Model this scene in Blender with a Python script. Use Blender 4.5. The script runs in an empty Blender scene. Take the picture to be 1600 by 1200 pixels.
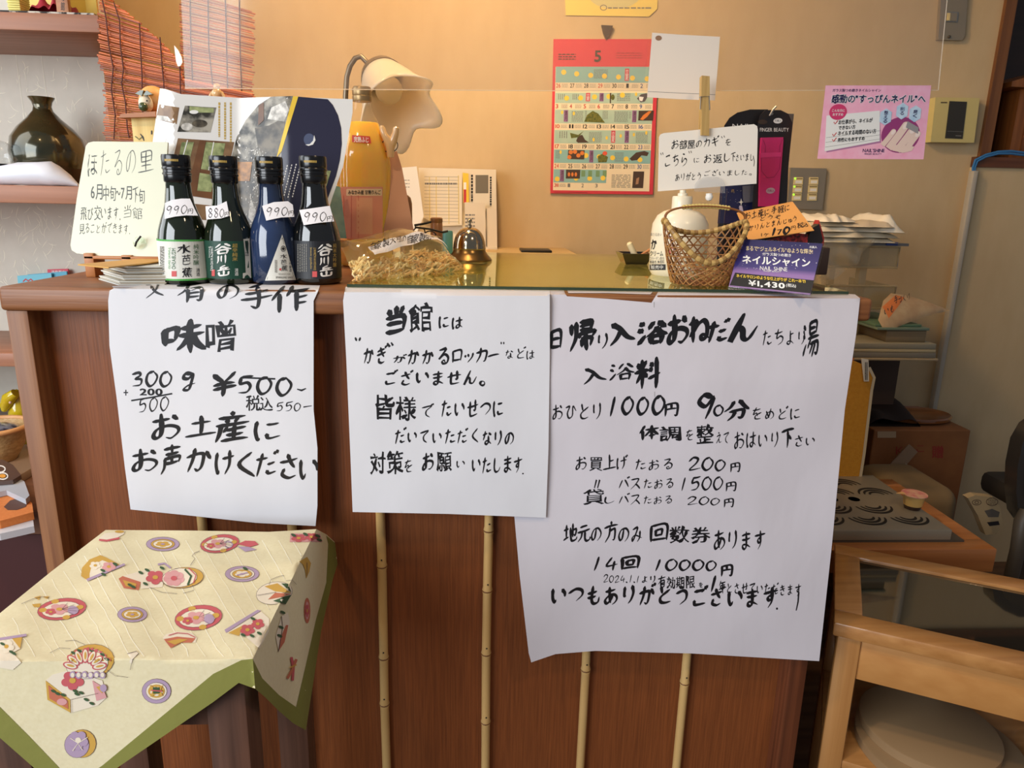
import bpy, bmesh, math, random
import numpy as np
from mathutils import Vector, Matrix
from mathutils.geometry import delaunay_2d_cdt

random.seed(7)
SC = bpy.context.scene
COL = SC.collection
PI = math.pi

# ------------------------------------------------------------------ camera, world, lights, exposure
FPX = 1110.0
CAM = np.array([0.0, -0.9, 1.1124])
YAW, PITCH, ROLL = math.radians(3.044), math.radians(14.342), math.radians(1.187)
_cy, _sy, _cp, _sp = math.cos(YAW), math.sin(YAW), math.cos(PITCH), math.sin(PITCH)
FWD = np.array([_sy*_cp, _cy*_cp, -_sp])
_r0 = np.array([_cy, -_sy, 0.0])
_u0 = np.cross(_r0, FWD)
RGT = math.cos(ROLL)*_r0 + math.sin(ROLL)*_u0
UPV = math.cos(ROLL)*_u0 - math.sin(ROLL)*_r0
cam = bpy.data.cameras.new('camera')
cam.sensor_width = 36.0
cam.lens = 36.0*FPX/1600.0
cam.clip_start = 0.02
camo = bpy.data.objects.new('camera', cam)
camo.matrix_world = Matrix(((RGT[0], UPV[0], -FWD[0], CAM[0]), (RGT[1], UPV[1], -FWD[1], CAM[1]),
                            (RGT[2], UPV[2], -FWD[2], CAM[2]), (0, 0, 0, 1)))
COL.objects.link(camo)
SC.camera = camo

SC.view_settings.view_transform = 'Standard'
SC.view_settings.look = 'None'
SC.view_settings.gamma = 1.0
SC.view_settings.use_curve_mapping = False
SC.view_settings.exposure = 0.10

w = bpy.data.worlds.new('world')
SC.world = w
w.use_nodes = True
w.node_tree.nodes['Background'].inputs[0].default_value = (0.80, 0.87, 1.0, 1)
w.node_tree.nodes['Background'].inputs[1].default_value = 0.18


def area(name, loc, target, sx, sy, energy, color, spread=180):
    d = bpy.data.lights.new(name, 'AREA')
    d.shape = 'RECTANGLE'
    d.size, d.size_y = sx, sy
    d.energy = energy
    d.color = color
    d.spread = math.radians(spread)
    o = bpy.data.objects.new(name, d)
    o.location = loc
    o.rotation_euler = (Vector(target)-Vector(loc)).to_track_quat('-Z', 'Y').to_euler()
    COL.objects.link(o)
    return o


def point(name, loc, energy, color, r):
    d = bpy.data.lights.new(name, 'POINT')
    d.energy = energy
    d.color = color
    d.shadow_soft_size = r
    o = bpy.data.objects.new(name, d)
    o.location = loc
    COL.objects.link(o)
    return o


def spot(name, loc, target, energy, cone, color, r):
    d = bpy.data.lights.new(name, 'SPOT')
    d.energy = energy
    d.color = color
    d.spot_size = math.radians(cone)
    d.spot_blend = 0.5
    d.shadow_soft_size = r
    o = bpy.data.objects.new(name, d)
    o.location = loc
    o.rotation_euler = (Vector(target)-Vector(loc)).to_track_quat('-Z', 'Y').to_euler()
    COL.objects.link(o)
    return o


area('window_daylight', (-1.9, -1.9, 1.5), (0.0, 0.0, 0.8), 1.8, 1.5, 66, (0.90, 0.95, 1.0))
area('window_daylight_side', (-1.75, 0.25, 1.6), (-0.75, 0.6, 0.9), 1.0, 1.1, 11, (0.93, 0.97, 1.0))
spot('ceiling_lamp_front', (-0.75, -0.75, 2.35), (-.25, -.1, .6), 26, 78, (1.0, 0.72, 0.42), 0.05)
spot('ceiling_lamp_right', (0.75, -1.15, 2.35), (.35, -.15, .45), 26, 62, (1.0, 0.72, 0.42), 0.07)  # added warm fill spot for the cloth's right drape and the oak table
point('ceiling_lamp_desk', (-0.10, 0.44, 2.02), 28, (1.0, 0.68, 0.36), 0.07)

# ------------------------------------------------------------------ pixel rays


def rays(px):
    p = np.asarray(px, float).reshape(-1, 2)
    return FWD[None]*FPX + RGT[None]*(p[:, :1]-800) - UPV[None]*(p[:, 1:]-600)


class Plane:
    def __init__(s, p0, n):
        s.p0 = np.asarray(p0, float)
        n = np.asarray(n, float)
        s.n = n/np.linalg.norm(n)
        if s.n @ (CAM-s.p0) < 0:
            s.n = -s.n

    def hit(s, px, off=0.0):
        d = rays(px)
        t = ((s.p0-CAM) @ s.n)/(d @ s.n)
        return CAM + d*t[:, None] + s.n*off


def PY(y):
    return Plane((0, y, 0), (0, -1, 0))


def PZ(z):
    return Plane((0, 0, z), (0, 0, 1))


def P3(a, b, c):
    a, b, c = map(np.asarray, (a, b, c))
    return Plane(a, np.cross(b-a, c-a))


class Lathe:
    """vertical surface of revolution; prof = function z -> radius"""
    def __init__(s, cx, cy, prof):
        s.c = np.array([cx, cy])
        s.prof = prof

    def hit(s, px, off=0.0):
        d = rays(px)
        a = d[:, 0]**2 + d[:, 1]**2
        o = CAM[:2]-s.c
        b = d[:, 0]*o[0] + d[:, 1]*o[1]
        r = np.full(len(d), s.prof(None))
        for _ in range(8):
            cc = o @ o - (r+off)**2
            disc = np.maximum(b*b - a*cc, 0)
            t = (-b - np.sqrt(disc))/a
            z = CAM[2]+d[:, 2]*t
            r = np.array([s.prof(q) for q in z])
        return CAM + d*t[:, None]


class Bent:
    """a front sheet at Y=y0 that folds over an edge onto a level top at z1, with small ripples"""
    def __init__(s, y0, z1, bump):
        s.y0, s.z1, s.bump = y0, z1, bump

    def hit(s, px, off=0.0):
        d = rays(px)
        t = (s.y0-CAM[1])/d[:, 1]
        p = CAM + d*t[:, None]
        b = s.bump(p[:, 0], p[:, 2])
        t2 = (s.y0-b-off-CAM[1])/d[:, 1]
        q = CAM + d*t2[:, None]
        tz = (s.z1+off-CAM[2])/np.minimum(d[:, 2], -1e-6)
        qz = CAM + d*tz[:, None]
        return np.where((q[:, 2] > s.z1)[:, None], qz, q)


def W(px, py, y):
    return PY(y).hit([(px, py)])[0]


def G(px, py, z):
    return PZ(z).hit([(px, py)])[0]


def ppm(y):
    """pixels per metre, near enough, at depth plane Y"""
    return FPX/((y-CAM[1])*1.0)

# ------------------------------------------------------------------ materials


def lin(c):
    c = c/255.0
    return c/12.92 if c <= 0.04045 else ((c+0.055)/1.055)**2.4


def C(r, g, b):
    return (lin(r), lin(g), lin(b), 1.0)


_mats = {}


def M(name, col, rough=0.6, metal=0.0, spec=0.5, coat=0.0, noise=None, bump=None, emit=None, sheen=0.0):
    """noise=(colour2, scale, contrast) ; bump=(scale, strength)"""
    if name in _mats:
        return _mats[name]
    m = bpy.data.materials.new(name)
    m.use_nodes = True
    nt = m.node_tree
    b = nt.nodes['Principled BSDF']
    b.inputs['Base Color'].default_value = col
    b.inputs['Roughness'].default_value = rough
    b.inputs['Metallic'].default_value = metal
    b.inputs['Specular IOR Level'].default_value = spec
    b.inputs['Coat Weight'].default_value = coat
    b.inputs['Coat Roughness'].default_value = 0.05
    if sheen:
        b.inputs['Sheen Weight'].default_value = sheen
    m.diffuse_color = col
    tc = None
    if noise or bump:
        tc = nt.nodes.new('ShaderNodeTexCoord')
    if noise:
        c2, sc, con = noise
        mp = nt.nodes.new('ShaderNodeMapping')
        mp.inputs['Scale'].default_value = sc if isinstance(sc, tuple) else (sc, sc, sc)
        nz = nt.nodes.new('ShaderNodeTexNoise')
        nz.inputs['Scale'].default_value = 1.0
        nz.inputs['Detail'].default_value = 4.0
        cr = nt.nodes.new('ShaderNodeValToRGB')
        cr.color_ramp.elements[0].position = 0.5-con
        cr.color_ramp.elements[1].position = 0.5+con
        cr.color_ramp.elements[0].color = c2
        cr.color_ramp.elements[1].color = col
        nt.links.new(tc.outputs['Object'], mp.inputs['Vector'])
        nt.links.new(mp.outputs[0], nz.inputs['Vector'])
        nt.links.new(nz.outputs['Fac'], cr.inputs[0])
        nt.links.new(cr.outputs[0], b.inputs['Base Color'])
    if bump:
        mp = nt.nodes.new('ShaderNodeMapping')
        sc = bump[0]
        mp.inputs['Scale'].default_value = sc if isinstance(sc, tuple) else (sc, sc, sc)
        nz = nt.nodes.new('ShaderNodeTexNoise')
        nz.inputs['Scale'].default_value = 1.0
        nz.inputs['Detail'].default_value = 3.0
        bp = nt.nodes.new('ShaderNodeBump')
        bp.inputs['Strength'].default_value = bump[1]
        bp.inputs['Distance'].default_value = 0.002
        nt.links.new(tc.outputs['Object'], mp.inputs['Vector'])
        nt.links.new(mp.outputs[0], nz.inputs['Vector'])
        nt.links.new(nz.outputs['Fac'], bp.inputs['Height'])
        nt.links.new(bp.outputs[0], b.inputs['Normal'])
    if emit:
        b.inputs['Emission Color'].default_value = emit[0]
        b.inputs['Emission Strength'].default_value = emit[1]
    _mats[name] = m
    return m


def wood(name, c1, c2, axis='z', fine=140, rough=0.45, con=0.22, coat=0.0):
    lo = fine*0.03
    sc = {'z': (fine, fine, lo), 'x': (lo, fine, fine), 'y': (fine, lo, fine)}[axis]
    return M(name, c1, rough, noise=(c2, sc, con), bump=(sc, 0.25), coat=coat)


def clear(name, tint=(1, 1, 1, 1), rough=0.02, haze=None, ior=1.45, gloss=(1, 1, 1, 1)):
    """thin clear plastic or glass: transparent with a Fresnel reflection, haze=(colour, amount) for a milky film"""
    if name in _mats:
        return _mats[name]
    m = bpy.data.materials.new(name)
    m.use_nodes = True
    nt = m.node_tree
    nt.nodes.clear()
    out = nt.nodes.new('ShaderNodeOutputMaterial')
    tr = nt.nodes.new('ShaderNodeBsdfTransparent')
    tr.inputs[0].default_value = tint
    gl = nt.nodes.new('ShaderNodeBsdfGlossy')
    gl.inputs['Color'].default_value = gloss
    gl.inputs['Roughness'].default_value = rough
    # Schlick reflectance, the same from either side of the thin sheet
    f0 = ((ior-1)/(ior+1))**2
    lw = nt.nodes.new('ShaderNodeLayerWeight')
    lw.inputs['Blend'].default_value = 0.5
    pw = nt.nodes.new('ShaderNodeMath')
    pw.operation = 'POWER'
    pw.inputs[1].default_value = 5.0
    fr = nt.nodes.new('ShaderNodeMath')
    fr.operation = 'MULTIPLY_ADD'
    fr.inputs[1].default_value = 1-f0
    fr.inputs[2].default_value = f0
    nt.links.new(lw.outputs['Facing'], pw.inputs[0])
    nt.links.new(pw.outputs[0], fr.inputs[0])
    mx = nt.nodes.new('ShaderNodeMixShader')
    nt.links.new(fr.outputs[0], mx.inputs[0])
    last = tr
    if haze:
        df = nt.nodes.new('ShaderNodeBsdfDiffuse')
        df.inputs[0].default_value = haze[0]
        tl = nt.nodes.new('ShaderNodeBsdfTranslucent')
        tl.inputs[0].default_value = haze[0]
        m0 = nt.nodes.new('ShaderNodeMixShader')
        m0.inputs[0].default_value = 0.4
        nt.links.new(df.outputs[0], m0.inputs[1])
        nt.links.new(tl.outputs[0], m0.inputs[2])
        m1 = nt.nodes.new('ShaderNodeMixShader')
        m1.inputs[0].default_value = haze[1]
        nt.links.new(tr.outputs[0], m1.inputs[1])
        nt.links.new(m0.outputs[0], m1.inputs[2])
        last = m1
    nt.links.new(last.outputs[0], mx.inputs[1])
    nt.links.new(gl.outputs[0], mx.inputs[2])
    nt.links.new(mx.outputs[0], out.inputs[0])
    _mats[name] = m
    return m


def two_tone(name, stops, axis, rough=0.5, noise=0.0):
    """a print whose colour runs along one object axis; stops = [(pos, colour)...], pos in metres"""
    if name in _mats:
        return _mats[name]
    m = bpy.data.materials.new(name)
    m.use_nodes = True
    nt = m.node_tree
    b = nt.nodes['Principled BSDF']
    b.inputs['Roughness'].default_value = rough
    tc = nt.nodes.new('ShaderNodeTexCoord')
    sp = nt.nodes.new('ShaderNodeSeparateXYZ')
    mr = nt.nodes.new('ShaderNodeMapRange')
    mr.inputs['From Min'].default_value = stops[0][0]
    mr.inputs['From Max'].default_value = stops[-1][0]
    cr = nt.nodes.new('ShaderNodeValToRGB')
    e = cr.color_ramp.elements
    span = stops[-1][0]-stops[0][0]
    e[0].position, e[0].color = 0, stops[0][1]
    e[1].position, e[1].color = 1, stops[-1][1]
    for p, c in stops[1:-1]:
        k = e.new((p-stops[0][0])/span)
        k.color = c
    nt.links.new(tc.outputs['Object'], sp.inputs[0])
    nt.links.new(sp.outputs['XYZ'.index(axis)], mr.inputs['Value'])
    nt.links.new(mr.outputs[0], cr.inputs[0])
    nt.links.new(cr.outputs[0], b.inputs['Base Color'])
    _mats[name] = m
    return m

# ------------------------------------------------------------------ mesh builder


_org = {}


class MB:
    def __init__(s):
        s.v, s.f, s.m, s.mats = [], [], [], []

    def mi(s, mat):
        if mat not in s.mats:
            s.mats.append(mat)
        return s.mats.index(mat)

    def add(s, v, f, mat):
        k = len(s.v)
        i = s.mi(mat)
        s.v.extend([tuple(map(float, p)) for p in v])
        s.f.extend([tuple(int(q)+k for q in a) for a in f])
        s.m.extend([i]*len(f))
        return s

    def box(s, lo, hi, mat, bev=0.0, rot=None, seg=2):
        lo, hi = np.minimum(lo, hi), np.maximum(lo, hi)
        c, d = (np.asarray(lo)+hi)/2, (np.asarray(hi)-lo)
        bm = bmesh.new()
        bmesh.ops.create_cube(bm, size=1.0, matrix=Matrix.Diagonal((d[0], d[1], d[2], 1)))
        if bev > 0:
            bmesh.ops.bevel(bm, geom=bm.edges[:], offset=min(bev, 0.45*min(d)), segments=seg, affect='EDGES', profile=0.5)
        R = rot.to_matrix() if rot is not None else None
        bm.verts.index_update()
        v = [(R @ q.co if R else q.co) for q in bm.verts]
        v = [(q[0]+c[0], q[1]+c[1], q[2]+c[2]) for q in v]
        f = [[q.index for q in fa.verts] for fa in bm.faces]
        bm.free()
        return s.add(v, f, mat)

    def tube(s, pts, r, mat, n=10, cap=True):
        pts = [np.asarray(p, float) for p in pts]
        rr = r if hasattr(r, '__len__') else [r]*len(pts)
        v, f = [], []
        prev = None
        for i, p in enumerate(pts):
            a = pts[max(i-1, 0)]
            b = pts[min(i+1, len(pts)-1)]
            t = b-a
            t = t/(np.linalg.norm(t)+1e-12)
            if prev is None:
                ref = np.array([0, 0, 1.0]) if abs(t[2]) < 0.9 else np.array([1.0, 0, 0])
            else:
                ref = prev
            x = ref - t*(ref @ t)
            x /= np.linalg.norm(x)+1e-12
            prev = x
            y = np.cross(t, x)
            for k in range(n):
                an = 2*PI*k/n
                v.append(p+rr[i]*(math.cos(an)*x+math.sin(an)*y))
        for i in range(len(pts)-1):
            for k in range(n):
                k2 = (k+1) % n
                f.append((i*n+k, i*n+k2, (i+1)*n+k2, (i+1)*n+k))
        if cap:
            f.append(tuple(range(n))[::-1])
            f.append(tuple((len(pts)-1)*n+k for k in range(n)))
        return s.add(v, f, mat)

    def lathe(s, prof, cx, cy, mat, n=32, a0=0, a1=2*PI, R=None, org=None):
        """prof [(r,z)], world z. With R/org: local frame rotated by R and moved to org"""
        full = abs(a1-a0-2*PI) < 1e-6
        k = n if full else n+1
        v, f = [], []
        for r, z in prof:
            for i in range(k):
                a = a0+(a1-a0)*i/n
                q = np.array([r*math.cos(a), r*math.sin(a), z])
                if R is not None:
                    q = np.array(R @ Vector(q)) + org
                else:
                    q = q+np.array([cx, cy, 0])
                v.append(q)
        for j in range(len(prof)-1):
            for i in range(n):
                i2 = (i+1) % k
                f.append((j*k+i, j*k+i2, (j+1)*k+i2, (j+1)*k+i))
        if full:
            if prof[0][0] > 1e-5:
                f.append(tuple(range(k))[::-1])
            if prof[-1][0] > 1e-5:
                f.append(tuple((len(prof)-1)*k+i for i in range(k)))
        return s.add(v, f, mat)

    def prism(s, front, ext, mat):
        """front: list of 3-D points (counter-clockwise seen from outside), ext: vector to the back face"""
        front = [np.asarray(p, float) for p in front]
        n = len(front)
        v = front+[p+np.asarray(ext) for p in front]
        c = np.mean(front, 0)
        a = front[1]-front[0]
        nrm = np.zeros(3)
        for i in range(n):
            nrm += np.cross(front[i]-c, front[(i+1) % n]-c)
        idx = list(range(n))
        if nrm @ np.asarray(ext) > 0:
            idx = idx[::-1]
        f = [tuple(idx), tuple(i+n for i in idx[::-1])]
        for i in range(n):
            a, b = idx[i], idx[(i+1) % n]
            f.append((b, a, a+n, b+n))
        return s.add(v, f, mat)

    def grid(s, fn, nu, nv, mat):
        v = [fn(i/nu, j/nv) for j in range(nv+1) for i in range(nu+1)]
        f = []
        for j in range(nv):
            for i in range(nu):
                a = j*(nu+1)+i
                f.append((a, a+1, a+nu+2, a+nu+1))
        return s.add(v, f, mat)

    def ball(s, c, r, mat, n=16, sc=(1, 1, 1)):
        prof = [(math.sin(PI*j/(n//2+2))*1.0, -math.cos(PI*j/(n//2+2))) for j in range(n//2+3)]
        v, f = [], []
        t = MB()
        t.lathe([(max(a, 1e-6), b) for a, b in prof], 0, 0, mat, n)
        return s.add([(c[0]+q[0]*r*sc[0], c[1]+q[1]*r*sc[1], c[2]+q[2]*r*sc[2]) for q in t.v], t.f, mat)

    def build(s, name, parent=None, smooth=38, loc=None):
        v = np.array(s.v)
        if parent is not None:
            org = _org[parent.name]
        elif loc is not None:
            org = np.asarray(loc, float)
        else:
            org = np.array([(v[:, 0].min()+v[:, 0].max())/2, (v[:, 1].min()+v[:, 1].max())/2, v[:, 2].min()])
        me = bpy.data.meshes.new(name)
        me.from_pydata((v-org).tolist(), [], s.f)
        for m in s.mats:
            me.materials.append(m)
        me.polygons.foreach_set('material_index', s.m)
        if smooth:
            me.polygons.foreach_set('use_smooth', [True]*len(me.polygons))
            me.set_sharp_from_angle(angle=math.radians(smooth))
        me.update()
        o = bpy.data.objects.new(name, me)
        COL.objects.link(o)
        if parent is not None:
            o.parent = parent
        else:
            o.location = org
        _org[o.name] = org
        return o


def tag(o, label, cat, group=None, kind=None):
    o['label'] = label
    o['category'] = cat
    if group:
        o['group'] = group
    if kind:
        o['kind'] = kind
    return o


def thing(name, label, cat, loc, group=None):
    o = bpy.data.objects.new(name, None)
    o.empty_display_size = 0.05
    o.location = [float(q) for q in loc]
    COL.objects.link(o)
    _org[o.name] = np.asarray(loc, float)
    return tag(o, label, cat, group)


def struct(o, label=None):
    o['kind'] = 'structure'
    if label:
        o['label'] = label
        o['category'] = o.name.split('_')[0]
    return o

# ------------------------------------------------------------------ drawing on surfaces (outlines in photo pixels or in a quad's own units)


def inside(poly, p):
    x, y = p
    r = False
    j = len(poly)-1
    for i in range(len(poly)):
        xi, yi = poly[i]
        xj, yj = poly[j]
        if (yi > y) != (yj > y) and x < (xj-xi)*(y-yi)/(yj-yi)+xi:
            r = not r
        j = i
    return r


def cdt(poly, step=None, eps=1e-4):
    """triangulate a polygon (y down) -> points, triangles wound to face the viewer"""
    P = [(float(a), float(b)) for a, b in poly]
    pts = []
    if step:
        for i in range(len(P)):
            a, b = P[i], P[(i+1) % len(P)]
            n = max(1, int(math.hypot(b[0]-a[0], b[1]-a[1])/step))
            pts += [(a[0]+(b[0]-a[0])*k/n, a[1]+(b[1]-a[1])*k/n) for k in range(n)]
    else:
        pts = P
    n = len(pts)
    extra = []
    if step:
        x0, x1 = min(p[0] for p in P), max(p[0] for p in P)
        y0, y1 = min(p[1] for p in P), max(p[1] for p in P)
        r = 0
        y = y0+step*0.6
        while y < y1:
            x = x0+step*(0.5 if r % 2 else 0.9)
            while x < x1:
                if inside(pts, (x, y)):
                    extra.append((x, y))
                x += step
            y += step*0.87
            r += 1
    allp = [Vector((a, -b)) for a, b in pts+extra]
    res = delaunay_2d_cdt(allp, [], [list(range(n))], 1, eps)
    vs = [(q[0], -q[1]) for q in res[0]]
    return vs, [list(f) for f in res[2]]


_vf = bpy.data.curves.new('lettering_source', 'FONT')
_vf.resolution_u = 3
_vo = bpy.data.objects.new('lettering_source', _vf)
_gl = {}


def glyph(ch):
    if ch in _gl:
        return _gl[ch]
    _vf.body = ch
    me = bpy.data.meshes.new_from_object(_vo)
    v = np.array([(q.co.x, q.co.y) for q in me.vertices]) if len(me.vertices) else np.zeros((0, 2))
    f = [tuple(p.vertices) for p in me.polygons]
    bpy.data.meshes.remove(me)
    # outward normals on the outline
    cnt = {}
    for t in f:
        # make counter-clockwise
        a = sum(v[t[i]][0]*v[t[(i+1) % len(t)]][1]-v[t[(i+1) % len(t)]][0]*v[t[i]][1] for i in range(len(t)))
        tt = t if a > 0 else t[::-1]
        for i in range(len(tt)):
            e = (tt[i], tt[(i+1) % len(tt)])
            cnt[e] = 1
    f = [t if sum(v[t[i]][0]*v[t[(i+1) % len(t)]][1]-v[t[(i+1) % len(t)]][0]*v[t[i]][1] for i in range(len(t))) > 0 else t[::-1] for t in f]
    nr = np.zeros_like(v)
    for (a, b) in cnt:
        if (b, a) not in cnt:
            d = v[b]-v[a]
            L = np.hypot(*d)+1e-9
            n = np.array([d[1], -d[0]])/L
            nr[a] += n
            nr[b] += n
    L = np.hypot(nr[:, 0], nr[:, 1])
    nr = nr/np.maximum(L, 1e-6)[:, None] if len(v) else nr
    _gl[ch] = (v, f, nr)
    return _gl[ch]


# brush-written characters as strokes in a 100 x 100 box (y down)
_SK = {
 'お': '8,30 60,24/34,4 34,60 30,85 14,92 8,78 22,58 55,48 86,56 90,76 70,94 52,92/72,14 88,28',
 'か': '6,36 40,30 62,30 66,42 58,78 46,92 34,84/36,6 28,50 8,92/76,22 92,50',
 'け': '14,10 10,50 16,90 24,78/40,36 92,30/70,6 70,60 52,96',
 'く': '66,6 28,46 74,94',
 'た': '8,28 52,22/32,6 22,50 8,94/54,50 84,46/50,78 62,90 92,84',
 'さ': '14,32 82,22/42,4 56,36 72,58/30,60 22,80 46,94 76,88',
 'い': '12,18 12,60 26,84 34,70/70,24 86,44 88,62',
 'に': '14,10 10,50 16,90 22,80/46,28 84,24/44,66 52,84 90,80',
 'は': '14,10 8,50 14,92 22,80/38,36 92,32/68,8 68,70 58,90 42,84 44,70 64,68 92,88',
 'き': '14,24 78,16/10,46 86,36/38,4 54,38 74,62/28,66 24,84 50,94 76,90',
 'る': '24,10 72,10 20,62 60,42 88,60 78,88 50,94 42,80 56,74 66,90',
 'な': '8,28 46,22/30,6 10,60/66,20 88,34/62,40 64,72 50,90 32,84 36,70 58,70 86,90',
 'と': '28,8 36,44/80,30 26,60 24,84 50,92 84,88',
 'こ': '22,18 74,16 64,26/16,66 24,86 84,84',
 'ま': '14,22 84,20/16,44 82,42/50,4 50,72 40,92 20,86 24,72 50,72 84,90',
 'せ': '6,42 94,34/70,8 70,60 56,60/28,14 28,76 40,90 86,86',
 'ん': '52,4 8,94 34,52 50,58 52,86 70,90 96,50',
 'て': '10,18 86,12 44,44 42,74 70,94',
 'つ': '6,36 50,22 88,30 90,58 50,84',
 'り': '22,10 20,50 28,56/70,6 76,44 64,78 44,96',
 'の': '50,20 36,72 18,80 10,56 30,26 66,20 90,44 84,74 58,92',
 'を': '12,22 78,16/44,4 14,56 44,44 52,72/86,46 36,66 32,86 50,94 82,92',
 'し': '26,6 22,66 36,92 66,86 86,66',
 'す': '8,26 94,22/56,4 58,50 44,64 32,54 42,42 58,48 56,74 34,98',
 'ひ': '8,22 40,18 20,60 34,90 62,76 66,20 94,52',
 'め': '20,24 44,80/62,10 42,70 20,84 12,62 36,36 68,34 88,54 82,78 58,94',
 'え': '40,6 58,14/16,36 70,32 12,90 46,62 56,88 90,88',
 'み': '14,18 52,14 22,72 10,82 10,64 36,54 90,74/76,36 72,70 52,94',
 'あ': '14,24 80,18/42,4 40,60 48,88/66,38 44,76 20,88 12,68 40,46 76,46 90,66 80,86 58,96',
 'ち': '10,24 84,18/44,4 28,56 62,44 86,58 78,82 40,96',
 'よ': '52,26 86,22/52,4 52,72 38,92 18,84 24,70 54,72 86,92',
 'も': '44,4 36,70 48,92 76,86 84,64/12,36 66,32/12,58 62,54',
 'う': '34,6 62,12/14,38 56,28 80,42 72,72 38,96',
 'ら': '36,6 60,14/30,28 24,64 62,46 86,60 76,84 34,96',
 'ね': '24,4 24,96/6,28 40,22 6,74/10,72 40,38 70,22 88,40 84,84 62,92 58,76 76,74 98,90',
 'ハ': '36,24 8,84/62,22 92,84',
 'ス': '16,16 78,14 54,54 8,92/54,54 90,92',
 'ロ': '14,18 16,88/14,18 86,16 82,86/18,80 82,78',
 'ッ': '14,44 22,60/42,40 48,56/84,36 76,66 40,96',
 'カ': '8,34 84,28 78,84 62,92/44,6 36,50 8,94',
 'キ': '16,30 80,22/12,58 90,46/40,4 62,96',
 'ー': '4,52 96,46',
 '0': '62,6 24,20 10,60 34,94 70,80 88,40 60,5',
 '1': '62,4 34,98',
 '2': '10,28 40,6 74,16 60,50 10,92 92,84',
 '3': '14,16 60,8 74,26 36,44 80,54 72,86 18,92',
 '4': '48,4 10,62 92,56/72,34 60,98',
 '5': '28,10 22,44 60,38 78,62 56,90 12,92/28,10 92,4',
 '8': '72,20 46,4 20,22 46,46 78,70 52,96 20,76 50,48 76,26 72,18',
 '9': '78,16 40,6 14,32 44,50 80,20 66,60 46,98',
 'g': '78,12 34,6 22,30 50,36 78,14 66,60 54,94 20,92 50,72 92,62',
 '円': '16,8 14,94/16,10 86,8 84,90 72,86/50,10 50,44/16,46 84,44',
 '¥': '12,6 48,44/88,4 48,44/12,52 90,46/12,70 92,62/48,44 46,98',
 '入': '6,6 36,24 66,64 98,80/42,36 24,70 4,98',
 '日': '20,8 18,92/20,10 82,8 82,94/20,48 80,46/20,86 80,84',
 '土': '22,36 80,30/50,4 50,84/6,90 96,82',
 '下': '4,14 96,8/50,12 48,98/56,40 82,58',
 '分': '40,8 24,36 4,54/60,4 78,34 98,50/26,56 74,52 68,90 54,86/46,56 36,80 16,98',
 '回': '10,10 10,92/10,10 90,8 90,92/12,86 88,84/34,34 34,66/34,34 66,32 66,66/34,64 66,62',
 '文': '50,2 52,16/6,26 94,20/70,24 48,64 8,96/30,34 54,70 96,94',
 '有': '6,24 94,18/48,2 32,44 6,66/36,44 36,98/36,46 78,42 78,94 66,90/38,62 76,60/38,76 76,74',
 '手': '70,4 26,18/16,38 82,32/6,60 96,52/50,14 56,60 50,92 34,84',
 '作': '32,4 4,54/22,34 22,98/56,6 40,40/50,24 98,18/66,24 66,98/66,48 92,44/66,70 92,68',
 '味': '6,26 10,70/6,28 34,24 30,60/10,62 30,58/46,28 88,22/40,48 96,42/66,4 66,98/64,48 52,72 36,88/68,48 80,74 100,94',
 '当': '50,4 50,36/22,14 32,32/80,8 66,32/14,44 80,40 80,92/18,66 78,64/14,92 82,88',
 '元': '24,18 74,14/6,42 94,36/38,44 30,72 4,92/60,42 58,80 72,92 94,86 96,72',
 '方': '50,2 52,16/4,28 96,22/40,44 78,40 72,86 58,90/42,28 34,66 8,96',
 '年': '30,4 12,34/28,18 88,14/24,40 82,36/24,40 26,62/4,64 98,58/56,16 56,98',
 '上': '48,6 48,86/48,42 80,38/4,90 96,84',
 '浴': '12,10 24,20/6,36 18,46/6,92 26,60/56,8 40,34/70,8 92,30/66,28 56,48 30,66/64,32 78,50 100,60/44,66 46,96/44,66 80,64 78,96/46,90 78,88',
 '料': '12,16 18,32/42,10 32,32/4,46 52,38/28,6 28,96/26,46 6,78/30,46 46,62/62,16 70,26/58,36 66,46/54,66 98,54/84,2 82,100',
 '帰': '12,14 14,48/28,8 26,56 8,96/44,8 84,6 82,36/46,20 82,18/44,34 84,32/40,46 40,60/40,46 96,42 88,58/50,62 50,88/50,62 84,60 82,88/66,46 66,100',
 '湯': '12,10 22,20/6,36 16,44/6,92 22,62/46,6 46,38/46,6 84,4 82,36/48,20 82,20/46,36 82,34/36,50 98,46/52,52 34,74/48,64 90,60 84,94 72,90/62,64 44,90/76,64 58,98',
 '体': '30,4 6,50/20,34 20,98/38,30 98,24/66,4 66,98/64,30 34,74/68,30 98,70/52,72 82,70',
 '声': '50,2 50,30/14,14 88,10/24,32 78,28/18,46 84,42 82,62/18,62 82,60/50,44 50,60/20,46 16,76 2,98',
 '地': '4,34 36,28/20,8 20,74/2,82 38,70/44,46 92,34 86,66 76,62/68,6 68,70/52,24 52,76 62,92 92,88 98,74',
 '産': '50,2 50,14/12,20 88,16/34,24 42,36/68,22 58,36/8,42 96,38/18,44 14,72 2,96/34,52 26,66/32,60 86,56/34,76 80,74/56,48 56,92/20,96 96,90',
 '里': '22,8 22,52/22,8 80,6 80,52/22,30 80,28/22,50 80,48/50,8 50,92/22,70 80,68/6,94 96,92',
 '水': '52,4 52,84 42,94/10,36 40,34 6,80/90,24 58,44/58,44 72,70 98,88',
 '谷': '36,4 8,34/62,4 92,28/50,24 30,44 4,60/50,26 74,44 98,54/28,62 28,98/28,62 74,60 72,98/30,92 72,90',
 '川': '14,8 14,60 4,94/46,12 46,80/82,4 82,98',
 '岳': '60,2 30,12/28,12 28,40/28,28 88,24/66,26 66,42/4,46 98,42/50,52 50,92/14,62 16,94/16,94 88,92/88,62 86,92',
}
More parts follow.
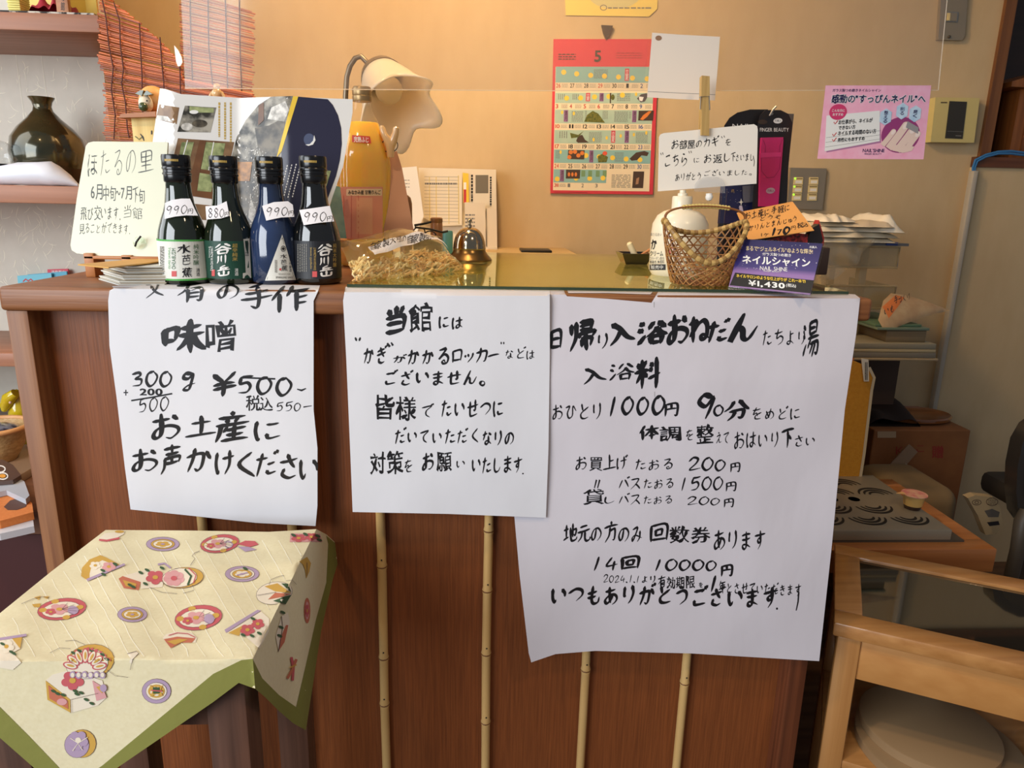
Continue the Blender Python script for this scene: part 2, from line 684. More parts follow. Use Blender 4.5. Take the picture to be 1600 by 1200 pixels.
for _a, _b in ('がか', 'だた', 'ざさ', 'ぎき', 'どと', 'ごこ', 'でて', 'げけ', 'ギキ', 'バハ'):
    _SK[_a] = _SK[_b]+'/84,2 90,13/95,-3 100,7'


def strokes(ch, w, rnd):
    """ribbons for one brush character, em units, y up"""
    V, F = [], []
    for st in _SK[ch].split('/'):
        P = np.array([[float(q) for q in p.split(',')] for p in st.split()])/100
        P += np.array([[rnd.uniform(-.018, .018), rnd.uniform(-.018, .018)] for _ in P])
        P[:, 1] = 1-P[:, 1]
        if len(P) > 2:
            pts = []
            Q = np.vstack([2*P[0]-P[1], P, 2*P[-1]-P[-2]])
            for i in range(1, len(Q)-2):
                a, b, c, d = Q[i-1:i+3]
                for t in (0, .2, .4, .6, .8):
                    pts.append(.5*(2*b+(c-a)*t+(2*a-5*b+4*c-d)*t*t+(3*b-a-3*c+d)*t**3))
            pts.append(P[-1])
            C_ = np.array(pts)
        else:
            bow = rnd.uniform(-.025, .025)
            d = P[1]-P[0]
            n = np.array([-d[1], d[0]])
            C_ = np.array([P[0]+d*t+n*bow*math.sin(PI*t)*2 for t in np.linspace(0, 1, 7)])
        t = np.linspace(0, 1, len(C_))
        d = np.gradient(C_, axis=0)
        d /= np.hypot(d[:, 0], d[:, 1])[:, None]+1e-9
        n = np.c_[-d[:, 1], d[:, 0]]
        long = len(P) > 2
        tail = rnd.uniform(.25, .6) if long else rnd.uniform(.35, .95)
        prof = np.interp(t, [0, .06, .2, .6, .9, 1], [.55, 1.12, .9, .82, (tail+.75)/2, tail*.55])
        ang = .62+.55*np.abs(d @ np.array([.55, -.83]))
        hw = (w*prof*ang/2)[:, None]
        e0, e1 = C_[:1]-d[:1]*w*.22, C_[-1:]+d[-1:]*w*.3*tail
        a = np.vstack([e0+n[:1]*w*.12, C_+n*hw, e1])
        b = np.vstack([e0-n[:1]*w*.05, C_-n*hw, e1-n[-1:]*.002])
        k, o = len(a), sum(len(x) for x in V)
        V.append(np.vstack([a, b]))
        F += [(o+i, o+k+i, o+k+i+1, o+i+1) for i in range(k-1)]
    return np.vstack(V), F


_EM = None


def layout(s, bold=0.0, brush=0.0, gap=0.0, tilt=0.0, seed=0):
    """lettering of one run -> verts (y up, em units), tris"""
    global _EM
    if _EM is None:
        a = glyph('国')[0]
        _EM = (a[:, 0].max()-a[:, 0].min())/0.84
    rnd = random.Random(hash(s) % 1000+seed if False else sum(map(ord, s))+seed)
    x = 0.0
    V, F = [], []
    k = 0
    for ch in s:
        if ch in ' \u3000':
            x += 0.35 if ch == ' ' else 0.9
            continue
        if brush and ch in _SK:
            q, f = strokes(ch, .105+bold*2.2, rnd)
            nar = ch.isdigit() or ch == 'g'
            q[:, 0] *= .62 if nar else .9
            q[:, 1] += .14*q[:, 0]-.07
            if 'ぁ' <= ch < 'ァ':
                q *= .9
            q *= 1+rnd.uniform(-.07, .07)
            q[:, 1] += rnd.uniform(-.03, .03)
            q[:, 0] += x
            V.append(q)
            F += [tuple(a+k for a in t) for t in f]
            k += len(q)
            x += (.66 if nar else .93)+gap
            continue
        v, f, nr = glyph(ch)
        if not len(v):
            continue
        v = v/_EM
        wide = ord(ch) > 0x2E80
        x0, x1 = v[:, 0].min(), v[:, 0].max()
        q = v.copy()
        if brush:
            ph = rnd.uniform(0, 6.28)
            mod = 1+1.1*np.sin(9*q[:, 0]+7*q[:, 1]+ph)
            cal = 0.35+1.0*np.abs(nr @ np.array([0.75, -0.66]))
            q = q+nr*(min(bold, .022)*cal*mod)[:, None]
            q[:, 0] += brush*np.sin(6.5*v[:, 1]+ph)
            q[:, 1] += brush*np.sin(5.5*v[:, 0]+ph*1.7)+(0.16+rnd.uniform(-.05, .05))*(v[:, 0]-x0)*brush*12
            sc = 1+rnd.uniform(-.09, .07)
            if 0x3040 < ord(ch) < 0x3100:
                sc *= 0.88
            q *= sc
            q[:, 1] += rnd.uniform(-.03, .03)
        else:
            q = q+nr*bold
        q[:, 0] += x-(x0 if not wide else 0)
        V.append(q)
        F += [tuple(a+k for a in t) for t in f]
        k += len(q)
        if wide and not brush:
            x += 1.0+gap
        elif wide:
            x += min(1.0, (x1-x0)+0.16)+gap
        else:
            x += (x1-x0)+0.10+gap
    V = np.concatenate(V)
    if brush:
        V[:, 0] += 0.10*brush*8*V[:, 1]
    return V, F


class Ink:
    LAY = 0.00022

    def __init__(s, surf, quad=None, size=(1, 1)):
        s.surf, s.mb = surf, MB()
        s.quad, s.size = quad, size

    def px(s, pts):
        p = np.asarray(pts, float).reshape(-1, 2)
        if s.quad is None:
            return p
        q = np.asarray(s.quad, float)     # TL TR BR BL
        src = np.array([(0, 0), (s.size[0], 0), (s.size[0], s.size[1]), (0, s.size[1])], float)
        if not hasattr(s, 'H') or s.Hq is not s.quad:
            A, b = [], []
            for (x, y), (X, Y) in zip(src, q):
                A.append([x, y, 1, 0, 0, 0, -x*X, -y*X]); b.append(X)
                A.append([0, 0, 0, x, y, 1, -x*Y, -y*Y]); b.append(Y)
            h = np.linalg.solve(np.array(A), np.array(b))
            s.H = np.append(h, 1).reshape(3, 3)
            s.Hq = s.quad
        r = np.c_[p, np.ones(len(p))] @ s.H.T
        return r[:, :2]/r[:, 2:]

    def put(s, pts, tris, mat, layer):
        s.n = getattr(s, 'n', 0)+1
        s.mb.add(s.surf.hit(s.px(pts), layer*s.LAY+(s.n % 40)*4.5e-6*(layer > 0)), tris, mat)

    def fill(s, poly, mat, layer=1, step=None):
        v, t = cdt(poly, step)
        s.put(v, t, mat, layer)
        return s

    def rect(s, x0, y0, x1, y1, mat, layer=1, step=None):
        return s.fill([(x0, y0), (x1, y0), (x1, y1), (x0, y1)], mat, layer, step)

    def ell(s, cx, cy, rx, ry, mat, layer=1, rot=0, n=22, a0=0, a1=360):
        c, q = math.cos(math.radians(rot)), math.sin(math.radians(rot))
        pts = []
        for i in range(n):
            a = math.radians(a0+(a1-a0)*i/(n if a1-a0 >= 360 else n-1))
            x, y = rx*math.cos(a), ry*math.sin(a)
            pts.append((cx+x*c-y*q, cy+x*q+y*c))
        return s.fill(pts, mat, layer)

    def ring(s, cx, cy, rx, ry, wd, mat, layer=1, rot=0, n=22, a0=0, a1=360):
        c, q = math.cos(math.radians(rot)), math.sin(math.radians(rot))
        pts = []
        for i in range(n+1):
            a = math.radians(a0+(a1-a0)*i/n)
            x, y = rx*math.cos(a), ry*math.sin(a)
            pts.append((cx+x*c-y*q, cy+x*q+y*c))
        return s.line(pts, wd, mat, layer)

    def line(s, pts, wd, mat, layer=1):
        p = np.asarray(pts, float)
        ww = np.asarray(wd if hasattr(wd, '__len__') else [wd]*len(p), float)
        d = np.gradient(p, axis=0)
        d /= np.hypot(d[:, 0], d[:, 1])[:, None]+1e-9
        n = np.c_[-d[:, 1], d[:, 0]]
        a, b = p+n*ww[:, None]/2, p-n*ww[:, None]/2
        k = len(p)
        tri = []
        for i in range(k-1):
            tri += [(i, i+1, k+i+1, k+i)]
        v = np.r_[a, b]
        # wind to face the viewer (pixel y is down)
        x = s.px(v)
        t0 = tri[0]
        ar = sum(x[t0[i]][0]*x[t0[(i+1) % 4]][1]-x[t0[(i+1) % 4]][0]*x[t0[i]][1] for i in range(4))
        if ar > 0:
            tri = [t[::-1] for t in tri]
        s.put(v, tri, mat, layer)
        return s

    def text(s, t, x0, y0, x1, y1, mat, layer=2, bold=0.0, brush=0.0, slope=0.0, rot=0, gap=0.0, vert=False, seed=0):
        """fit the run's own bounds to the box; slope = extra y (down) per unit x; rot in degrees (90 = reads downward)"""
        if vert:
            n = len(t)
            h = (y1-y0)/n
            for i, ch in enumerate(t):
                if ch != ' ':
                    s.text(ch, x0+slope*i, y0+h*i+h*.04, x1+slope*i, y0+h*(i+1)-h*.04, mat, layer, bold, brush, 0, 0, seed=seed+i)
            return s
        V, F = layout(t, bold, brush, gap, seed=seed)
        lo, hi = V.min(0), V.max(0)
        u = (V-lo)/np.maximum(hi-lo, 1e-6)
        if rot == 90:
            x = x1-u[:, 1]*(x1-x0)
            y = y0+u[:, 0]*(y1-y0)
        else:
            x = x0+u[:, 0]*(x1-x0)
            y = y1-u[:, 1]*(y1-y0)+slope*(x-x0)
        s.put(np.c_[x, y], F, mat, layer)
        return s

    def scrib(s, x0, y0, x1, y1, rows, mat, layer=2, seed=0, fillr=0.5, vert=False, seg=6):
        """tiny unreadable print: short dashes in rows"""
        r = random.Random(seed)
        n = rows
        for i in range(n):
            if vert:
                w_ = (x1-x0)/n
                x = x0+w_*(i+.5)
                y = y0
                while y < y1-1e-6:
                    L = (y1-y0)/seg*r.uniform(.5, 1.1)
                    e = min(y+L*.8, y1)
                    s.line([(x, y), (x, e)], w_*fillr, mat, layer)
                    y += L
            else:
                h = (y1-y0)/n
                y = y0+h*(i+.5)
                x = x0
                while x < x1-1e-6:
                    L = (x1-x0)/seg*r.uniform(.5, 1.1)
                    e = min(x+L*.8, x1)
                    s.line([(x, y), (e, y)], h*fillr, mat, layer)
                    x += L
        return s

    def build(s, name, parent=None, smooth=None, loc=None):
        return s.mb.build(name, parent, smooth, loc)


def slab(mb, poly, surf, th, mat, back=None):
    """a traced outline on its own surface plane, given real thickness th away from the camera"""
    p = surf.hit(poly)
    mb.prism(list(p), -surf.n*th, mat)
    return mb


def rounded(x0, y0, x1, y1, r, n=5):
    out = []
    for cx, cy, a in ((x1-r, y0+r, -90), (x1-r, y1-r, 0), (x0+r, y1-r, 90), (x0+r, y0+r, 180)):
        for i in range(n+1):
            t = math.radians(a+90*i/n)
            out.append((cx+r*math.cos(t), cy+r*math.sin(t)))
    return out


def rquad(q, size, r):
    """rounded rectangle inside a quad -> pixel polygon"""
    i = Ink(None, q, size)
    return [tuple(p) for p in i.px(rounded(0, 0, size[0], size[1], r))]


# ------------------------------------------------------------------ palette
BLACK = M('ink_black', C(22, 21, 24), 0.55)
INK = M('marker_ink', C(26, 26, 30), 0.4)
GREYINK = M('grey_marker', C(86, 90, 88), 0.5)
GREYTXT = M('grey_print', C(120, 118, 112), 0.6)
WHITE = M('white_print', C(235, 234, 230), 0.5)
PAPER = M('sheet_paper', C(226, 227, 233), 0.75, bump=((16, 16, 8), 0.7))
CARD = M('card_paper', C(232, 226, 212), 0.6)
GOLD = M('gold_print', C(196, 164, 84), 0.4)
RED = M('red_print', C(196, 52, 58), 0.5)
PINK = M('pink_print', C(240, 164, 190), 0.45, noise=(C(246, 188, 208), 60, 0.25))
DEEPPINK = M('deep_pink', C(206, 58, 108), 0.45)
YELLOW = M('yellow_print', C(238, 200, 62), 0.5)
BLUE = M('blue_print', C(58, 92, 150), 0.5)
GREEN = M('green_print', C(52, 104, 62), 0.5)
W_FRONT = wood('cedar_panel', C(146, 82, 40), C(112, 60, 28), 'z', 420, 0.5, 0.3)
W_TOP = wood('cedar_edge', C(152, 98, 56), C(110, 64, 34), 'x', 170, 0.42, 0.25)
W_DARK = wood('cedar_post', C(126, 70, 42), C(78, 40, 22), 'z', 90, 0.5, 0.22)
W_POST = wood('cedar_post_pale', C(158, 108, 68), C(118, 72, 42), 'z', 120, 0.5, 0.25)
BAMBOO = M('bamboo', C(230, 194, 132), 0.35, noise=(C(206, 166, 104), (60, 60, 6), 0.3))
BAMBOO_N = M('bamboo_node', C(120, 78, 40), 0.5)
STEEL = M('brushed_steel', C(168, 164, 156), 0.35, 0.9)
CHROME = M('polished_bell_metal', C(176, 160, 134), 0.12, 1.0)
BRASS = M('aged_brass', C(132, 104, 64), 0.28, 1.0)
CLEAR = clear('clear_plastic', (0.99, 0.99, 0.98, 1), 0.05, ior=1.4)
FILM = clear('vinyl_film', (0.90, 0.89, 0.88, 1), 0.08, haze=(C(210, 190, 170), 0.17))
ZT = 1.0          # counter top
GT = ZT+0.006     # top of the glass plate lying on it

# ------------------------------------------------------------------ setting
YB = 1.15
WALL = M('wall_plaster', C(206, 180, 138), 0.75, noise=(C(199, 172, 129), (26, 26, 9), 0.3), bump=((70, 70, 26), 0.25))
WASHI = M('washi_wall', C(214, 206, 192), 0.8, noise=(C(202, 194, 180), 30, 0.3))
nich_l = W(1561, 0, YB)[0]
NX = (W(1561, 0, YB)[0]+W(1533, 250, YB)[0])/2
NZ = W(1540, 262, YB)[2]
b = MB()
b.box((-1.6, YB, 0), (NX, YB+.1, 2.6), WALL)
b.box((NX-.015, YB-.012, 0), (2.4, YB+.1, NZ), WALL)
struct(b.build('wall_back'))
b = MB()
NB = M('niche_brown', C(62, 36, 22), 0.5, noise=(C(44, 24, 14), (4, 60, 60), 0.3))
b.box((NX, YB+.38, NZ), (2.4, YB+.42, 2.6), NB)
b.box((NX-.06, YB+.1, NZ-.3), (NX, YB+.42, 2.6), NB)
struct(b.build('wall_niche'))
b = MB()
b.box((NX-.015, YB-.02, NZ), (2.4, YB+.40, NZ+.028), wood('niche_wood', C(112, 66, 38), C(80, 42, 22), 'x', 80))
struct(b.build('trim_1'))
b = MB()
b.box((NX, YB-.012, NZ+.028), (NX+.03, YB+.05, 2.6), wood('niche_trim_wood', C(128, 82, 44), C(96, 56, 28), 'z', 80))
struct(b.build('trim_2'))
b = MB()
b.box((-3.2, -3.0, -.05), (2.6, 2.0, 0), wood('floor_wood', C(120, 84, 56), C(84, 54, 34), 'x', 40))
struct(b.build('floor'))

# alcove wall on the left, washi paper with straw fibres
YW = 0.86
AX = W(172, 200, YW)[0]
b = MB()
b.box((-2.0, YW, 0), (AX, YW+.04, 2.6), WASHI)
ink = Ink(PY(YW))
FIB = M('washi_fibre', C(238, 230, 210), 0.7)
rr = random.Random(3)
for k in range(190):
    x, y = rr.uniform(-5, 158), rr.choice([rr.uniform(88, 290), rr.uniform(320, 440)])
    a = rr.gauss(PI/2, .5)
    L = rr.uniform(6, 22)
    c = rr.uniform(-.35, .35)
    pts = [(x+L*t*math.cos(a+c*t*2), y+L*t*math.sin(a+c*t*2)) for t in (0, .33, .66, 1)]
    ink.line(pts, [.4, 1.1, 1.0, .3], FIB, 1)
for x0 in (24.5, 64):
    ink.line([(x0, 85), (x0+28, 290)], .8, GREYTXT, 1)
b.add(ink.mb.v, ink.mb.f, FIB)
o = struct(b.build('wall_left', loc=(AX, YW, 0)))

# ------------------------------------------------------------------ left shelf unit
YS = 0.60
W_SHELF = wood('shelf_wood', C(176, 124, 96), C(150, 98, 72), 'x', 60, 0.45)
sh1r = W(155, 48, YS)[0]
for nm, y0, y1, xr, lab in (('top', 20, 48, 156, 'upper reddish-brown wall shelf in the left alcove above the dark vase'),
                            ('low', 290, 318, 128, 'lower reddish-brown wall shelf in the left alcove carrying the dark vase')):
    b = MB()
    z1, z0 = W(60, y0, YS)[2], W(60, y1, YS)[2]
    b.box((-1.9, YS, z0), (W(xr, y1, YS)[0], YW, z1), W_SHELF, 0.002)
    tag(b.build('wall_shelf'), lab, 'shelf')
Z_SH1 = W(60, 20, YS)[2]
Z_SH2 = W(60, 290, YS)[2]

# ------------------------------------------------------------------ counter
XL, XR = -0.586, 0.5025
D_C = 0.70
TH = 0.030
root = thing('reception_counter', 'long reddish cedar reception counter with bamboo strips on its front', 'counter', (-.04, .3, 0))
b = MB()
b.box((XL, 0, ZT-TH), (XR+.015, D_C, ZT), W_TOP, 0.005, seg=3)
b.build('counter_top', root)
b = MB()
b.box((XL+.03, .035, 0), (XR-.02, .055, ZT-TH), W_FRONT)
b.box((XL+.005, .055, 0), (XL+.03, D_C, ZT-TH), W_DARK)
b.box((XR-.03, .055, 0), (XR-.005, D_C, ZT-TH), W_DARK)
b.build('front_panel', root)
for x0, x1, m in ((XL+.004, XL+.030, W_POST), (XR-.030, XR-.002, W_DARK)):
    b = MB()
    b.box((x0, .004, 0), (x1, .06, ZT-TH), m, 0.0015)
    b.build('corner_post', root)
for x, nodes in ((-.378, (.33, .56)), (-.254, (.30, .52, .64)), (-.1328, (.375, .455, .605, .70)), (.0203, (.34, .46, .565, .66)), (.1694, (.43, .62)), (.323, (.405, .63))):
    b = MB()
    pts, rr_ = [], []
    z = 0.02
    zs = sorted([z]+[q for n_ in nodes for q in (n_-.006, n_, n_+.006)]+[.86])
    for q in zs:
        nd = any(abs(q-n_) < .001 for n_ in nodes)
        pts.append((x+.0012*math.sin(q*9+x*30), .028, q))
        rr_.append(.0078 if nd else .0066)
    b.tube(pts, rr_, BAMBOO, 12)
    for n_ in nodes:
        xx = x+.0012*math.sin(n_*9+x*30)
        b.lathe([(.0074, n_-.0016), (.0083, n_), (.0074, n_+.0012)], xx, .028, BAMBOO_N, 12)
        b.ball((xx+.0005, .0216, n_+.012), .0013, BLACK, 6)
    b.build('bamboo_strip', root)

# desk mat and glass plate on the counter top
b = MB()
gq = [G(541, 452, ZT), G(1338, 459, ZT), G(1180, 403, ZT), G(640, 399, ZT)]
MAT = M('straw_mat', C(206, 190, 96), 0.7, noise=(C(184, 168, 82), (3, 260, 3), 0.2))
x0g, x1g = G(541, 452, ZT)[0], XR-.004
b.box((x0g+.01, .062, ZT+.0002), (x1g-.012, .665, ZT+.0009), MAT)
tag(b.build('desk_mat'), 'olive straw mat lying under the glass plate on the counter', 'desk mat')
GLASS = clear('plate_glass', (0.97, 0.99, 0.94, 1), 0.008, ior=1.48, gloss=(.93, .95, .76, 1))
GEDGE = M('glass_edge_green', C(46, 62, 44), 0.15, spec=0.8)
b = MB()
b.box((x0g, .030, ZT+.0016), (x1g, .67, GT), GLASS)
k = len(b.v)
b.box((x0g, .0293, ZT+.0018), (x1g, .0302, GT-.0002), GEDGE)
tag(b.build('glass_plate'), 'large glass plate with green edge covering the counter top', 'glass plate')

# ------------------------------------------------------------------ the three hanging notices


def ripple(seed, amp):
    r = random.Random(seed)
    ks = [(r.uniform(-14, 14), r.uniform(-5, 5), r.uniform(0, 6.3), r.uniform(.4, 1)) for _ in range(5)] + \
         [(r.uniform(-60, 60), r.uniform(-26, 26), r.uniform(0, 6.3), r.uniform(.12, .30)) for _ in range(7)]

    def f(x, z):
        o = 0.0
        for a, c, p, g in ks:
            o = o+g*np.sin(a*x+c*z+p)
        return amp*(1.2+o)*np.clip((ZT-z)*9, 0, 1)
    return f


NB_ = dict(bold=.034, brush=.020)
NT_ = dict(bold=.012, brush=.020)
NX_ = dict(bold=.055, brush=.020)

# left notice
s1 = Bent(-.0026, ZT+.0006, ripple(1, .0016))
k1 = Ink(s1)
k1.fill([(176, 447), (330, 442), (500, 446), (497, 455), (490, 470), (490, 640), (496, 700), (496, 790), (493, 822), (400, 817), (300, 806), (204, 796), (195, 730), (182, 620), (171, 540), (169, 470), (171, 455)], PAPER, 0, 6.5)
T = k1.text
T('文', 228, 436, 256, 466, INK, 1, slope=0, **NT_)
T('有', 276, 436, 322, 473, INK, 1, slope=0, **NT_)
T('の', 338, 444, 374, 467, INK, 1, **NT_)
T('手', 376, 440, 426, 483, INK, 1, **NT_)
T('作', 424, 446, 484, 489, INK, 1, **NT_)
T('味', 251, 498, 322, 552, INK, 1, slope=0, **NB_)
T('噌', 321, 499, 369, 550, INK, 1, **NB_)
T('300', 206, 579, 269, 606, INK, 1, bold=.045, brush=.015)
T('g', 284, 580, 305, 612, INK, 1, bold=.05, brush=.015)
T('+', 193, 609, 200, 618, INK, 1, bold=.02)
T('200', 218, 607, 254, 618, INK, 1, bold=.035)
k1.line([(205, 626), (236, 621), (269, 615)], 2.4, INK, 1)
T('500', 217, 622, 264, 646, INK, 1, bold=.012, brush=.012, slope=-.08)
T('¥', 332, 580, 370, 620, INK, 1, bold=.045, brush=.012)
T('500', 372, 585, 457, 617, INK, 1, bold=.045, brush=.012, slope=.05)
k1.line([(464, 608), (471, 610), (478, 607)], [1.5, 3.2, 1.5], INK, 1)
k1.line([(377, 590), (430, 592)], 2.6, INK, 1)
T('税込', 384, 617, 426, 642, INK, 1, **NT_)
T('550', 432, 627, 470, 643, INK, 1, bold=.02, brush=.012)
k1.line([(474, 636), (487, 634)], [2, 1], INK, 1)
T('お', 236, 646, 282, 688, INK, 1, bold=.022, brush=.02)
T('土', 289, 649, 338, 684, INK, 1, bold=.022, brush=.02)
T('産', 336, 642, 390, 692, INK, 1, bold=.022, brush=.02)
T('に', 396, 658, 438, 690, INK, 1, **NT_)
T('お', 205, 701, 247, 738, INK, 1, bold=.02, brush=.02)
T('声', 251, 694, 283, 742, INK, 1, bold=.02, brush=.02)
T('か', 291, 700, 330, 738, INK, 1, bold=.02, brush=.02)
T('け', 335, 703, 366, 742, INK, 1, bold=.02, brush=.02)
T('く', 370, 706, 398, 745, INK, 1, bold=.02, brush=.02)
T('だ', 400, 702, 436, 745, INK, 1, bold=.02, brush=.02)
T('さ', 437, 709, 465, 749, INK, 1, bold=.02, brush=.02)
T('い', 467, 718, 497, 750, INK, 1, bold=.02, brush=.02)
tag(k1.build('paper_notice', smooth=60), 'left white paper notice with large brush price 500 yen, hanging over the counter edge', 'notice')

# right notice (behind the middle one)
s3 = Bent(-.0022, ZT+.0006, ripple(5, .0017))
k3 = Ink(s3)
PAPER3 = M('sheet_paper_mauve', C(218, 214, 222), 0.75, bump=((16, 16, 8), 0.8))
k3.fill([(886, 452), (1022, 454), (1016, 460), (950, 458), (888, 458)], PAPER3, 0, 6)
k3.fill([(857, 452), (880, 452), (886, 463), (950, 467), (1018, 473), (1029, 455), (1180, 450), (1336, 460), (1344, 466), (1338, 520), (1320, 640), (1300, 850), (1280, 1033), (1180, 1027), (1080, 1021), (930, 1017), (868, 1022), (830, 1035), (826, 1020), (812, 900), (803, 800), (830, 640), (850, 520)], PAPER3, 0, 7)
T = k3.text
k3.line([(1022, 472), (1023, 620)], .7, GREYTXT, 1)
T('日', 859, 512, 879, 546, INK, 1, **NX_)
T('帰', 889, 497, 933, 550, INK, 1, **NB_)
T('り', 934, 520, 950, 545, INK, 1, bold=.02, brush=.02)
T('入', 953, 504, 993, 541, INK, 1, **NX_)
T('浴', 995, 500, 1044, 540, INK, 1, **NX_)
T('お', 1041, 491, 1077, 540, INK, 1, **NX_)
T('ね', 1076, 494, 1109, 536, INK, 1, **NX_)
T('だ', 1106, 496, 1142, 536, INK, 1, **NX_)
T('ん', 1136, 489, 1184, 536, INK, 1, **NX_)
T('たちより', 1192, 514, 1258, 540, INK, 1, **NT_)
T('湯', 1254, 498, 1280, 558, INK, 1, **NT_)
T('入', 912, 575, 948, 601, INK, 1, **NB_)
T('浴', 952, 567, 992, 595, INK, 1, **NT_)
T('料', 991, 557, 1032, 608, INK, 1, **NB_)
T('おひとり', 863, 629, 939, 656, INK, 1, **NT_)
T('1000', 953, 617, 1040, 651, INK, 1, bold=.055, brush=.03)
T('円', 1038, 628, 1061, 651, INK, 1, bold=.03, brush=.02)
T('9', 1089, 613, 1118, 655, INK, 1, bold=.05, brush=.02)
T('0', 1114, 632, 1131, 651, INK, 1, bold=.05, brush=.02)
T('分', 1131, 624, 1171, 658, INK, 1, **NB_)
T('をめどに', 1176, 634, 1250, 656, INK, 1, **NT_)
T('体調', 999, 664, 1065, 690, INK, 1, **NB_)
T('を', 1072, 671, 1083, 688, INK, 1, **NT_)
T('整', 1088, 662, 1115, 694, INK, 1, **NB_)
T('えて', 1119, 675, 1139, 693, INK, 1, **NT_)
T('おはいり', 1147, 674, 1216, 702, INK, 1, **NT_)
T('下', 1221, 668, 1241, 700, INK, 1, **NB_)
T('さい', 1242, 680, 1273, 698, INK, 1, **NT_)
T('お買上げ', 899, 710, 981, 736, INK, 1, **NT_)
T('たおる', 993, 716, 1051, 735, INK, 1, **NT_)
T('200', 1076, 713, 1134, 737, INK, 1, bold=.04, brush=.02)
T('円', 1141, 722, 1157, 738, INK, 1, bold=.02, brush=.02)
T('〃', 928, 749, 938, 763, INK, 1, bold=.02)
T('バス', 967, 744, 1000, 765, INK, 1, **NT_)
T('たおる', 1006, 747, 1052, 764, INK, 1, **NT_)
T('1500', 1065, 744, 1130, 767, INK, 1, bold=.03, brush=.03)
T('円', 1134, 752, 1151, 768, INK, 1, bold=.02, brush=.02)
T('貸', 911, 764, 944, 789, INK, 1, **NT_)
T('し', 944, 776, 960, 787, INK, 1, **NT_)
T('バス', 967, 770, 1000, 789, INK, 1, **NT_)
T('たおる', 1006, 774, 1050, 788, INK, 1, **NT_)
T('200', 1074, 775, 1125, 790, INK, 1, bold=.03, brush=.02)
T('円', 1131, 778, 1147, 793, INK, 1, bold=.02, brush=.02)
T('地元の方のみ', 880, 814, 1003, 848, INK, 1, bold=.022, brush=.02)
T('回数券', 1015, 816, 1110, 850, INK, 1, bold=.026, brush=.02)
T('あります', 1115, 828, 1196, 860, INK, 1, bold=.022, brush=.02)
T('14回', 928, 867, 1001, 892, INK, 1, bold=.045, brush=.03)
T('10000', 1024, 873, 1120, 893, INK, 1, bold=.05, brush=.03)
T('円', 1126, 881, 1146, 901, INK, 1, bold=.04, brush=.02)
T('2024.1.1より', 943, 897, 1024, 911, INK, 1, bold=.03, brush=.008)
T('有効期限', 1028, 899, 1086, 920, INK, 1, bold=.022, brush=.015)
T('を', 1092, 910, 1098, 918, INK, 1, bold=.03)
T('1', 1111, 899, 1119, 925, INK, 1, bold=.06, brush=.01)
T('年とさせていただきます', 1123, 907, 1252, 928, INK, 1, bold=.02, brush=.015, slope=.03)
k3.line([(1248, 925), (1247, 940), (1244, 954)], [2.5, 2.2, 1.6], INK, 1)
T('いつもありがとう', 861, 910, 1075, 946, INK, 1, bold=.04, brush=.02)
T('ございます', 1082, 914, 1216, 950, INK, 1, bold=.04, brush=.02)
k3.ell(1214, 951, 1.5, 1.8, INK, 1)
tag(k3.build('paper_notice', smooth=60), 'wide right paper notice listing bath prices in brush writing, partly under the middle sheet', 'notice')

# middle notice
s2 = Bent(-.0085, ZT+.0009, ripple(9, .0016))
k2 = Ink(s2)
k2.fill([(540, 448), (600, 447), (859, 453), (859, 560), (857, 700), (853, 809), (700, 803), (551, 800), (547, 700), (541, 560), (536, 470)], PAPER, 0, 6.5)
T = k2.text
T('当', 602, 477, 636, 524, INK, 1, **NX_)
T('館', 638, 472, 676, 520, INK, 1, **NX_)
T('には', 685, 494, 723, 515, INK, 1, bold=.03, brush=.02)
k2.ell(556, 530, 1.6, 3.2, INK, 1, -20); k2.ell(562, 530, 1.6, 3.2, INK, 1, 20)
T('かぎ', 568, 538, 606, 569, INK, 1, **NB_)
k2.line([(605, 536), (609, 542)], [2.5, 4], INK, 1); k2.line([(611, 535), (614, 540)], [2, 3.5], INK, 1)
T('が', 614, 553, 636, 567, INK, 1, bold=.03, brush=.02)
T('かかる', 637, 542, 702, 570, INK, 1, **NB_)
T('ロッカー', 706, 543, 780, 567, INK, 1, **NB_)
k2.ell(783, 536, 1, 2, INK, 1); k2.ell(787, 536, 1, 2, INK, 1)
T('などは', 790, 541, 835, 562, INK, 1, **NT_)
T('ございません。', 601, 577, 758, 604, INK, 1, bold=.03, brush=.02)
T('皆様', 586, 616, 650, 658, INK, 1, bold=.03, brush=.02)
T('で', 659, 630, 678, 652, INK, 1, **NT_)
T('たいせつに', 690, 624, 786, 652, INK, 1, bold=.024, brush=.02)
T('だいていただく', 617, 667, 747, 694, INK, 1, bold=.024, brush=.02)
T('なりの', 754, 672, 803, 696, INK, 1, bold=.03, brush=.02)
T('対策', 578, 704, 630, 742, INK, 1, bold=.034, brush=.02)
T('を', 632, 718, 644, 738, INK, 1, **NT_)
T('お願', 659, 706, 706, 737, INK, 1, **NB_)
T('い', 713, 720, 726, 731, INK, 1, **NT_)
T('いたします', 737, 712, 816, 740, INK, 1, bold=.026, brush=.02)
k2.ell(817, 740, 1.2, 1.2, INK, 1)
tag(k2.build('paper_notice', smooth=60), 'middle white paper notice about lockers in black brush writing on the counter front', 'notice')

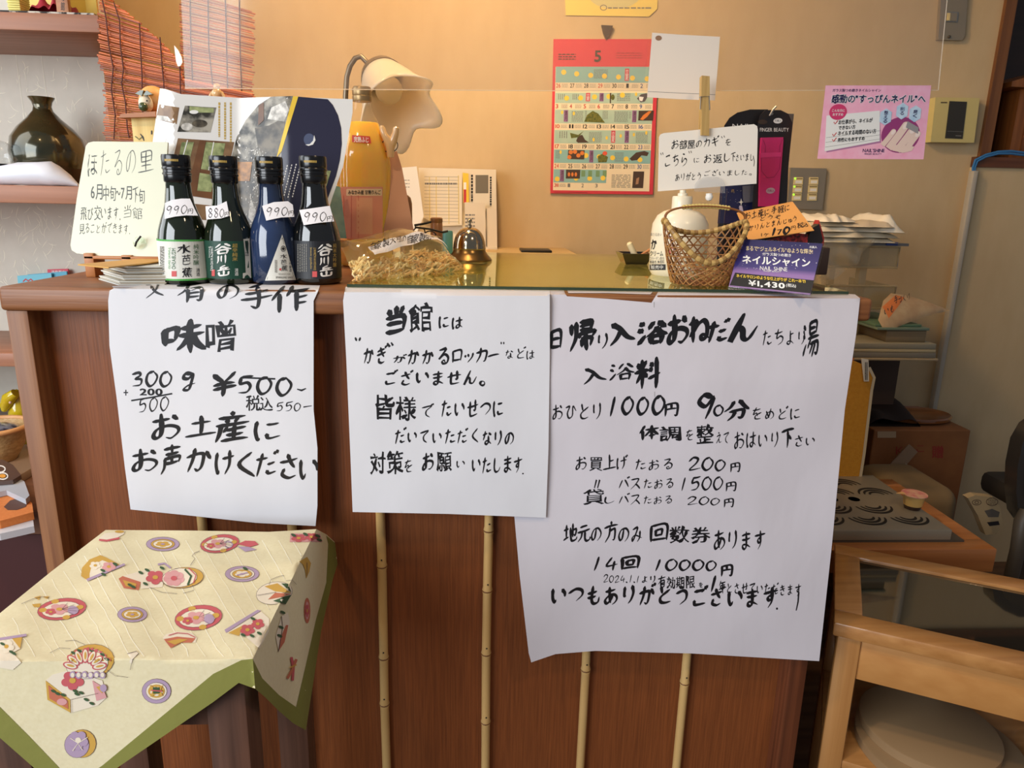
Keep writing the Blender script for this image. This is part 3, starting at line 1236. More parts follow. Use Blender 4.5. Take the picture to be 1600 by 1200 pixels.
# ------------------------------------------------------------------ sake bottles
GL_GREEN = M('bottle_glass_green', C(26, 34, 20), 0.06, spec=0.7, coat=0.6)
GL_BLACK = M('bottle_glass_black', C(16, 17, 16), 0.06, spec=0.7, coat=0.6)
GL_BLUE = M('bottle_glass_blue', C(15, 21, 34), 0.08, spec=0.7, coat=0.5, noise=(C(44, 62, 100), (12, 12, 18), 0.25))
CAPM = M('bottle_cap_black', C(18, 18, 19), 0.22, spec=0.6)
TAGP = M('price_tag_paper', C(236, 234, 238), 0.7)
LAB_W = M('label_white', C(226, 226, 218), 0.5)
LAB_G = M('label_green', C(18, 66, 50), 0.5)
LAB_K = M('label_black', C(30, 32, 38), 0.45)
GRN = M('label_leaf_green', C(76, 166, 74), 0.45)
SEAL = M('seal_red', C(206, 84, 84), 0.5)


def zp(zx, zy):      # coordinates read off the enlarged bottle view
    return 240+zx/5.3333, 230+zy/5.3333


def sake(cx, yb, wpx, ytop, mat, label, kind, tagq, price, seed):
    near = G(cx, yb, ZT)
    r = wpx/2/ppm(near[1]+.03)
    cy = near[1]+r*.93
    cxw = W(cx, yb-20, cy)[0]
    H = W(cx, ytop, cy)[2]-ZT
    z0 = ZT+.0012
    root = thing('sake_bottle', label, 'bottle', (cxw, cy, z0), 'small sake bottles on the counter')
    pr = [(.0, 0), (.88, 0), (.97, .012), (1, .035), (1, .33), (.985, .36), (.93, .42), (.80, .50), (.66, .57), (.56, .635), (.50, .72), (.475, .79), (.50, .80)]
    P_ = [(a*r, z0+q*H) for a, q in pr]
    b = MB()
    b.lathe(P_, cxw, cy, mat, 40)
    b.build('glass_body', root, 50)
    b = MB()
    b.lathe([(.50*r, z0+.79*H), (.53*r, z0+.80*H), (.53*r, z0+.845*H), (.56*r, z0+.85*H), (.56*r, z0+.86*H), (.53*r, z0+.865*H), (.53*r, z0+.885*H), (.56*r, z0+.89*H), (.565*r, z0+.90*H), (.54*r, z0+.91*H), (.555*r, z0+.92*H), (.555*r, z0+.985*H), (.53*r, z0+H), (0.0001, z0+H)], cxw, cy, CAPM, 36)
    zz = np.array([q[1] for q in P_[1:]])
    ra = np.array([q[0] for q in P_[1:]])
    cap_s = Lathe(cxw, cy, lambda z: .555*r)
    ci = Ink(cap_s)
    rr = random.Random(seed)
    x = -.45
    zc = z0+.955*H
    for k in range(16):
        a0 = -PI/2+x
        da = rr.uniform(.03, .06)
        x += da+.018
        R_ = .555*r+.0003
        z1, z2 = zc-.008*H, zc+.009*H
        b.add([(cxw+R_*math.cos(q), cy+R_*math.sin(q), z) for z in (z1, z2) for q in (a0, a0+da)], [(0, 1, 3, 2)], GOLD)
    b.build('screw_cap', root, 40)
    body = Lathe(cxw, cy, lambda z: r if z is None else float(np.interp(z, zz, ra)))
    R1 = r+.0003

    def band(a0, a1, q0, q1, m, RR=R1, mb=None, n=28):
        b_ = mb or MB()
        b_.lathe([(RR, z0+q0*H), (RR, z0+q1*H)], cxw, cy, m, n, a0, a1)
        return b_
    cyl = Lathe(cxw, cy, lambda z: R1)
    k = Ink(cyl)

    def vt(t, x0, y0, x1, y1, m, **kw):
        a, c = zp(x0, y0), zp(x1, y1)
        k.text(t, a[0], a[1], c[0], c[1], m, **kw)
    A0, A1 = -PI*.97, -PI*.02
    if kind == 1:
        b = band(A0, A1, .045, .345, LAB_W)
        band(A0, A1, .030, .045, GRN, mb=b)
        band(A0, A1, .338, .352, GRN, R1+.0001, mb=b)
        vt('水', 193, 808, 306, 886, INK, bold=.02, brush=.02)
        vt('芭', 236, 893, 306, 982, INK, bold=-.006, brush=.02)
        vt('蕉', 236, 1000, 322, 1085, INK, bold=.02, brush=.02)
        vt('純米吟醸', 332, 806, 378, 984, GREEN, vert=True)
        vt('清酒', 354, 1008, 386, 1076, BLACK, vert=True)
        vt('MIZUBASHO', 150, 842, 182, 1016, GREEN, rot=90)
        vt('JUNMAI GINJO', 122, 836, 142, 1014, GRN, rot=90)
        a, c = zp(150, 1032), zp(190, 1078)
        k.rect(a[0], a[1], c[0], c[1], SEAL, 2)
        a, c = zp(50, 826), zp(88, 1060)
        k.scrib(a[0], a[1], c[0], c[1], 4, GREYTXT, 2, 4, vert=True, seg=9)
    elif kind == 2:
        b = band(A0, A1, .045, .345, LAB_G)
        for t, q in (('谷', (505, 800, 650, 895)), ('川', (528, 893, 606, 970)), ('岳', (530, 982, 638, 1076))):
            vt(t, *q, WHITE, bold=.03, brush=.02)
        vt('超辛純米', 656, 802, 700, 950, GOLD, vert=True)
        vt('清酒', 676, 1008, 706, 1072, WHITE, vert=True)
        vt('TANIGAWADAKE', 474, 826, 496, 1030, WHITE, rot=90)
        vt('Junmai', 458, 826, 472, 920, WHITE, rot=90)
        a, c = zp(484, 1020), zp(510, 1074)
        k.rect(a[0], a[1], c[0], c[1], SEAL, 2)
        q = [zp(748, 766), zp(800, 760), zp(806, 930), zp(814, 1088), zp(744, 1094), zp(744, 1050), zp(768, 1046), zp(762, 900)]
        k.fill(q, LAB_W, 1)
        for i in range(9):
            y = 800+i*13
            a, c = zp(764, y), zp(794, y)
            k.line([a, c], rr.uniform(.4, 1.3), BLACK, 3)
    elif kind == 3:
        b = MB()
        a, bb, c = zp(1072, 728), zp(1186, 1106), zp(928, 1112)
        k.fill([a, bb, c], LAB_W, 1, 3)
        a, bb, c = zp(1072, 752), zp(1172, 1096), zp(944, 1102)
        k.line([a, bb, c, a], .5, BLACK, 3)
        q = zp(1080, 846)
        k.ring(q[0], q[1], 3.4, 4.2, .9, BLACK, 3)
        k.fill([(q[0], q[1]-3), (q[0]+2.4, q[1]), (q[0], q[1]+3), (q[0]-2.4, q[1])], BLACK, 3)
        vt('水', 1052, 890, 1112, 930, INK, bold=.0, brush=.02, layer=3)
        vt('芭', 1060, 935, 1108, 978, INK, bold=-.006, brush=.02, layer=3)
        vt('蕉', 1064, 984, 1118, 1034, INK, brush=.02, layer=3)
        vt('純米吟醸酒', 1130, 900, 1150, 1040, BLACK, vert=True, layer=3)
        vt('SPARKLING SAKE', 1018, 1076, 1160, 1094, BLACK, layer=3)
        vt('MIZUBASHO PURE', 1040, 1052, 1140, 1064, GREYTXT, layer=3)
        q = zp(1056, 1018)
        k.ell(q[0], q[1], 1.8, 1.9, SEAL, 3)
        a, c = zp(1008, 940), zp(1030, 1046)
        k.scrib(a[0], a[1], c[0], c[1], 2, GREYTXT, 3, 4, vert=True, seg=7)
    else:
        b = band(A0, A1, .045, .345, LAB_K)
        for t, q in (('谷', (1365, 804, 1492, 908)), ('川', (1386, 908, 1462, 984)), ('岳', (1384, 984, 1496, 1080))):
            vt(t, *q, WHITE, bold=.03, brush=.02)
        vt('TANIGAWADAKE', 1334, 836, 1354, 1026, GOLD, rot=90)
        vt('Junmai Daiginjo', 1302, 834, 1320, 1014, GOLD, rot=90)
        vt('純米大吟醸', 1496, 800, 1524, 1000, GOLD, vert=True)
        a, c = zp(1322, 1034), zp(1362, 1082)
        k.rect(a[0], a[1], c[0], c[1], SEAL, 2)
        a, c = zp(1194, 806), zp(1282, 1040)
        k.scrib(a[0], a[1], c[0], c[1], 5, GREYTXT, 2, 4, vert=True, seg=9)
    if b.v:
        for m_ in range(1):
            pass
    kk = MB()
    for src in (b, k.mb):
        if src.v:
            o = len(kk.v)
            kk.v += src.v
            kk.f += [tuple(q+o for q in f) for f in src.f]
            kk.m += [kk.mi(src.mats[i]) for i in src.m]
    kk.build('bottle_label', root, None)
    # handwritten price tag stuck across the shoulder
    tq = [zp(*q) for q in tagq]
    mz = sum(body.hit([q])[0][2] for q in tq[:4])/4
    rt = float(np.interp(mz, zz, ra))
    hz = [body.hit([q])[0][2] for q in tq]
    zl0, zl1 = min(hz), max(hz)
    rl0, rl1 = float(np.interp(zl0-.004, zz, ra)), float(np.interp(zl1, zz, ra))
    t = Ink(Lathe(cxw, cy+.055, lambda z: rl0+.056 if z is None else float(np.interp(z, [zl0, zl1], [rl0, rl1]))+.0562))
    t.fill(tq, TAGP, 1, 4)
    x0, y0, x1, y1, sl = price[1]
    a, c = zp(x0, y0), zp(x1, y1)
    t.text(price[0], a[0], a[1], a[0]+(c[0]-a[0])*.78, c[1], INK, 2, bold=.0, brush=.012, slope=sl)
    t.text('円', a[0]+(c[0]-a[0])*.80, a[1]+(c[1]-a[1])*.42+sl*(c[0]-a[0])*.8, c[0], c[1]+sl*(c[0]-a[0])*.8, INK, 2, bold=-.008, brush=.012)
    t.build('price_tag', root)
    return root


sake(291, 446, 71.5, 244, GL_GREEN, 'leftmost small green sake bottle with white label edged in green', 1,
     [(95, 465), (150, 440), (230, 428), (304, 428), (340, 510), (370, 570), (270, 568), (180, 578), (90, 598)], ('990', (108, 488, 328, 566, -.06)), 1)
sake(362, 446, 71.5, 246, GL_GREEN, 'second small sake bottle, with dark green label and 880 yen tag', 2,
     [(432, 492), (530, 486), (608, 450), (632, 572), (560, 594), (440, 602)], ('880', (456, 506, 624, 590, -.03)), 2)
sake(431, 446, 70.5, 247, GL_BLUE, 'blue glass sake bottle with a white triangular label', 3,
     [(904, 490), (1000, 458), (1120, 450), (1160, 480), (1172, 580), (1060, 586), (938, 612)], ('990', (942, 500, 1168, 578, -.03)), 3)
sake(497, 446, 71.5, 246, GL_BLACK, 'rightmost small black sake bottle, with black label and gold print', 4,
     [(1214, 524), (1340, 506), (1468, 488), (1504, 618), (1380, 630), (1250, 650)], ('990', (1256, 540, 1492, 624, -.02)), 4)

# ------------------------------------------------------------------ envelopes, sign board, easel with brochure
b = MB()
root = thing('envelope_stack', 'stack of pale brochures under a brown envelope at the left end of the counter', 'stack of brochures', (*G(200, 440, ZT)[:2], ZT))
ENV = [M('envelope_paper_%d' % i, c, .7) for i, c in enumerate((C(206, 206, 198), C(188, 178, 160), C(214, 212, 200), C(166, 150, 126)))]
TOPENV = M('brown_envelope', C(214, 164, 84), .6, noise=(C(200, 148, 70), 20, .3))
rr = random.Random(4)
zc = ZT
A_, B_ = G(190, 446, ZT), G(136, 430, ZT)
ndir = (B_-A_)/np.linalg.norm(B_-A_)
zz_top = ZT+.024
n = 13
for i in range(n):
    h = (zz_top-ZT)/n
    j = rr.uniform(-.004, .003)
    p0 = A_+ndir*0+np.array([j+i*.0006, rr.uniform(-.003, .002)+i*.0004, 0])
    p1 = p0+ndir*.085
    p2 = p1+np.array([.10, .030, 0])
    p3 = p0+np.array([.052, .012, 0])
    front = [np.array([*q[:2], zc+.0002]) for q in (p0, p3, p2, p1)]
    b.prism(front, (0, 0, h*.82), ENV[i % 4])
    zc += h
b.build('brochures', root)
b = MB()
q = [G(122, 416, zz_top), G(170, 421, zz_top+.001), G(252, 411, zz_top), G(250, 404, zz_top)]
b.prism([p+np.array([0, 0, .001]) for p in q], (0, 0, .0016), TOPENV)
b.build('envelope', root)

root = thing('sign_board', 'cream hand-lettered firefly sign board leaning behind the brochure stack', 'sign', (-.52, .14, ZT))
SB = P3(W(110, 395, .125), W(250, 407, .125), W(133, 222, .16))
BOARD = M('cream_board', C(230, 232, 208), .35)
pq = [(134, 228), (138, 223), (146, 221), (262, 222), (252, 409), (180, 403), (120, 396), (112, 391), (110, 383), (120, 310)]
b = slab(MB(), pq, SB, .004, BOARD)
k = Ink(SB)
T = k.text
T('ほたるの', 137, 234, 212, 276, GREYINK, 1, bold=-.03, brush=.02)
T('里', 216, 234, 240, 270, GREYINK, 1, bold=-.02, brush=.02)
T('6月', 142, 288, 160, 312, GREYINK, 1, bold=.004)
T('中旬', 161, 290, 181, 314, GREYINK, 1, bold=-.004, brush=.01)
T('～', 181, 298, 188, 305, GREYINK, 1)
T('7月', 189, 291, 206, 312, GREYINK, 1, bold=.004)
T('下旬', 207, 292, 226, 318, GREYINK, 1, bold=-.004, brush=.01)
T('飛び交います.', 126, 320, 188, 344, GREYINK, 1, bold=-.004, brush=.015, slope=.04)
T('当館', 193, 320, 222, 342, GREYINK, 1, bold=-.02, brush=.015, slope=.04)
T('見ることができます.', 124, 346, 203, 366, GREYINK, 1, bold=-.01, brush=.015, slope=.02)
b.v += []
o = len(b.v)
b.v += k.mb.v; b.f += [tuple(q+o for q in f) for f in k.mb.f]; b.m += [b.mi(k.mb.mats[i]) for i in k.mb.m]
k2_ = Ink(SB)
b.build('board', root, 30)
W_EASEL = wood('easel_wood', C(196, 128, 70), C(164, 98, 46), 'x', 60, .45)
b = MB()
p = SB.hit([(219, 380)], .001)[0]
b.lathe([(.0001, -.001), (.0085, -.001), (.009, .001), (.004, .004), (.003, .008), (.0001, .009)], 0, 0, clear('suction_cup', (.9, .93, .88, 1), .1), 18, R=Matrix.Rotation(PI/2, 3, 'X'), org=p)
b.tube([p+np.array([-.004, -.006, -.004]), p+np.array([.0, -.010, .002]), p+np.array([.006, -.008, .010])], .0013, BLACK, 6)
b.build('suction_hook', root)
b = MB()
zb = SB.hit([(150, 400)])[0][2]
xa, xb_ = W(137, 400, .13)[0], W(152, 400, .13)[0]
b.box((xa, .119, ZT), (xb_, .15, zb+.004), W_EASEL, .001)
b.box((xa+.05, .119, ZT), (xa+.064, .15, zb+.002), W_EASEL, .001)
b.box((xa, .119, zb-.004), (xa+.12, .16, zb+.0005), W_EASEL, .001)
b.build('wooden_stand', root)

# wooden easel that holds the brochure
YE = .165
root = thing('wooden_easel', 'small orange wooden easel behind the bottles holding the open brochure', 'easel', (-.42, YE, ZT))
b = MB()
zl = W(230, 368, YE-.02)[2]
xl_, xr_ = W(215, 365, YE-.02)[0], W(540, 365, YE-.02)[0]
b.box((xl_, YE-.024, zl-.012), (xr_, YE+.004, zl), W_EASEL, .004)
b.build('ledge', root)
for x in (xl_+.045, xr_-.045):
    b = MB()
    b.box((x-.008, YE-.02, ZT), (x+.008, YE-.004, zl-.010), W_EASEL, .001)
    b.box((x-.008, YE-.004, ZT), (x+.008, YE+.075, ZT+.012), W_EASEL, .001)
    b.build('leg', root)
b = MB()
b.box((xl_+.06, YE+.055, ZT+.01), (xr_-.06, YE+.063, ZT+.14), W_EASEL, .001)
b.build('back_rest', root)

# brochure: four panels, gently folded
BRO = M('brochure_paper', C(232, 230, 226), .3)


class Fold:
    """zig-zag folded sheet: depth at the fold columns (pixel x along the top edge), leaning back with height"""
    def __init__(s, xs, ys, z0, lean):
        s.xs, s.ys, s.z0, s.lean = xs, ys, z0, lean

    def hit(s, px, off=0.0):
        d = rays(px)
        y = np.full(len(d), float(np.mean(s.ys)))
        for _ in range(8):
            t = (y-CAM[1])/d[:, 1]
            p = CAM+d*t[:, None]
            y = np.interp(p[:, 0], s.xs, s.ys)+s.lean*(p[:, 2]-s.z0)-off
        t = (y-CAM[1])/d[:, 1]
        return CAM+d*t[:, None]


fx = [W(q, 250, YE)[0] for q in (225, 270, 365, 448, 552)]
FS = Fold(fx, [YE+.012, YE-.012, YE+.008, YE-.008, YE+.006], zl, .16)
k = Ink(FS)
yb_ = 363
k.fill([(250, 138), (258, 139), (283, 147), (376, 153), (458, 150), (470, 152), (551, 155), (551, 175), (536, 260), (518, 312), (500, yb_), (300, yb_), (218, 356), (236, 240)], BRO, 0, 7)
PH = dict(
    room=M('photo_room', C(150, 118, 84), .3, noise=(C(96, 66, 44), 40, .2)),
    rock=M('photo_rock', C(176, 170, 156), .3, noise=(C(52, 50, 44), 60, .12)),
    dark=M('photo_water', C(120, 110, 92), .3, noise=(C(44, 40, 34), 70, .15)),
    night=M('photo_night', C(44, 44, 66), .3),
    amber=M('photo_amber', C(206, 142, 62), .3, noise=(C(90, 56, 28), 90, .2)),
    leaf=M('photo_leaf', C(176, 184, 130), .3, noise=(C(104, 116, 74), 110, .2)),
    wood=M('photo_wood', C(128, 86, 54), .3, noise=(C(90, 58, 36), 40, .3)),
    snow=M('photo_snow', C(226, 222, 214), .3, noise=(C(150, 146, 138), 120, .15)),
)
k.fill([(249, 163), (280, 168), (276, 194), (243, 186)], PH['room'], 1, 6)
k.fill([(246, 180), (262, 182), (270, 191), (243, 186)], PH['snow'], 2, 6)
k.ell(254, 166, 2.6, 3, WHITE, 2)
k.fill([(289, 165), (338, 168), (329, 207), (277, 206)], PH['rock'], 1, 6)
k.fill([(296, 166), (334, 169), (334, 176), (296, 176)], PH['leaf'], 2, 6)
k.ell(303, 175, 7, 3, WHITE, 3); k.ell(312, 193, 12, 6, PH['dark'], 2); k.ell(292, 198, 9, 6, PH['snow'], 2)
for i, x in enumerate((361, 354, 347)):
    k.scrib(x-2.5-i*2, 160, x+1.5-i*2, 222-i*4, 1, GOLD, 1, i, .7, True, 11)
k.fill([(278, 216), (366, 222), (346, 312), (256, 300), (270, 250)], PH['room'], 1, 6)
k.fill([(284, 222), (303, 222), (292, 268), (276, 262)], PH['leaf'], 2, 6)
k.fill([(322, 222), (352, 224), (344, 268), (314, 264)], PH['leaf'], 2, 6)
k.fill([(312, 219), (322, 220), (306, 300), (292, 298)], PH['wood'], 3, 6)
k.line([(293, 219), (281, 262)], 1.5, WHITE, 3); k.line([(334, 222), (326, 266)], 1.5, WHITE, 3)
k.fill([(262, 262), (345, 268), (338, 312), (256, 300)], PH['wood'], 2, 6)
k.fill([(312, 270), (336, 274), (330, 300), (308, 298)], PH['leaf'], 3, 6)
k.fill([(236, 240), (268, 246), (256, 300), (226, 296)], PH['room'], 1, 6)
k.line([(258, 216), (248, 300)], 2.2, WHITE, 2)
k.fill([(300, 318), (330, 321), (322, 344), (298, 342)], PH['room'], 1, 6)
for i in range(3):
    k.scrib(226+i*6, 312, 230+i*6, 340, 1, GREYTXT, 1, i, .5, True, 6)
arc = [(424, 151), (404, 164), (384, 188), (370, 214), (362, 244)]
k.fill(arc+[(364, 310), (366, yb_-1), (430, yb_-1), (444, 200), (458, 150)], PH['rock'], 1, 6)
k.fill([(398, 200), (420, 196), (436, 188), (446, 190), (436, 246), (412, 250), (402, 226)], PH['dark'], 2, 6)
k.fill([(424, 168), (446, 158), (452, 172), (444, 190), (418, 186)], PH['snow'], 3, 6)
k.fill([(362, 244), (384, 250), (434, 246), (430, yb_-2), (366, yb_-2)], PH['dark'], 2, 6)
rr = random.Random(9)
for i in range(150):
    y = rr.uniform(228, 352)
    k.ell(rr.gauss(402-(y-240)*.08, 9), y, rr.uniform(.4, 1.2), rr.uniform(.5, 1.6), WHITE, 4, n=6)
k.fill([(404, 165), (412, 160), (412, 188), (403, 196)], PH['wood'], 4, 6)
k.fill([(366, 253), (394, 253), (390, 283), (365, 283)], PH['amber'], 5, 6)
k.fill([(393, 312), (400, 330), (396, 350), (388, 340), (390, 320)], PH['snow'], 3, 6)
k.fill([(458, 150), (466, 151), (440, 236), (432, 246)], YELLOW, 3, 6)
nt = [(466, 151), (512, 155), (520, 164), (528, 180), (533, 200), (534, 225), (531, 250), (525, 275), (512, 310), (494, yb_-1), (430, yb_-1), (440, 236)]
k.fill(nt, PH['night'], 2, 6)
k.ell(483, 218, 8.5, 9.5, M('moon_shade', C(78, 88, 118), .4), 3)
k.fill([(491, 211), (493, 219), (489, 226), (482, 228), (477, 226), (484, 225), (489, 220)], WHITE, 4)
for i, x in enumerate((449, 456, 463, 470)):
    k.scrib(0, 0, 0, 0, 0, WHITE)
    for j in range(13):
        yy = 258+j*4.2-i*1.0
        k.line([(x-j*1.05, yy), (x-j*1.05-.6, yy+2.6)], 1.6, WHITE, 3)
k.fill([(504, 266), (517, 267), (510, 291), (500, 290)], PH['leaf'], 3, 6)
tag(k.build('brochure', smooth=20), 'open glossy bath-house brochure with a night sky moon panel, standing behind the bottles', 'brochure')

# ------------------------------------------------------------------ juice bottle, clip, brown card, teal card
near = G(566, 424, ZT)
YJ = .37
rj = 40/ppm(YJ)
cxj = W(571, 330, YJ)[0]
ztop = W(548, 136, YJ)[2]
Hj = ztop-ZT
root = thing('juice_bottle', 'tall clear bottle of orange apple juice with pink label behind the brochure', 'bottle', (cxj, YJ, ZT))
b = MB()
cap_r = 12.5/ppm(YJ)
cxc = W(548, 148, YJ)[0]
JU = M('apple_juice', C(255, 196, 76), .12, spec=.6, coat=.3)
_p = JU.node_tree.nodes['Principled BSDF']
_p.inputs['Subsurface Weight'].default_value = 1.0
_p.inputs['Subsurface Radius'].default_value = (.06, .03, .008)
_p.inputs['Subsurface Scale'].default_value = .35
ZS = lambda y: W(565, y, YJ)[2]
Pj = [(.0001, ZT+.001), (rj*.93, ZT+.001), (rj, ZT+.008), (rj, ZS(262)), (rj*.93, ZS(235)), (rj*.76, ZS(210)), (rj*.55, ZS(192)), (.0001, ZS(190.5))]
b.lathe(Pj, cxj, YJ, JU, 40)
b.build('juice', root, 50)
b = MB()
b.lathe([(rj*1.004, ZT+.006), (rj*1.006, ZS(262)), (rj*.94, ZS(235)), (rj*.77, ZS(210)), (rj*.56, ZS(190)), (rj*.36, ZS(174)), (rj*.30, ZS(160)), (rj*.30, ZS(156))], cxj, YJ, CLEAR, 40)
b.build('glass_body', root, 50)
b = MB()
CAPG = M('cap_tan_metal', C(168, 142, 100), .35, .6)
b.lathe([(rj*.33, ZS(159)), (rj*.345, ZS(157)), (rj*.345, ZS(151)), (rj*.33, ZS(150)), (rj*.345, ZS(148)), (rj*.345, ZS(139)), (rj*.31, ZS(136)), (.0001, ZS(135))], cxj, YJ, CAPG, 30)
b.build('screw_cap', root, 30)
cyl = Lathe(cxj, YJ, lambda z: rj*1.02)
k = Ink(cyl)
LABP = M('label_salmon', C(222, 150, 126), .5)
k.fill([(532, 292), (598, 292), (598, 373), (534, 373)], LABP, 1, 5)
for x in (537, 549, 560):
    k.line([(x, 305), (x, 372)], .6, RED, 2)
for y in (316, 332, 348, 362):
    k.line([(535, y), (558, y)], .6, RED, 2)
k.fill(rounded(541, 295, 597, 306, 2), M('label_cream', C(232, 204, 170), .5), 2, 5)
k.text('みなかみ産 甘熟りんご', 544, 297, 595, 304, BLACK, 4, bold=.02)
k.fill([(557, 309), (582, 309), (582, 366), (557, 366)], M('label_peach', C(226, 170, 138), .5), 2, 5)
k.build('bottle_label', root)
k = Ink(Lathe(cxj, YJ, lambda z: rj*1.02 if z is None else float(np.interp(z, [ZT, ZS(262), ZS(235), ZS(210)], [rj*1.02, rj*1.02, rj*.96, rj*.8]))))
k.fill([(550, 211), (578, 213), (580, 224), (550, 222)], M('label_red_band', C(196, 60, 44), .5), 1, 4)
k.text('完熟ふじ', 553, 213, 576, 222, WHITE, 2, bold=.02, slope=.05)
k.build('neck_label', root)

PBR = M('pinkish_brown_card', C(184, 138, 112), .5)
BC = P3(W(590, 372, .335), W(648, 372, .335), W(604, 240, .375))
b = slab(MB(), [(592, 244), (620, 236), (628, 262), (646, 358), (640, 372), (600, 372), (598, 320)], BC, .003, PBR)
tag(b.build('leaning_card', smooth=None), 'plain pinkish-brown card leaning against the juice bottle', 'card')
b = MB()
TEAL = M('teal_card', C(98, 138, 132), .5, noise=(C(132, 164, 150), 40, .15))
TC = P3(W(515, 372, .29), W(545, 372, .29), W(520, 290, .31))
slab(b, [(524, 290), (531, 292), (541, 372), (512, 376), (505, 360)], TC, .003, TEAL)
tag(b.build('teal_leaflet', smooth=None), 'teal patterned leaflet between the brochure and the juice bottle', 'leaflet')

# two-pronged clear clip with a thin ring on the brown card
CLIP = M('amber_plastic', C(226, 186, 132), .18, spec=.6, coat=.5)
root = thing('hair_clip', 'translucent two-pronged clip with a thin dark ring on top of the pinkish-brown card', 'clip', W(612, 246, .36))
yk = .352
b = MB()
w2 = lambda x, y: W(x, y, yk)
b.tube([w2(610, 246), w2(610, 232), w2(608, 222), w2(600, 210), w2(597, 200), w2(597, 196)], [.006, .007, .008, .0055, .005, .003], CLIP, 12)
b.tube([w2(610, 232), w2(614, 220), w2(618, 208), w2(619, 200), w2(619, 198)], [.006, .007, .0055, .005, .003], CLIP, 12)
b.build('prongs', root)
b = MB()
b.tube([w2(609+12.5*math.cos(a), 227+11*math.sin(a)) for a in np.linspace(0, 2*PI, 26)], .0007, BLACK, 6, False)
b.build('ring', root)
# amber figurine behind the brochure top
root = thing('crystal_ornament', 'tiny clear amber ornament standing behind the top edge of the brochure', 'ornament', W(339, 160, .30))
b = MB()
yo = .30
b.ball(W(339, 136, yo), .0055, CLIP, 10)
b.ball(W(339, 146, yo), .008, CLIP, 12)
for s_ in (-1, 1):
    b.tube([W(339, 144, yo), W(339+8*s_, 146, yo), W(339+12*s_, 152, yo)], [.004, .003, .002], CLIP, 8)
b.tube([W(339, 148, yo), W(339, 170, yo), W(339, 190, yo)], [.006, .005, .004], CLIP, 8)
b.build('body', root)
b = MB()
zo = W(339, 190, yo)[2]
b.box((W(339, 0, yo)[0]-.02, yo-.02, ZT), (W(339, 0, yo)[0]+.02, yo+.02, zo+.004), W_EASEL, .003)
b.build('base', root)

# ------------------------------------------------------------------ bag of dried radish strips
root = thing('dried_radish_bag', 'clear bag of shredded dried radish with a handwritten strip label on the glass plate', 'bag of food', (*G(630, 430, GT)[:2], GT))
a0, a1, a2 = G(548, 441, GT+.001), G(728, 421, GT+.001), W(630, 357, .235)
BP = P3(a0, a1, a2)


class Pillow:
    def __init__(s, pl, poly, th, seed):
        s.pl, s.poly, s.th, s.n = pl, np.array(poly, float), th, pl.n
        r = random.Random(seed)
        s.k = [(r.uniform(-.25, .25), r.uniform(-.25, .25), r.uniform(0, 6), r.uniform(.3, 1)) for _ in range(8)]

    def hit(s, px, off=0.0):
        p = np.asarray(px, float).reshape(-1, 2)
        d = np.full(len(p), 1e9)
        for i in range(len(s.poly)):
            a, b = s.poly[i], s.poly[(i+1) % len(s.poly)]
            ab = b-a
            t = np.clip(((p-a) @ ab)/(ab @ ab), 0, 1)
            d = np.minimum(d, np.hypot(*(p-(a+t[:, None]*ab)).T))
        h = s.th*np.sqrt(np.clip(d/22, 0, 1))
        w_ = sum(g*np.sin(a*p[:, 0]+b*p[:, 1]+c) for a, b, c, g in s.k)
        h = h*(1+.05*w_)
        return s.pl.hit(p)+s.n*(h+off)[:, None]


bagp = [(531, 379), (560, 374), (612, 359), (624, 357), (660, 366), (682, 370), (700, 396), (728, 421), (690, 429), (640, 435), (600, 439), (563, 442), (556, 440), (545, 414)]
BAGF = clear('bag_film', (.97, .97, .92, 1), .10, haze=(C(206, 196, 140), .13), ior=1.6)
k = Ink(Pillow(BP, bagp, .017, 3))
k.fill(bagp, BAGF, 0, 5)
kb = Ink(Pillow(BP, bagp, -.002, 4))
kb.fill(bagp, BAGF, 0, 8)
o = len(k.mb.v)
k.mb.v += kb.mb.v; k.mb.f += [tuple(q+o for q in f[::-1]) for f in kb.mb.f]; k.mb.m += kb.mb.m
k.build('bag', root, 50)
b = MB()
STR = [M('radish_strip_%d' % i, c, .6) for i, c in enumerate((C(255, 224, 158), C(248, 204, 136), C(226, 178, 110), C(255, 236, 186)))]
rr = random.Random(12)
low = [(546, 412), (560, 410), (572, 420), (640, 400), (696, 398), (724, 420), (690, 428), (640, 433), (600, 437), (562, 440), (556, 438)]
pil = Pillow(BP, bagp, .0125, 3)
cnt = 0
while cnt < 190:
    x, y = rr.uniform(545, 726), rr.uniform(398, 441)
    if not inside(low, (x, y)):
        continue
    cnt += 1
    a = rr.gauss(0, .7)
    pts = []
    L = rr.uniform(10, 26)
    ph = rr.uniform(0, 6)
    for i in range(6):
        t = i/5-.5
        pts.append((x+L*t*math.cos(a)+2.2*math.sin(ph+i*1.3), y+L*t*math.sin(a)*.5+2*math.cos(ph+i*1.7)))
    pts = [p for p in pts if inside(bagp, p)]
    if len(pts) < 3:
        continue
    offs = [rr.uniform(-.007, .0) for _ in pts]
    P_ = [pil.hit([p], o_)[0] for p, o_ in zip(pts, offs)]
    b.tube(P_, [rr.uniform(.0010, .0021)]*len(P_), STR[rr.randrange(4)], 5)
ob = b.build('radish_strips', root)
ob['kind'] = 'stuff'
k = Ink(Pillow(BP, bagp, .0225, 3))
k.fill([(564, 403), (600, 391), (650, 376), (662, 377), (676, 382), (690, 390), (695, 396), (690, 397), (672, 391), (655, 391), (610, 405), (572, 419)], TAGP, 1, 4)
k.text('自家製大根の', 568, 397, 624, 410, INK, 2, bold=.01, brush=.015, slope=-.27)
k.text('自家製切干', 626, 384, 672, 397, INK, 2, bold=.01, brush=.015, slope=-.12)
k.build('strip_label', root)

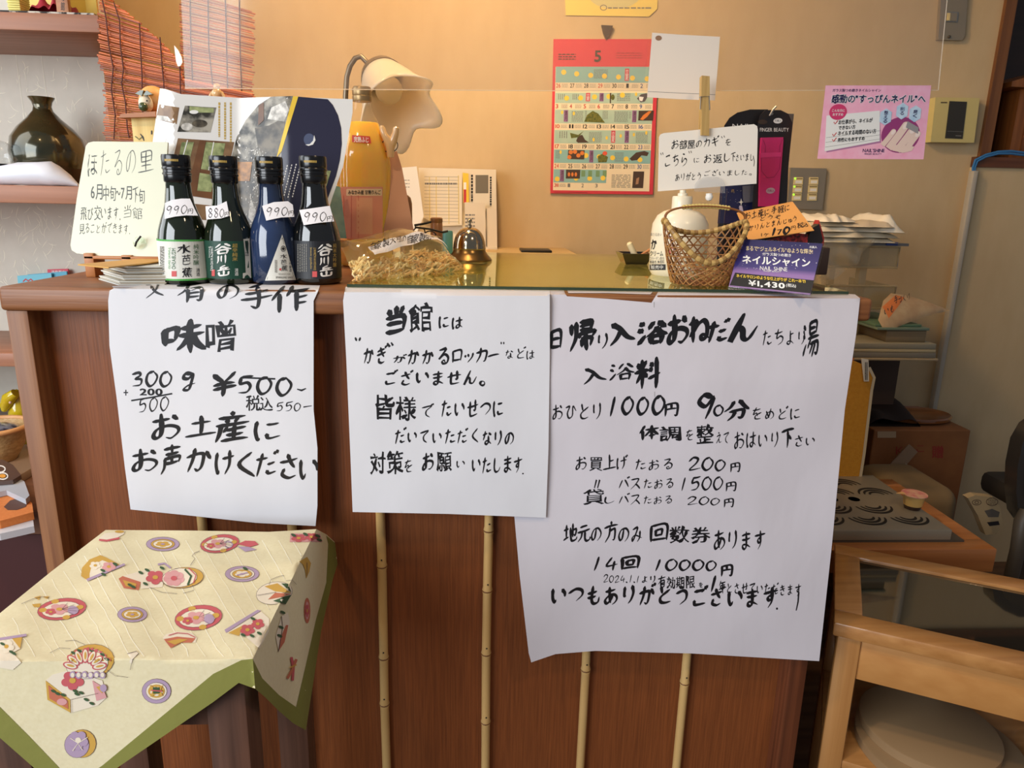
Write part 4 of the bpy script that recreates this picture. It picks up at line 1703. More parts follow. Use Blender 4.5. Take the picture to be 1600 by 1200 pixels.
# ------------------------------------------------------------------ call bell
c = G(733, 410, GT)
pm = ppm(c[1]+.03)
cb = (c[0], c[1]+35/pm)
zb = lambda y: W(733, y, cb[1])[2]
root = thing('call_bell', 'round metal counter call bell with push button on the glass plate', 'bell', (cb[0], cb[1], GT))
b = MB()
b.lathe([(.001, GT), (35/pm, GT), (35/pm, GT+.003), (33/pm, GT+.006), (28/pm, GT+.012), (25.5/pm, zb(393)), (24.5/pm, zb(389))], *cb, BRASS, 40)
b.build('base', root, 30)
b = MB()
zd0, zd1 = zb(388.5), zb(355)
b.lathe([(24.6/pm, zd0-.001), (25.4/pm, zd0)]+[(25*math.cos(t)**.75/pm, zd0+(zd1-zd0)*math.sin(t)) for t in np.linspace(.05, PI/2-.02, 12)], *cb, CHROME, 40)
b.build('dome', root, 60)
b = MB()
b.lathe([(3.4/pm, zb(356)), (3.4/pm, zb(352)), (2.2/pm, zb(350)), (2.2/pm, zb(347)), (4/pm, zb(346)), (4/pm, zb(344)), (2.8/pm, zb(342)), (.0001, zb(341))], *cb, CHROME, 16)
b.build('push_button', root, 40)

# ------------------------------------------------------------------ things behind the bell on the counter's back edge
YD = 0.90
zdesk = W(780, 391, 1.0)[2]
PALEW = wood('pale_wood', C(214, 184, 130), C(196, 164, 108), 'x', 50, .5)
b = MB()
xa, xb_ = W(560, 391, YD)[0], W(902, 391, YD)[0]
b.box((xa, YD, zdesk-.03), (xb_, YB-.002, zdesk), PALEW, .002)
b.box((xa+.02, YD+.02, 0), (xa+.05, YB-.01, zdesk-.03), PALEW)
b.box((xb_-.05, YD+.02, 0), (xb_-.02, YB-.01, zdesk-.03), PALEW)
tag(b.build('back_desk'), 'pale wooden desk against the back wall behind the counter', 'desk')
b = MB()
b.box((W(814, 396, .94)[0], .93, zdesk), (W(862, 396, .94)[0], 1.02, zdesk+.006), M('black_case', C(20, 18, 18), .4), .002)
tag(b.build('notebook'), 'black flat notebook lying on the pale desk behind the counter', 'notebook')

PW = M('office_paper', C(226, 214, 190), .7)
PW2 = M('envelope_white', C(222, 208, 184), .7)


def q3(px, Y):
    return [W(x, y, Y) for x, y in px]


root = thing('document_rack', 'white rack full of leaning forms and papers at the back wall behind the bell', 'document rack', (W(716, 390, 1.08)[0], 1.08, zdesk))
b = MB()
b.prism(q3([(654, 262), (775, 265), (777, 391), (654, 391)], 1.10), (0, .03, 0), PW)
b.prism(q3([(654, 384), (777, 387), (777, 393), (654, 393)], 1.03), (0, .09, 0), PW)
b.build('back_panel', root)
S = PY(1.085)
k = Ink(S)
k.fill([(661, 264), (722, 268), (722, 352), (688, 353), (661, 340)], PW, 0)
for i in range(14):
    y = 276+i*5.4
    k.line([(663, y), (717, y+.6)], .45, GREYTXT, 1)
for x in (671, 681.5, 701):
    k.line([(x, 276), (x+.5, 350)], .9, M('form_yellow', C(214, 190, 96), .6), 2)
k.line([(716, 274), (717, 350)], 1.0, M('form_yellow', C(214, 190, 96), .6), 2)
k.scrib(664, 283, 714, 291, 1, GREYTXT, 2, 1, .35, seg=12)
k.build('ruled_form', root)
k = Ink(PY(1.075))
k.fill([(723, 270), (732, 271), (733, 318), (724, 317)], YELLOW, 1)
k.rect(724.5, 285, 728.5, 296, WHITE, 2); k.rect(724.5, 296, 728.5, 317, RED, 2)
k.build('yellow_file', root)
k = Ink(PY(1.08))
k.fill([(733, 271), (775, 274), (776, 330), (734, 326)], PW, 0)
k.rect(743, 273.5, 763, 302, M('print_grey', C(116, 108, 92), .7), 1)
k.scrib(735, 273, 740, 320, 1, BLACK, 1, 5, .6, True, 9); k.scrib(764.5, 276, 769, 322, 1, BLACK, 1, 6, .6, True, 11)
k.build('printed_sheet', root)
k = Ink(PY(1.055))
k.fill([(726, 316), (758, 317), (759, 391), (727, 391)], PW2, 0)
k.scrib(727, 333, 742, 356, 4, GREYTXT, 1, 2, .4, seg=3)
k.build('envelope', root)
k = Ink(PY(1.06))
k.fill([(760, 325), (776, 326), (777, 391), (761, 391)], PW2, 0)
k.line([(760, 326), (761, 390)], .9, GREYTXT, 1)
k.build('envelope', root)
k = Ink(PY(1.05))
k.fill([(616, 263), (651, 260), (662, 338), (640, 391), (616, 391)], M('office_paper_bright', C(232, 226, 214), .7), 0)
k.scrib(628, 279, 640, 295, 3, GREYTXT, 1, 3, .2, seg=2)
k.build('letter_sheet', root)

# small clutter between bag and bell
b = MB()
JAR = M('brown_jar', C(136, 92, 50), .35, coat=.3)
cx, cy = W(634, 345, .60)[0], .60
zj = lambda y: W(634, y, .60)[2]
pj = ppm(.60)
b.lathe([(.0001, ZT), (9/pj, ZT), (10/pj, zj(345)), (10/pj, zj(318)), (8/pj, zj(309)), (4/pj, zj(305)), (.0001, zj(304))], cx, cy, JAR, 24)
tag(b.build('brown_jar'), 'rounded brown jar half hidden behind the pinkish-brown card', 'jar')
root = thing('round_box', 'small round turned wooden box behind the radish bag', 'box', (W(679, 352, .60)[0], .62, ZT))
b = MB()
x, y0, z = W(682, 352, .62)
R_ = 9.5/ppm(.6)
b.lathe([(.0001, ZT), (R_, ZT), (R_, z+.004), (R_*.94, z+.005)], x, .62, JAR, 24)
b.build('body', root)
b = MB()
b.lathe([(R_*.94, z+.005), (R_, z+.007), (R_, z+.014), (R_*.8, z+.016), (.0001, z+.016)], x, .62, JAR, 24)
b.build('lid', root)
root = thing('eyeglasses', 'folded black eyeglasses lying among clutter beside the call bell', 'glasses', (W(672, 360, .50)[0], .52, GT))
b = MB()
b.tube([W(648, 352, .50), W(660, 350, .51), W(673, 347, .53)], .0022, BLACK, 6)
b.build('temple', root)
b = MB()
b.tube([W(648, 355, .49), W(672, 358, .49), W(692, 363, .49), W(700, 361, .49)], .002, BLACK, 6)
b.build('temple', root)
b = MB()
for xq, yq in ((655, 362), (672, 368)):
    b.tube([W(xq+9*math.cos(a), yq+7*math.sin(a), .505) for a in np.linspace(0, 2*PI, 18)], .0012, BLACK, 6, False)
b.build('rims', root)
b = MB()
zz = W(660, 372, .50)[2]
b.box((W(645, 380, .5)[0], .50, GT), (W(690, 380, .5)[0], .54, zz+.003), M('spectacle_case', C(62, 50, 38), .4), .006)
tag(b.build('spectacle_case'), 'brown spectacle case under the black eyeglasses', 'case')
b = MB()
x = W(699, 376, .58)[0]
zt_ = W(699, 361, .58)[2]
b.lathe([(.0001, GT), (8/ppm(.58), GT), (8/ppm(.58), zt_-.003), (7/ppm(.58), zt_), (.0001, zt_)], x, .60, M('teal_tin', C(86, 148, 150), .4), 20)
tag(b.build('teal_tin'), 'small teal tin beside the call bell', 'tin')

# black tray with a seal peg
root = thing('cash_tray', 'small black tray with a cream peg, left of the lotion bottle', 'tray', (W(993, 410, .46)[0], .46, GT))
TRAYM = M('lacquer_black', C(20, 17, 18), .15, coat=.7)
b = MB()
q = [G(978, 414, GT), G(1022, 416, GT), G(1016, 404, GT), G(984, 403, GT)]
top = [W(971, 387, .42), W(1024, 388, .42), W(1018, 386, .50), W(975, 386, .50)]
zt_ = W(971, 388, .42)[2]
q = [(-.024, -.03), (.024, -.03), (.024, .03), (-.024, .03)]
c = G(996, 414, GT)+np.array([0, .034, 0])
lo = [np.array([c[0]+x*.82, c[1]+y*.82, GT]) for x, y in q]
hi = [np.array([c[0]+x*1.2, c[1]+y*1.1, GT+.020]) for x, y in q]
hi2 = [np.array([c[0]+x*1.08, c[1]+y*1.0, GT+.020]) for x, y in q]
lo2 = [np.array([c[0]+x*.74, c[1]+y*.74, GT+.004]) for x, y in q]
v = lo+hi+hi2+lo2
f = [(3, 2, 1, 0), (12, 13, 14, 15)]
for i in range(4):
    j = (i+1) % 4
    f += [(i, j, j+4, i+4), (i+4, j+4, j+8, i+8), (i+8, j+8, j+12, i+12)]
b.add(v, f, TRAYM)
b.build('tray_body', root, None)
b = MB()
PEG = M('cream_peg', C(236, 216, 170), .5)
b.tube([c+np.array([.006, 0, .006]), c+np.array([-.002, .0, .022]), c+np.array([-.010, 0, .036]), c+np.array([-.0115, 0, .0385])], [.0055, .0055, .0055, .003], PEG, 12)
b.tube([c+np.array([.008, .01, .01]), c+np.array([.034, .0, .029])], .0025, W_EASEL, 8)
b.build('peg', root)

# ------------------------------------------------------------------ lotion pump bottle
LOT = M('lotion_white', C(232, 222, 198), .3, spec=.5, coat=.2)
c = G(1052, 433, GT)
pl_ = ppm(c[1]+.03)
rl = 44/pl_
cl = (W(1058, 400, c[1]+rl)[0], c[1]+rl*.9)
zl_ = lambda y: W(1058, y, cl[1])[2]
root = thing('lotion_bottle', 'large white pump lotion bottle standing behind the bamboo basket', 'bottle', (*cl, GT))
b = MB()
b.lathe([(.0001, GT), (rl*.88, GT), (rl, GT+.008), (rl, zl_(365)), (rl*.97, zl_(350)), (rl*.82, zl_(337)), (rl*.6, zl_(330)), (rl*.36, zl_(327)), (rl*.34, zl_(324))], *cl, LOT, 44)
b.build('body', root, 50)
b = MB()
b.lathe([(rl*.35, zl_(327)), (rl*.35, zl_(308)), (rl*.33, zl_(306.5)), (rl*.17, zl_(306)), (rl*.17, zl_(302)), (rl*.11, zl_(301)), (rl*.11, zl_(297)), (.0001, zl_(296.5))], *cl, LOT, 28)
b.build('pump_head', root, 35)
k = Ink(Lathe(*cl, lambda z: rl))
k.text('か', 1017, 374, 1026, 390, BLACK, 1, bold=.04, brush=.02)
k.text('クリーム', 1015.5, 392, 1036, 400, BLACK, 1, bold=.02)
k.text('肌うるおい', 1016, 364, 1034, 369, GREYTXT, 1)
k.text('コラーゲン配合', 1015, 401, 1038, 407, GREYTXT, 1)
k.text('無着色 無香料', 1015, 407, 1038, 412, BLACK, 1)
k.rect(1015, 413, 1040, 422, BLACK, 1, 4)
k.text('販売中', 1017, 414.5, 1036, 420.5, WHITE, 2)
k.ell(1049, 391, 5, 5.5, RED, 1)
k.ell(1049, 391, 2.4, 2.8, LOT, 2)
k.build('print', root)

# ------------------------------------------------------------------ bamboo basket
c0 = G(1095, 449, GT)
pb_ = ppm(c0[1]+.05)
RB = 60/pb_
cbx, cby = W(1094, 440, c0[1]+RB*.7)[0], c0[1]+RB*.72
root = thing('bamboo_basket', 'open-weave bamboo basket with an arched handle on the glass plate', 'basket', (cbx, cby, GT))
zB = lambda y, Y: W(1095, y, Y)[2]-GT
h_side = zB(347, cby)
h_front = zB(414, cby-RB*.9)
h_back = zB(366, cby+RB*.9)
STRAW = M('basket_strip', C(178, 128, 70), .45, noise=(C(140, 92, 46), 60, .3))
STRAW2 = M('basket_strip_dark', C(134, 84, 44), .45)
RIM = M('basket_rim', C(190, 156, 92), .45)
RIM2 = M('basket_rim_dark', C(142, 108, 56), .45)


def bas(th, t):
    s_ = math.sin(th)
    hr = h_side+(h_front-h_side)*max(0, -s_)**1.6 if s_ < 0 else h_side+(h_back-h_side)*s_**1.6
    z = hr*t
    u = z/h_side
    rx = RB*(.74+.30*min(1, u*1.15)**.8)
    ry = rx*.86
    return np.array([cbx+rx*math.cos(th), cby+ry*math.sin(th), GT+.002+z])


b = MB()
n = 26
for fam in (1, -1):
    for i in range(n):
        th0 = 2*PI*i/n
        pts = [bas(th0+fam*1.15*t, t) for t in np.linspace(0, 1, 12)]
        b.tube(pts, .0011, STRAW if i % 3 else STRAW2, 5)
for j in range(1, 6):
    z = h_side*(.02+.14*j)
    for a in np.linspace(0, 2*PI, 25)[:-1]:
        seg = []
        for th in np.linspace(a, a+2*PI/24, 3):
            hr = (bas(th, 1)[2]-GT-.002)
            if z < hr*.97:
                seg.append(bas(th, z/hr))
        if len(seg) == 3:
            b.tube(seg, .001, STRAW, 5)
b.build('woven_wall', root)
b = MB()
for k_ in range(9):
    o_ = (k_-4)/4.6
    L = math.sqrt(max(0.02, 1-o_*o_))
    b.box((cbx+o_*RB*.72-.002, cby-L*RB*.62, GT+.0005), (cbx+o_*RB*.72+.002, cby+L*RB*.62, GT+.0018), STRAW)
    b.box((cbx-L*RB*.72, cby+o_*RB*.62-.002, GT+.0018), (cbx+L*RB*.72, cby+o_*RB*.62+.002, GT+.003), STRAW2)
b.build('woven_base', root)
b = MB()
N = 60
for i in range(N):
    pts = [bas(2*PI*(i+t)/N, 1) for t in (0, .5, 1.0)]
    b.tube(pts, [.0034, .004, .0034], RIM if i % 2 else RIM2, 8)
b.build('rim', root)
b = MB()
hl, hr_ = bas(PI, 1), bas(0, 1)
ht = W(1095, 322, cby)[2]
for dy in (-.0012, .0012):
    pts = [np.array([hl[0]+(hr_[0]-hl[0])*(.5-.5*math.cos(PI*t)), cby+dy*2, hl[2]+(ht-hl[2])*math.sin(PI*t)**.6]) for t in np.linspace(0, 1, 22)]
    b.tube(pts, .0013, STRAW2, 6)
mid = [np.array([hl[0]+(hr_[0]-hl[0])*(.5-.5*math.cos(PI*t)), cby, hl[2]+(ht-hl[2])*math.sin(PI*t)**.6]) for t in np.linspace(.3, .7, 16)]
for i in range(15):
    b.tube([mid[i], (mid[i]+mid[i+1])/2, mid[i+1]], [.0026, .0034, .0026], M('handle_wrap', C(214, 192, 112), .4), 8)
b.build('handle', root)

# ------------------------------------------------------------------ key-return card on an acrylic stand, clothespin, note
YK = .235
root = thing('card_stand', 'clear acrylic clip stand behind the basket holding the key-return card', 'card stand', (W(1129, 440, YK)[0], YK, GT))
b = MB()
slab(b, [(1085, 299), (1086, 288), (1092, 280), (1102, 276), (1120, 276), (1130, 281), (1133, 288), (1133, 302)], PY(YK-.006), .002, clear('acrylic_hazy', (.98, .985, .99, 1), .03, ior=1.45, haze=(C(220, 222, 226), .12)))
b.build('clip_plate', root)
b = MB()
xq = W(1129, 320, YK)[0]
b.box((xq-.004, YK-.004, GT), (xq+.004, YK-.001, W(1129, 296, YK)[2]), clear('acrylic', (.9, .92, .94, 1)))
b.box((xq-.03, YK-.03, GT), (xq+.03, YK+.03, GT+.003), clear('acrylic', (.9, .92, .94, 1)))
b.build('post', root)
b = MB()
b.ball(W(1108, 308, YK-.004), .006, WHITE, 12)
b.tube([W(1108, 302, YK-.004), W(1108, 312, YK-.004)], .005, WHITE, 12)
b.tube([W(1083, 330, YK-.004), W(1095, 320, YK-.004), W(1112, 318, YK-.004)], [.003, .006, .004], CLEAR, 10)
b.build('joint', root)
KC = PY(YK)
CARDW = M('card_bright', C(238, 232, 222), .45)
quad = [(1030, 214), (1032, 210), (1037, 208), (1178, 194), (1183, 197), (1184, 202), (1182, 287), (1028, 299)]
b = slab(MB(), quad, KC, .0012, CARDW)
k = Ink(KC)


def z6(x, y):
    return 1010+x/4.138, 180+y/4.138


def t6(k, t, x0, y0, x1, y1, m, **kw):
    a, c_ = z6(x0, y0), z6(x1, y1)
    k.text(t, a[0], a[1], c_[0], c_[1], m, **kw)


t6(k, 'お部屋のカギ', 162, 148, 470, 226, BLACK, bold=.012, brush=.02, slope=-.06, layer=1)
t6(k, 'を', 512, 152, 546, 196, BLACK, bold=.01, brush=.02, layer=1)
k.line([z6(484, 136), z6(490, 148)], .9, BLACK, 1); k.line([z6(500, 132), z6(506, 144)], .9, BLACK, 1)
t6(k, 'こちら', 120, 256, 262, 340, BLACK, bold=.004, brush=.02, slope=-.08, layer=1)
for x, y in ((92, 250), (104, 247), (274, 238), (287, 236)):
    k.line([z6(x, y-6), z6(x+4, y+8)], .9, BLACK, 1)
t6(k, 'に', 306, 276, 342, 308, BLACK, brush=.02, layer=1)
t6(k, 'お返し', 372, 252, 540, 314, BLACK, bold=.01, brush=.02, slope=-.05, layer=1)
t6(k, '下さいまし', 546, 240, 690, 300, BLACK, bold=.01, brush=.02, slope=-.03, layer=1)
k.line([z6(690, 262), z6(698, 300), z6(694, 330)], .9, BLACK, 1)
t6(k, 'ありがとう', 186, 374, 352, 428, BLACK, bold=.01, brush=.02, slope=-.06, layer=1)
t6(k, 'ございました。', 374, 354, 680, 398, BLACK, bold=.004, brush=.02, slope=-.03, layer=1)
o = len(b.v)
b.v += k.mb.v; b.f += [tuple(q+o for q in f) for f in k.mb.f]; b.m += [b.mi(k.mb.mats[i]) for i in k.mb.m]
tag(b.build('key_return_card', smooth=None), 'white handwritten key-return card above the bamboo basket', 'card')

root = thing('clothespin', 'wooden clothespin gripping the top of the key-return card', 'clothespin', W(1101, 165, YK))
PIN = wood('clothespin_wood', C(196, 164, 104), C(168, 134, 76), 'z', 120, .5)
b = MB()
slab(b, [(1097, 118), (1109, 119), (1109, 150), (1108, 212), (1096, 211), (1096, 150)], PY(YK-.008), .006, PIN)
b.build('front_arm', root)
b = MB()
slab(b, [(1095, 120), (1104, 119), (1107, 212), (1093, 208)], PY(YK+.004), .006, PIN)
b.build('rear_arm', root)
b = MB()
b.tube([W(1094, 171, YK-.0095), W(1095, 151, YK-.0095), W(1108, 150, YK-.0095), W(1109, 172, YK-.0095)], .0009, STEEL, 6)
b.tube([W(1094, 152, YK-.009), W(1093, 152, YK+.011)], .0009, STEEL, 6)
b.tube([W(1108, 151, YK-.009), W(1108, 151, YK+.011)], .0009, STEEL, 6)
b.build('spring', root)

YV = .275
k = Ink(PY(YV-.002))
k.fill([(1019, 51), (1060, 54), (1125, 57.5), (1121, 110), (1117, 157), (1060, 155), (1011, 152), (1015, 100)], M('note_paper', C(236, 222, 206), .7, bump=(30, .2)), 0, 12)
k.line([(1012, 143), (1118, 148)], .6, GREYTXT, 1)
k.ell(1029, 59.5, 5, 4, M('hole_brown', C(150, 112, 84), .6), 1)
tag(k.build('blank_note', smooth=60), 'blank back of a cream note fixed on the hanging clear film above the key card', 'note')

# ------------------------------------------------------------------ nail-file display
YN = .36
root = thing('display_box', 'black display box behind the starry blue price card', 'display box', (W(1200, 440, YN)[0], YN+.02, GT))
b = MB()
xa, xb_ = W(1140, 400, YN)[0], W(1236, 400, YN)[0]
zbx = W(1190, 352, YN)[2]
b.box((xa, YN+.010, GT), (xb_, YN+.058, zbx), BLACK, .002)
b.build('box_body', root)
b = MB()
b.box((xa+.005, YN+.042, zbx-.01), (xb_-.005, YN+.047, W(1190, 176, YN+.04)[2]), M('panel_grey', C(110, 106, 98), .5), .001)
b.build('back_panel', root)
b = MB()
b.tube([W(1207, 180, YN+.044), W(1207, 178, YN-.03), W(1203, 180, YN-.034), W(1209, 170, YN-.036), W(1213, 166, YN-.036)], .0016, STEEL, 8)
b.build('hook', root)
KARD = M('pack_black_card', C(32, 29, 31), .35)
STARRY = M('starry_blue', C(44, 48, 98), .35, noise=(C(26, 28, 60), 25, .3))


def pack(name, outline, Y, label):
    return thing(name, label, 'packaged product', W(*outline, Y), 'packaged nail files on the display'), PY(Y)


root, S = pack('nail_file_pack', (1212, 345), YN-.012, 'black hanging pack with a magenta pouch on the counter display')
zlo = 352


def floor_px(x, Y):
    d_ = np.array([W(x, 400, Y)[0], Y, GT+.0012])-CAM
    return (x, 600-FPX*(d_ @ UPV)/(d_ @ FWD))


b = slab(MB(), [floor_px(1170, YN-.012), (1174, zlo), (1184, 196), (1188, 180), (1196, 172), (1220, 172), (1232, 178), (1238, 192), (1232, 260), (1228, zlo), floor_px(1226, YN-.012)], S, .0015, KARD)
k = Ink(S)
t6(k, 'FINGER BEAUTY', 734, 82, 920, 106, WHITE, layer=1)
a = z6(850, 36)
k.ell(a[0], a[1], 7, 4.2, WHITE, 1, -5)
t6(k, '爪美人', 828, 28, 872, 44, BLACK, layer=2)
a = z6(752, 44)
k.ell(a[0], a[1], 7.5, 3.6, M('hole_dark', C(60, 46, 36), .6), 1)
o = len(b.v)
b.v += k.mb.v; b.f += [tuple(q+o for q in f) for f in k.mb.f]; b.m += [b.mi(k.mb.mats[i]) for i in k.mb.m]
b.build('backing_card', root, None)
MAG = M('magenta_leather', C(188, 40, 104), .4, bump=(300, .15))
b = slab(MB(), [z6(*q) for q in ((745, 145), (885, 142), (886, 165), (852, 590), (730, 590), (738, 250))], PY(YN-.018), .006, MAG)
S2 = PY(YN-.0182)
k = Ink(S2)
DM = M('magenta_dark', C(140, 26, 76), .45)
k.line([z6(755, 160), z6(770, 200), z6(768, 240)], .6, DM, 1); k.line([z6(878, 158), z6(862, 200), z6(860, 240)], .6, DM, 1)
k.fill([z6(740, 244), z6(872, 240), z6(870, 268), z6(738, 276)], M('magenta_strap', C(206, 56, 124), .4), 1)
k.line([z6(742, 276), z6(744, 360), z6(780, 404), z6(826, 400), z6(860, 350), z6(868, 268)], .6, DM, 1)
a = z6(802, 488)
k.ell(a[0], a[1], 7, 4.6, M('oval_grey', C(176, 150, 164), .4), 1, -8)
t6(k, '爪美人', 780, 480, 826, 496, DM, layer=2)
o = len(b.v)
b.v += k.mb.v; b.f += [tuple(q+o for q in f) for f in k.mb.f]; b.m += [b.mi(k.mb.mats[i]) for i in k.mb.m]
b.build('pouch', root, None)
root, S = pack('nail_file_pack', (1160, 345), YN+.004, 'black and starry blue pack half hidden behind the key-return card')
b = slab(MB(), [floor_px(1120, YN+.004), (1122, zlo), (1132, 196), (1140, 184), (1152, 176), (1172, 171), (1200, 171), (1202, 190), (1196, 260), (1180, zlo), floor_px(1178, YN+.004)], S, .0015, KARD)
k = Ink(S)
k.fill([z6(480, 460), z6(740, 440), z6(720, 620), z6(640, 700), z6(460, 700)], STARRY, 1)
t6(k, 'NAIL', 556, 56, 672, 84, WHITE, layer=1)
a = z6(612, 562)
k.fill([(a[0], a[1]-6), (a[0]+1.2, a[1]-1), (a[0]+4.5, a[1]), (a[0]+1.2, a[1]+1), (a[0], a[1]+6), (a[0]-1.2, a[1]+1), (a[0]-4.5, a[1]), (a[0]-1.2, a[1]-1)], WHITE, 2)
k.fill([z6(600, 585), z6(618, 585), z6(630, 640), z6(600, 640)], M('pale_lilac', C(206, 196, 226), .4), 2)
rr = random.Random(5)
for i in range(24):
    a = z6(rr.uniform(500, 640), rr.uniform(470, 600))
    k.ell(a[0], a[1], .35, .35, WHITE, 2, n=5)
t6(k, '爪', 548, 480, 568, 500, GOLD, layer=2)
o = len(b.v)
b.v += k.mb.v; b.f += [tuple(q+o for q in f) for f in k.mb.f]; b.m += [b.mi(k.mb.mats[i]) for i in k.mb.m]
b.build('backing_card', root, None)
b = slab(MB(), [z6(*q) for q in ((625, 458), (700, 450), (702, 545), (690, 560), (640, 566), (630, 550))], PY(YN-.002), .004, M('file_grey', C(104, 104, 118), .3))
b.build('glass_file', root)

# orange price card with sweets behind
PC = P3(W(1169, 376, .235), W(1272, 360, .25), W(1151, 332, .30))
ORG = M('orange_card', C(226, 164, 92), .6)
b = slab(MB(), [z6(585, 630), z6(945, 558), z6(1085, 745), z6(660, 808)], PC, .001, ORG)
k = Ink(PC)
t6(k, 'お土産に手軽に', 635, 626, 926, 682, BLACK, bold=.012, brush=.02, slope=-.20, layer=1)
t6(k, 'どうぞ', 736, 650, 868, 688, BLACK, bold=.012, brush=.02, slope=-.15, layer=1)
t6(k, 'かりんとまんじゅう', 662, 712, 970, 756, BLACK, bold=.012, brush=.02, slope=-.22, layer=1)
t6(k, '1ヶ', 742, 764, 792, 786, BLACK, layer=1, slope=-.1)
t6(k, '170', 812, 728, 932, 786, BLACK, bold=.13, brush=.01, slope=-.12, layer=1)
t6(k, '円', 936, 714, 966, 742, BLACK, brush=.02, layer=1)
t6(k, '税込', 974, 698, 1046, 734, BLACK, bold=.02, brush=.02, slope=-.2, layer=1)
o = len(b.v)
b.v += k.mb.v; b.f += [tuple(q+o for q in f) for f in k.mb.f]; b.m += [b.mi(k.mb.mats[i]) for i in k.mb.m]
tag(b.build('price_card', smooth=None), 'orange handwritten 170 yen price card for buns behind the starry blue card', 'price card')
for i, (q, m, lab) in enumerate((([(1204, 376), (1246, 364), (1262, 366), (1262, 380), (1206, 384)], M('wrapper_red', C(178, 52, 50), .35, noise=(C(70, 20, 22), 160, .1)), 'red speckled sweet packet tucked under the orange price card'),
                             ([(1258, 380), (1270, 356), (1280, 350), (1286, 376), (1282, 384)], M('wrapper_black', C(42, 36, 36), .3), 'black sweet packet beside the orange price card'),
                             ([(1276, 354), (1280, 344), (1288, 372), (1287, 384), (1282, 384)], M('wrapper_scarlet', C(196, 70, 62), .35), 'scarlet edged sweet packet right of the orange price card'))):
    Yq = .27+i*.012
    b = MB()
    pts = PY(Yq).hit(q)
    cc = pts.mean(0)
    zlow = min(p[2] for p in pts)
    b.prism(list(pts), (0, .016, 0), m)
    tag(b.build('sweet_packet', smooth=30), lab, 'sweet packet', 'sweet packets by the price cards')
# low carton that carries the sweets
b = MB()
xa, xb_ = W(1246, 400, .30)[0], W(1292, 400, .30)[0]
zc_ = min(W(1282, 384, .27)[2], W(1206, 384, .27)[2])-.001
b.box((W(1200, 400, .28)[0], .262, GT), (W(1288, 400, .28)[0], .318, zc_), M('carton_dark', C(60, 44, 36), .5), .002)
tag(b.build('sweets_carton'), 'dark low carton under the sweet packets behind the starry blue card', 'carton')

# starry blue acrylic price stand
root = thing('price_stand', 'starry blue 1,430 yen price card in a clear acrylic stand at the counter edge', 'price stand', (*G(1200, 458, GT)[:2], GT))
a_, b_, c_ = G(1138, 450, GT), G(1264, 461, GT), None
top_ = W(1158, 374, a_[1]+.03)
NP = P3(a_, b_, top_)
quad = [z6(612, 800), z6(1140, 830), z6(1058, 1160), z6(532, 1108)]
ACR = clear('acrylic', (.9, .92, .94, 1))
zs = [p[2] for p in NP.hit(quad)]
NG = two_tone('nail_night', [(min(zs)-GT, C(150, 116, 164)), (min(zs)-GT+.022, C(136, 104, 164)), (max(zs)-GT-.035, C(58, 52, 118)), (max(zs)-GT, C(30, 32, 82))], 'Z', .3)
b = slab(MB(), quad, NP, .002, NG)
k = Ink(NP)
k.fill([z6(574, 1018), z6(1084, 1068), z6(1060, 1152), z6(538, 1100)], BLACK, 1)
rr = random.Random(8)
for i in range(46):
    a = z6(rr.uniform(620, 1110), rr.uniform(825, 1000))
    k.ell(a[0], a[1], rr.choice((.3, .4, .7)), rr.choice((.3, .4, .7)), WHITE, 1, n=5)
t6(k, 'まるで“ジェルネイル”のような輝き!', 645, 844, 1076, 876, M('pale_gold', C(226, 206, 160), .4), bold=.012, slope=.055)
t6(k, 'ガラス製つめ磨き', 752, 888, 936, 908, WHITE, bold=.012, slope=.055)
t6(k, 'ネイルシャイン', 620, 906, 1060, 962, WHITE, bold=.03, slope=.055)
t6(k, 'NAIL SHINE', 735, 976, 912, 1002, WHITE, slope=.055)
t6(k, 'FINGER BEAUTY', 758, 1004, 870, 1012, WHITE, slope=.055)
t6(k, 'ネイルサロンのような仕上がりが これ一本で!', 582, 1027, 1030, 1050, YELLOW, bold=.03, slope=.085, layer=3)
t6(k, '¥1,430', 660, 1066, 896, 1108, WHITE, bold=.036, slope=.085, layer=3, gap=.06)
t6(k, '(税込)', 904, 1088, 968, 1114, WHITE, bold=.02, slope=.085, layer=3)
t6(k, '爪美人', 1054, 846, 1104, 862, WHITE, bold=.02)
o = len(b.v)
b.v += k.mb.v; b.f += [tuple(q+o for q in f) for f in k.mb.f]; b.m += [b.mi(k.mb.mats[i]) for i in k.mb.m]
b.build('printed_card', root, None)
b = MB()
aq = [z6(600, 790), z6(1150, 822), z6(1064, 1168), z6(524, 1112)]
p = NP.hit(aq, -.0024)
b.prism(list(p), -NP.n*.0008, ACR)
f1, f2 = NP.hit([z6(530, 1108)])[0], NP.hit([z6(1060, 1162)])[0]
b.prism([np.array([f1[0], f1[1], GT+.0004]), np.array([f2[0], f2[1], GT+.0004]), np.array([f2[0]+.008, f2[1]+.030, GT+.0004]), np.array([f1[0]+.008, f1[1]+.030, GT+.0004])], (0, 0, .0016), ACR)
b.build('acrylic_holder', root, None)

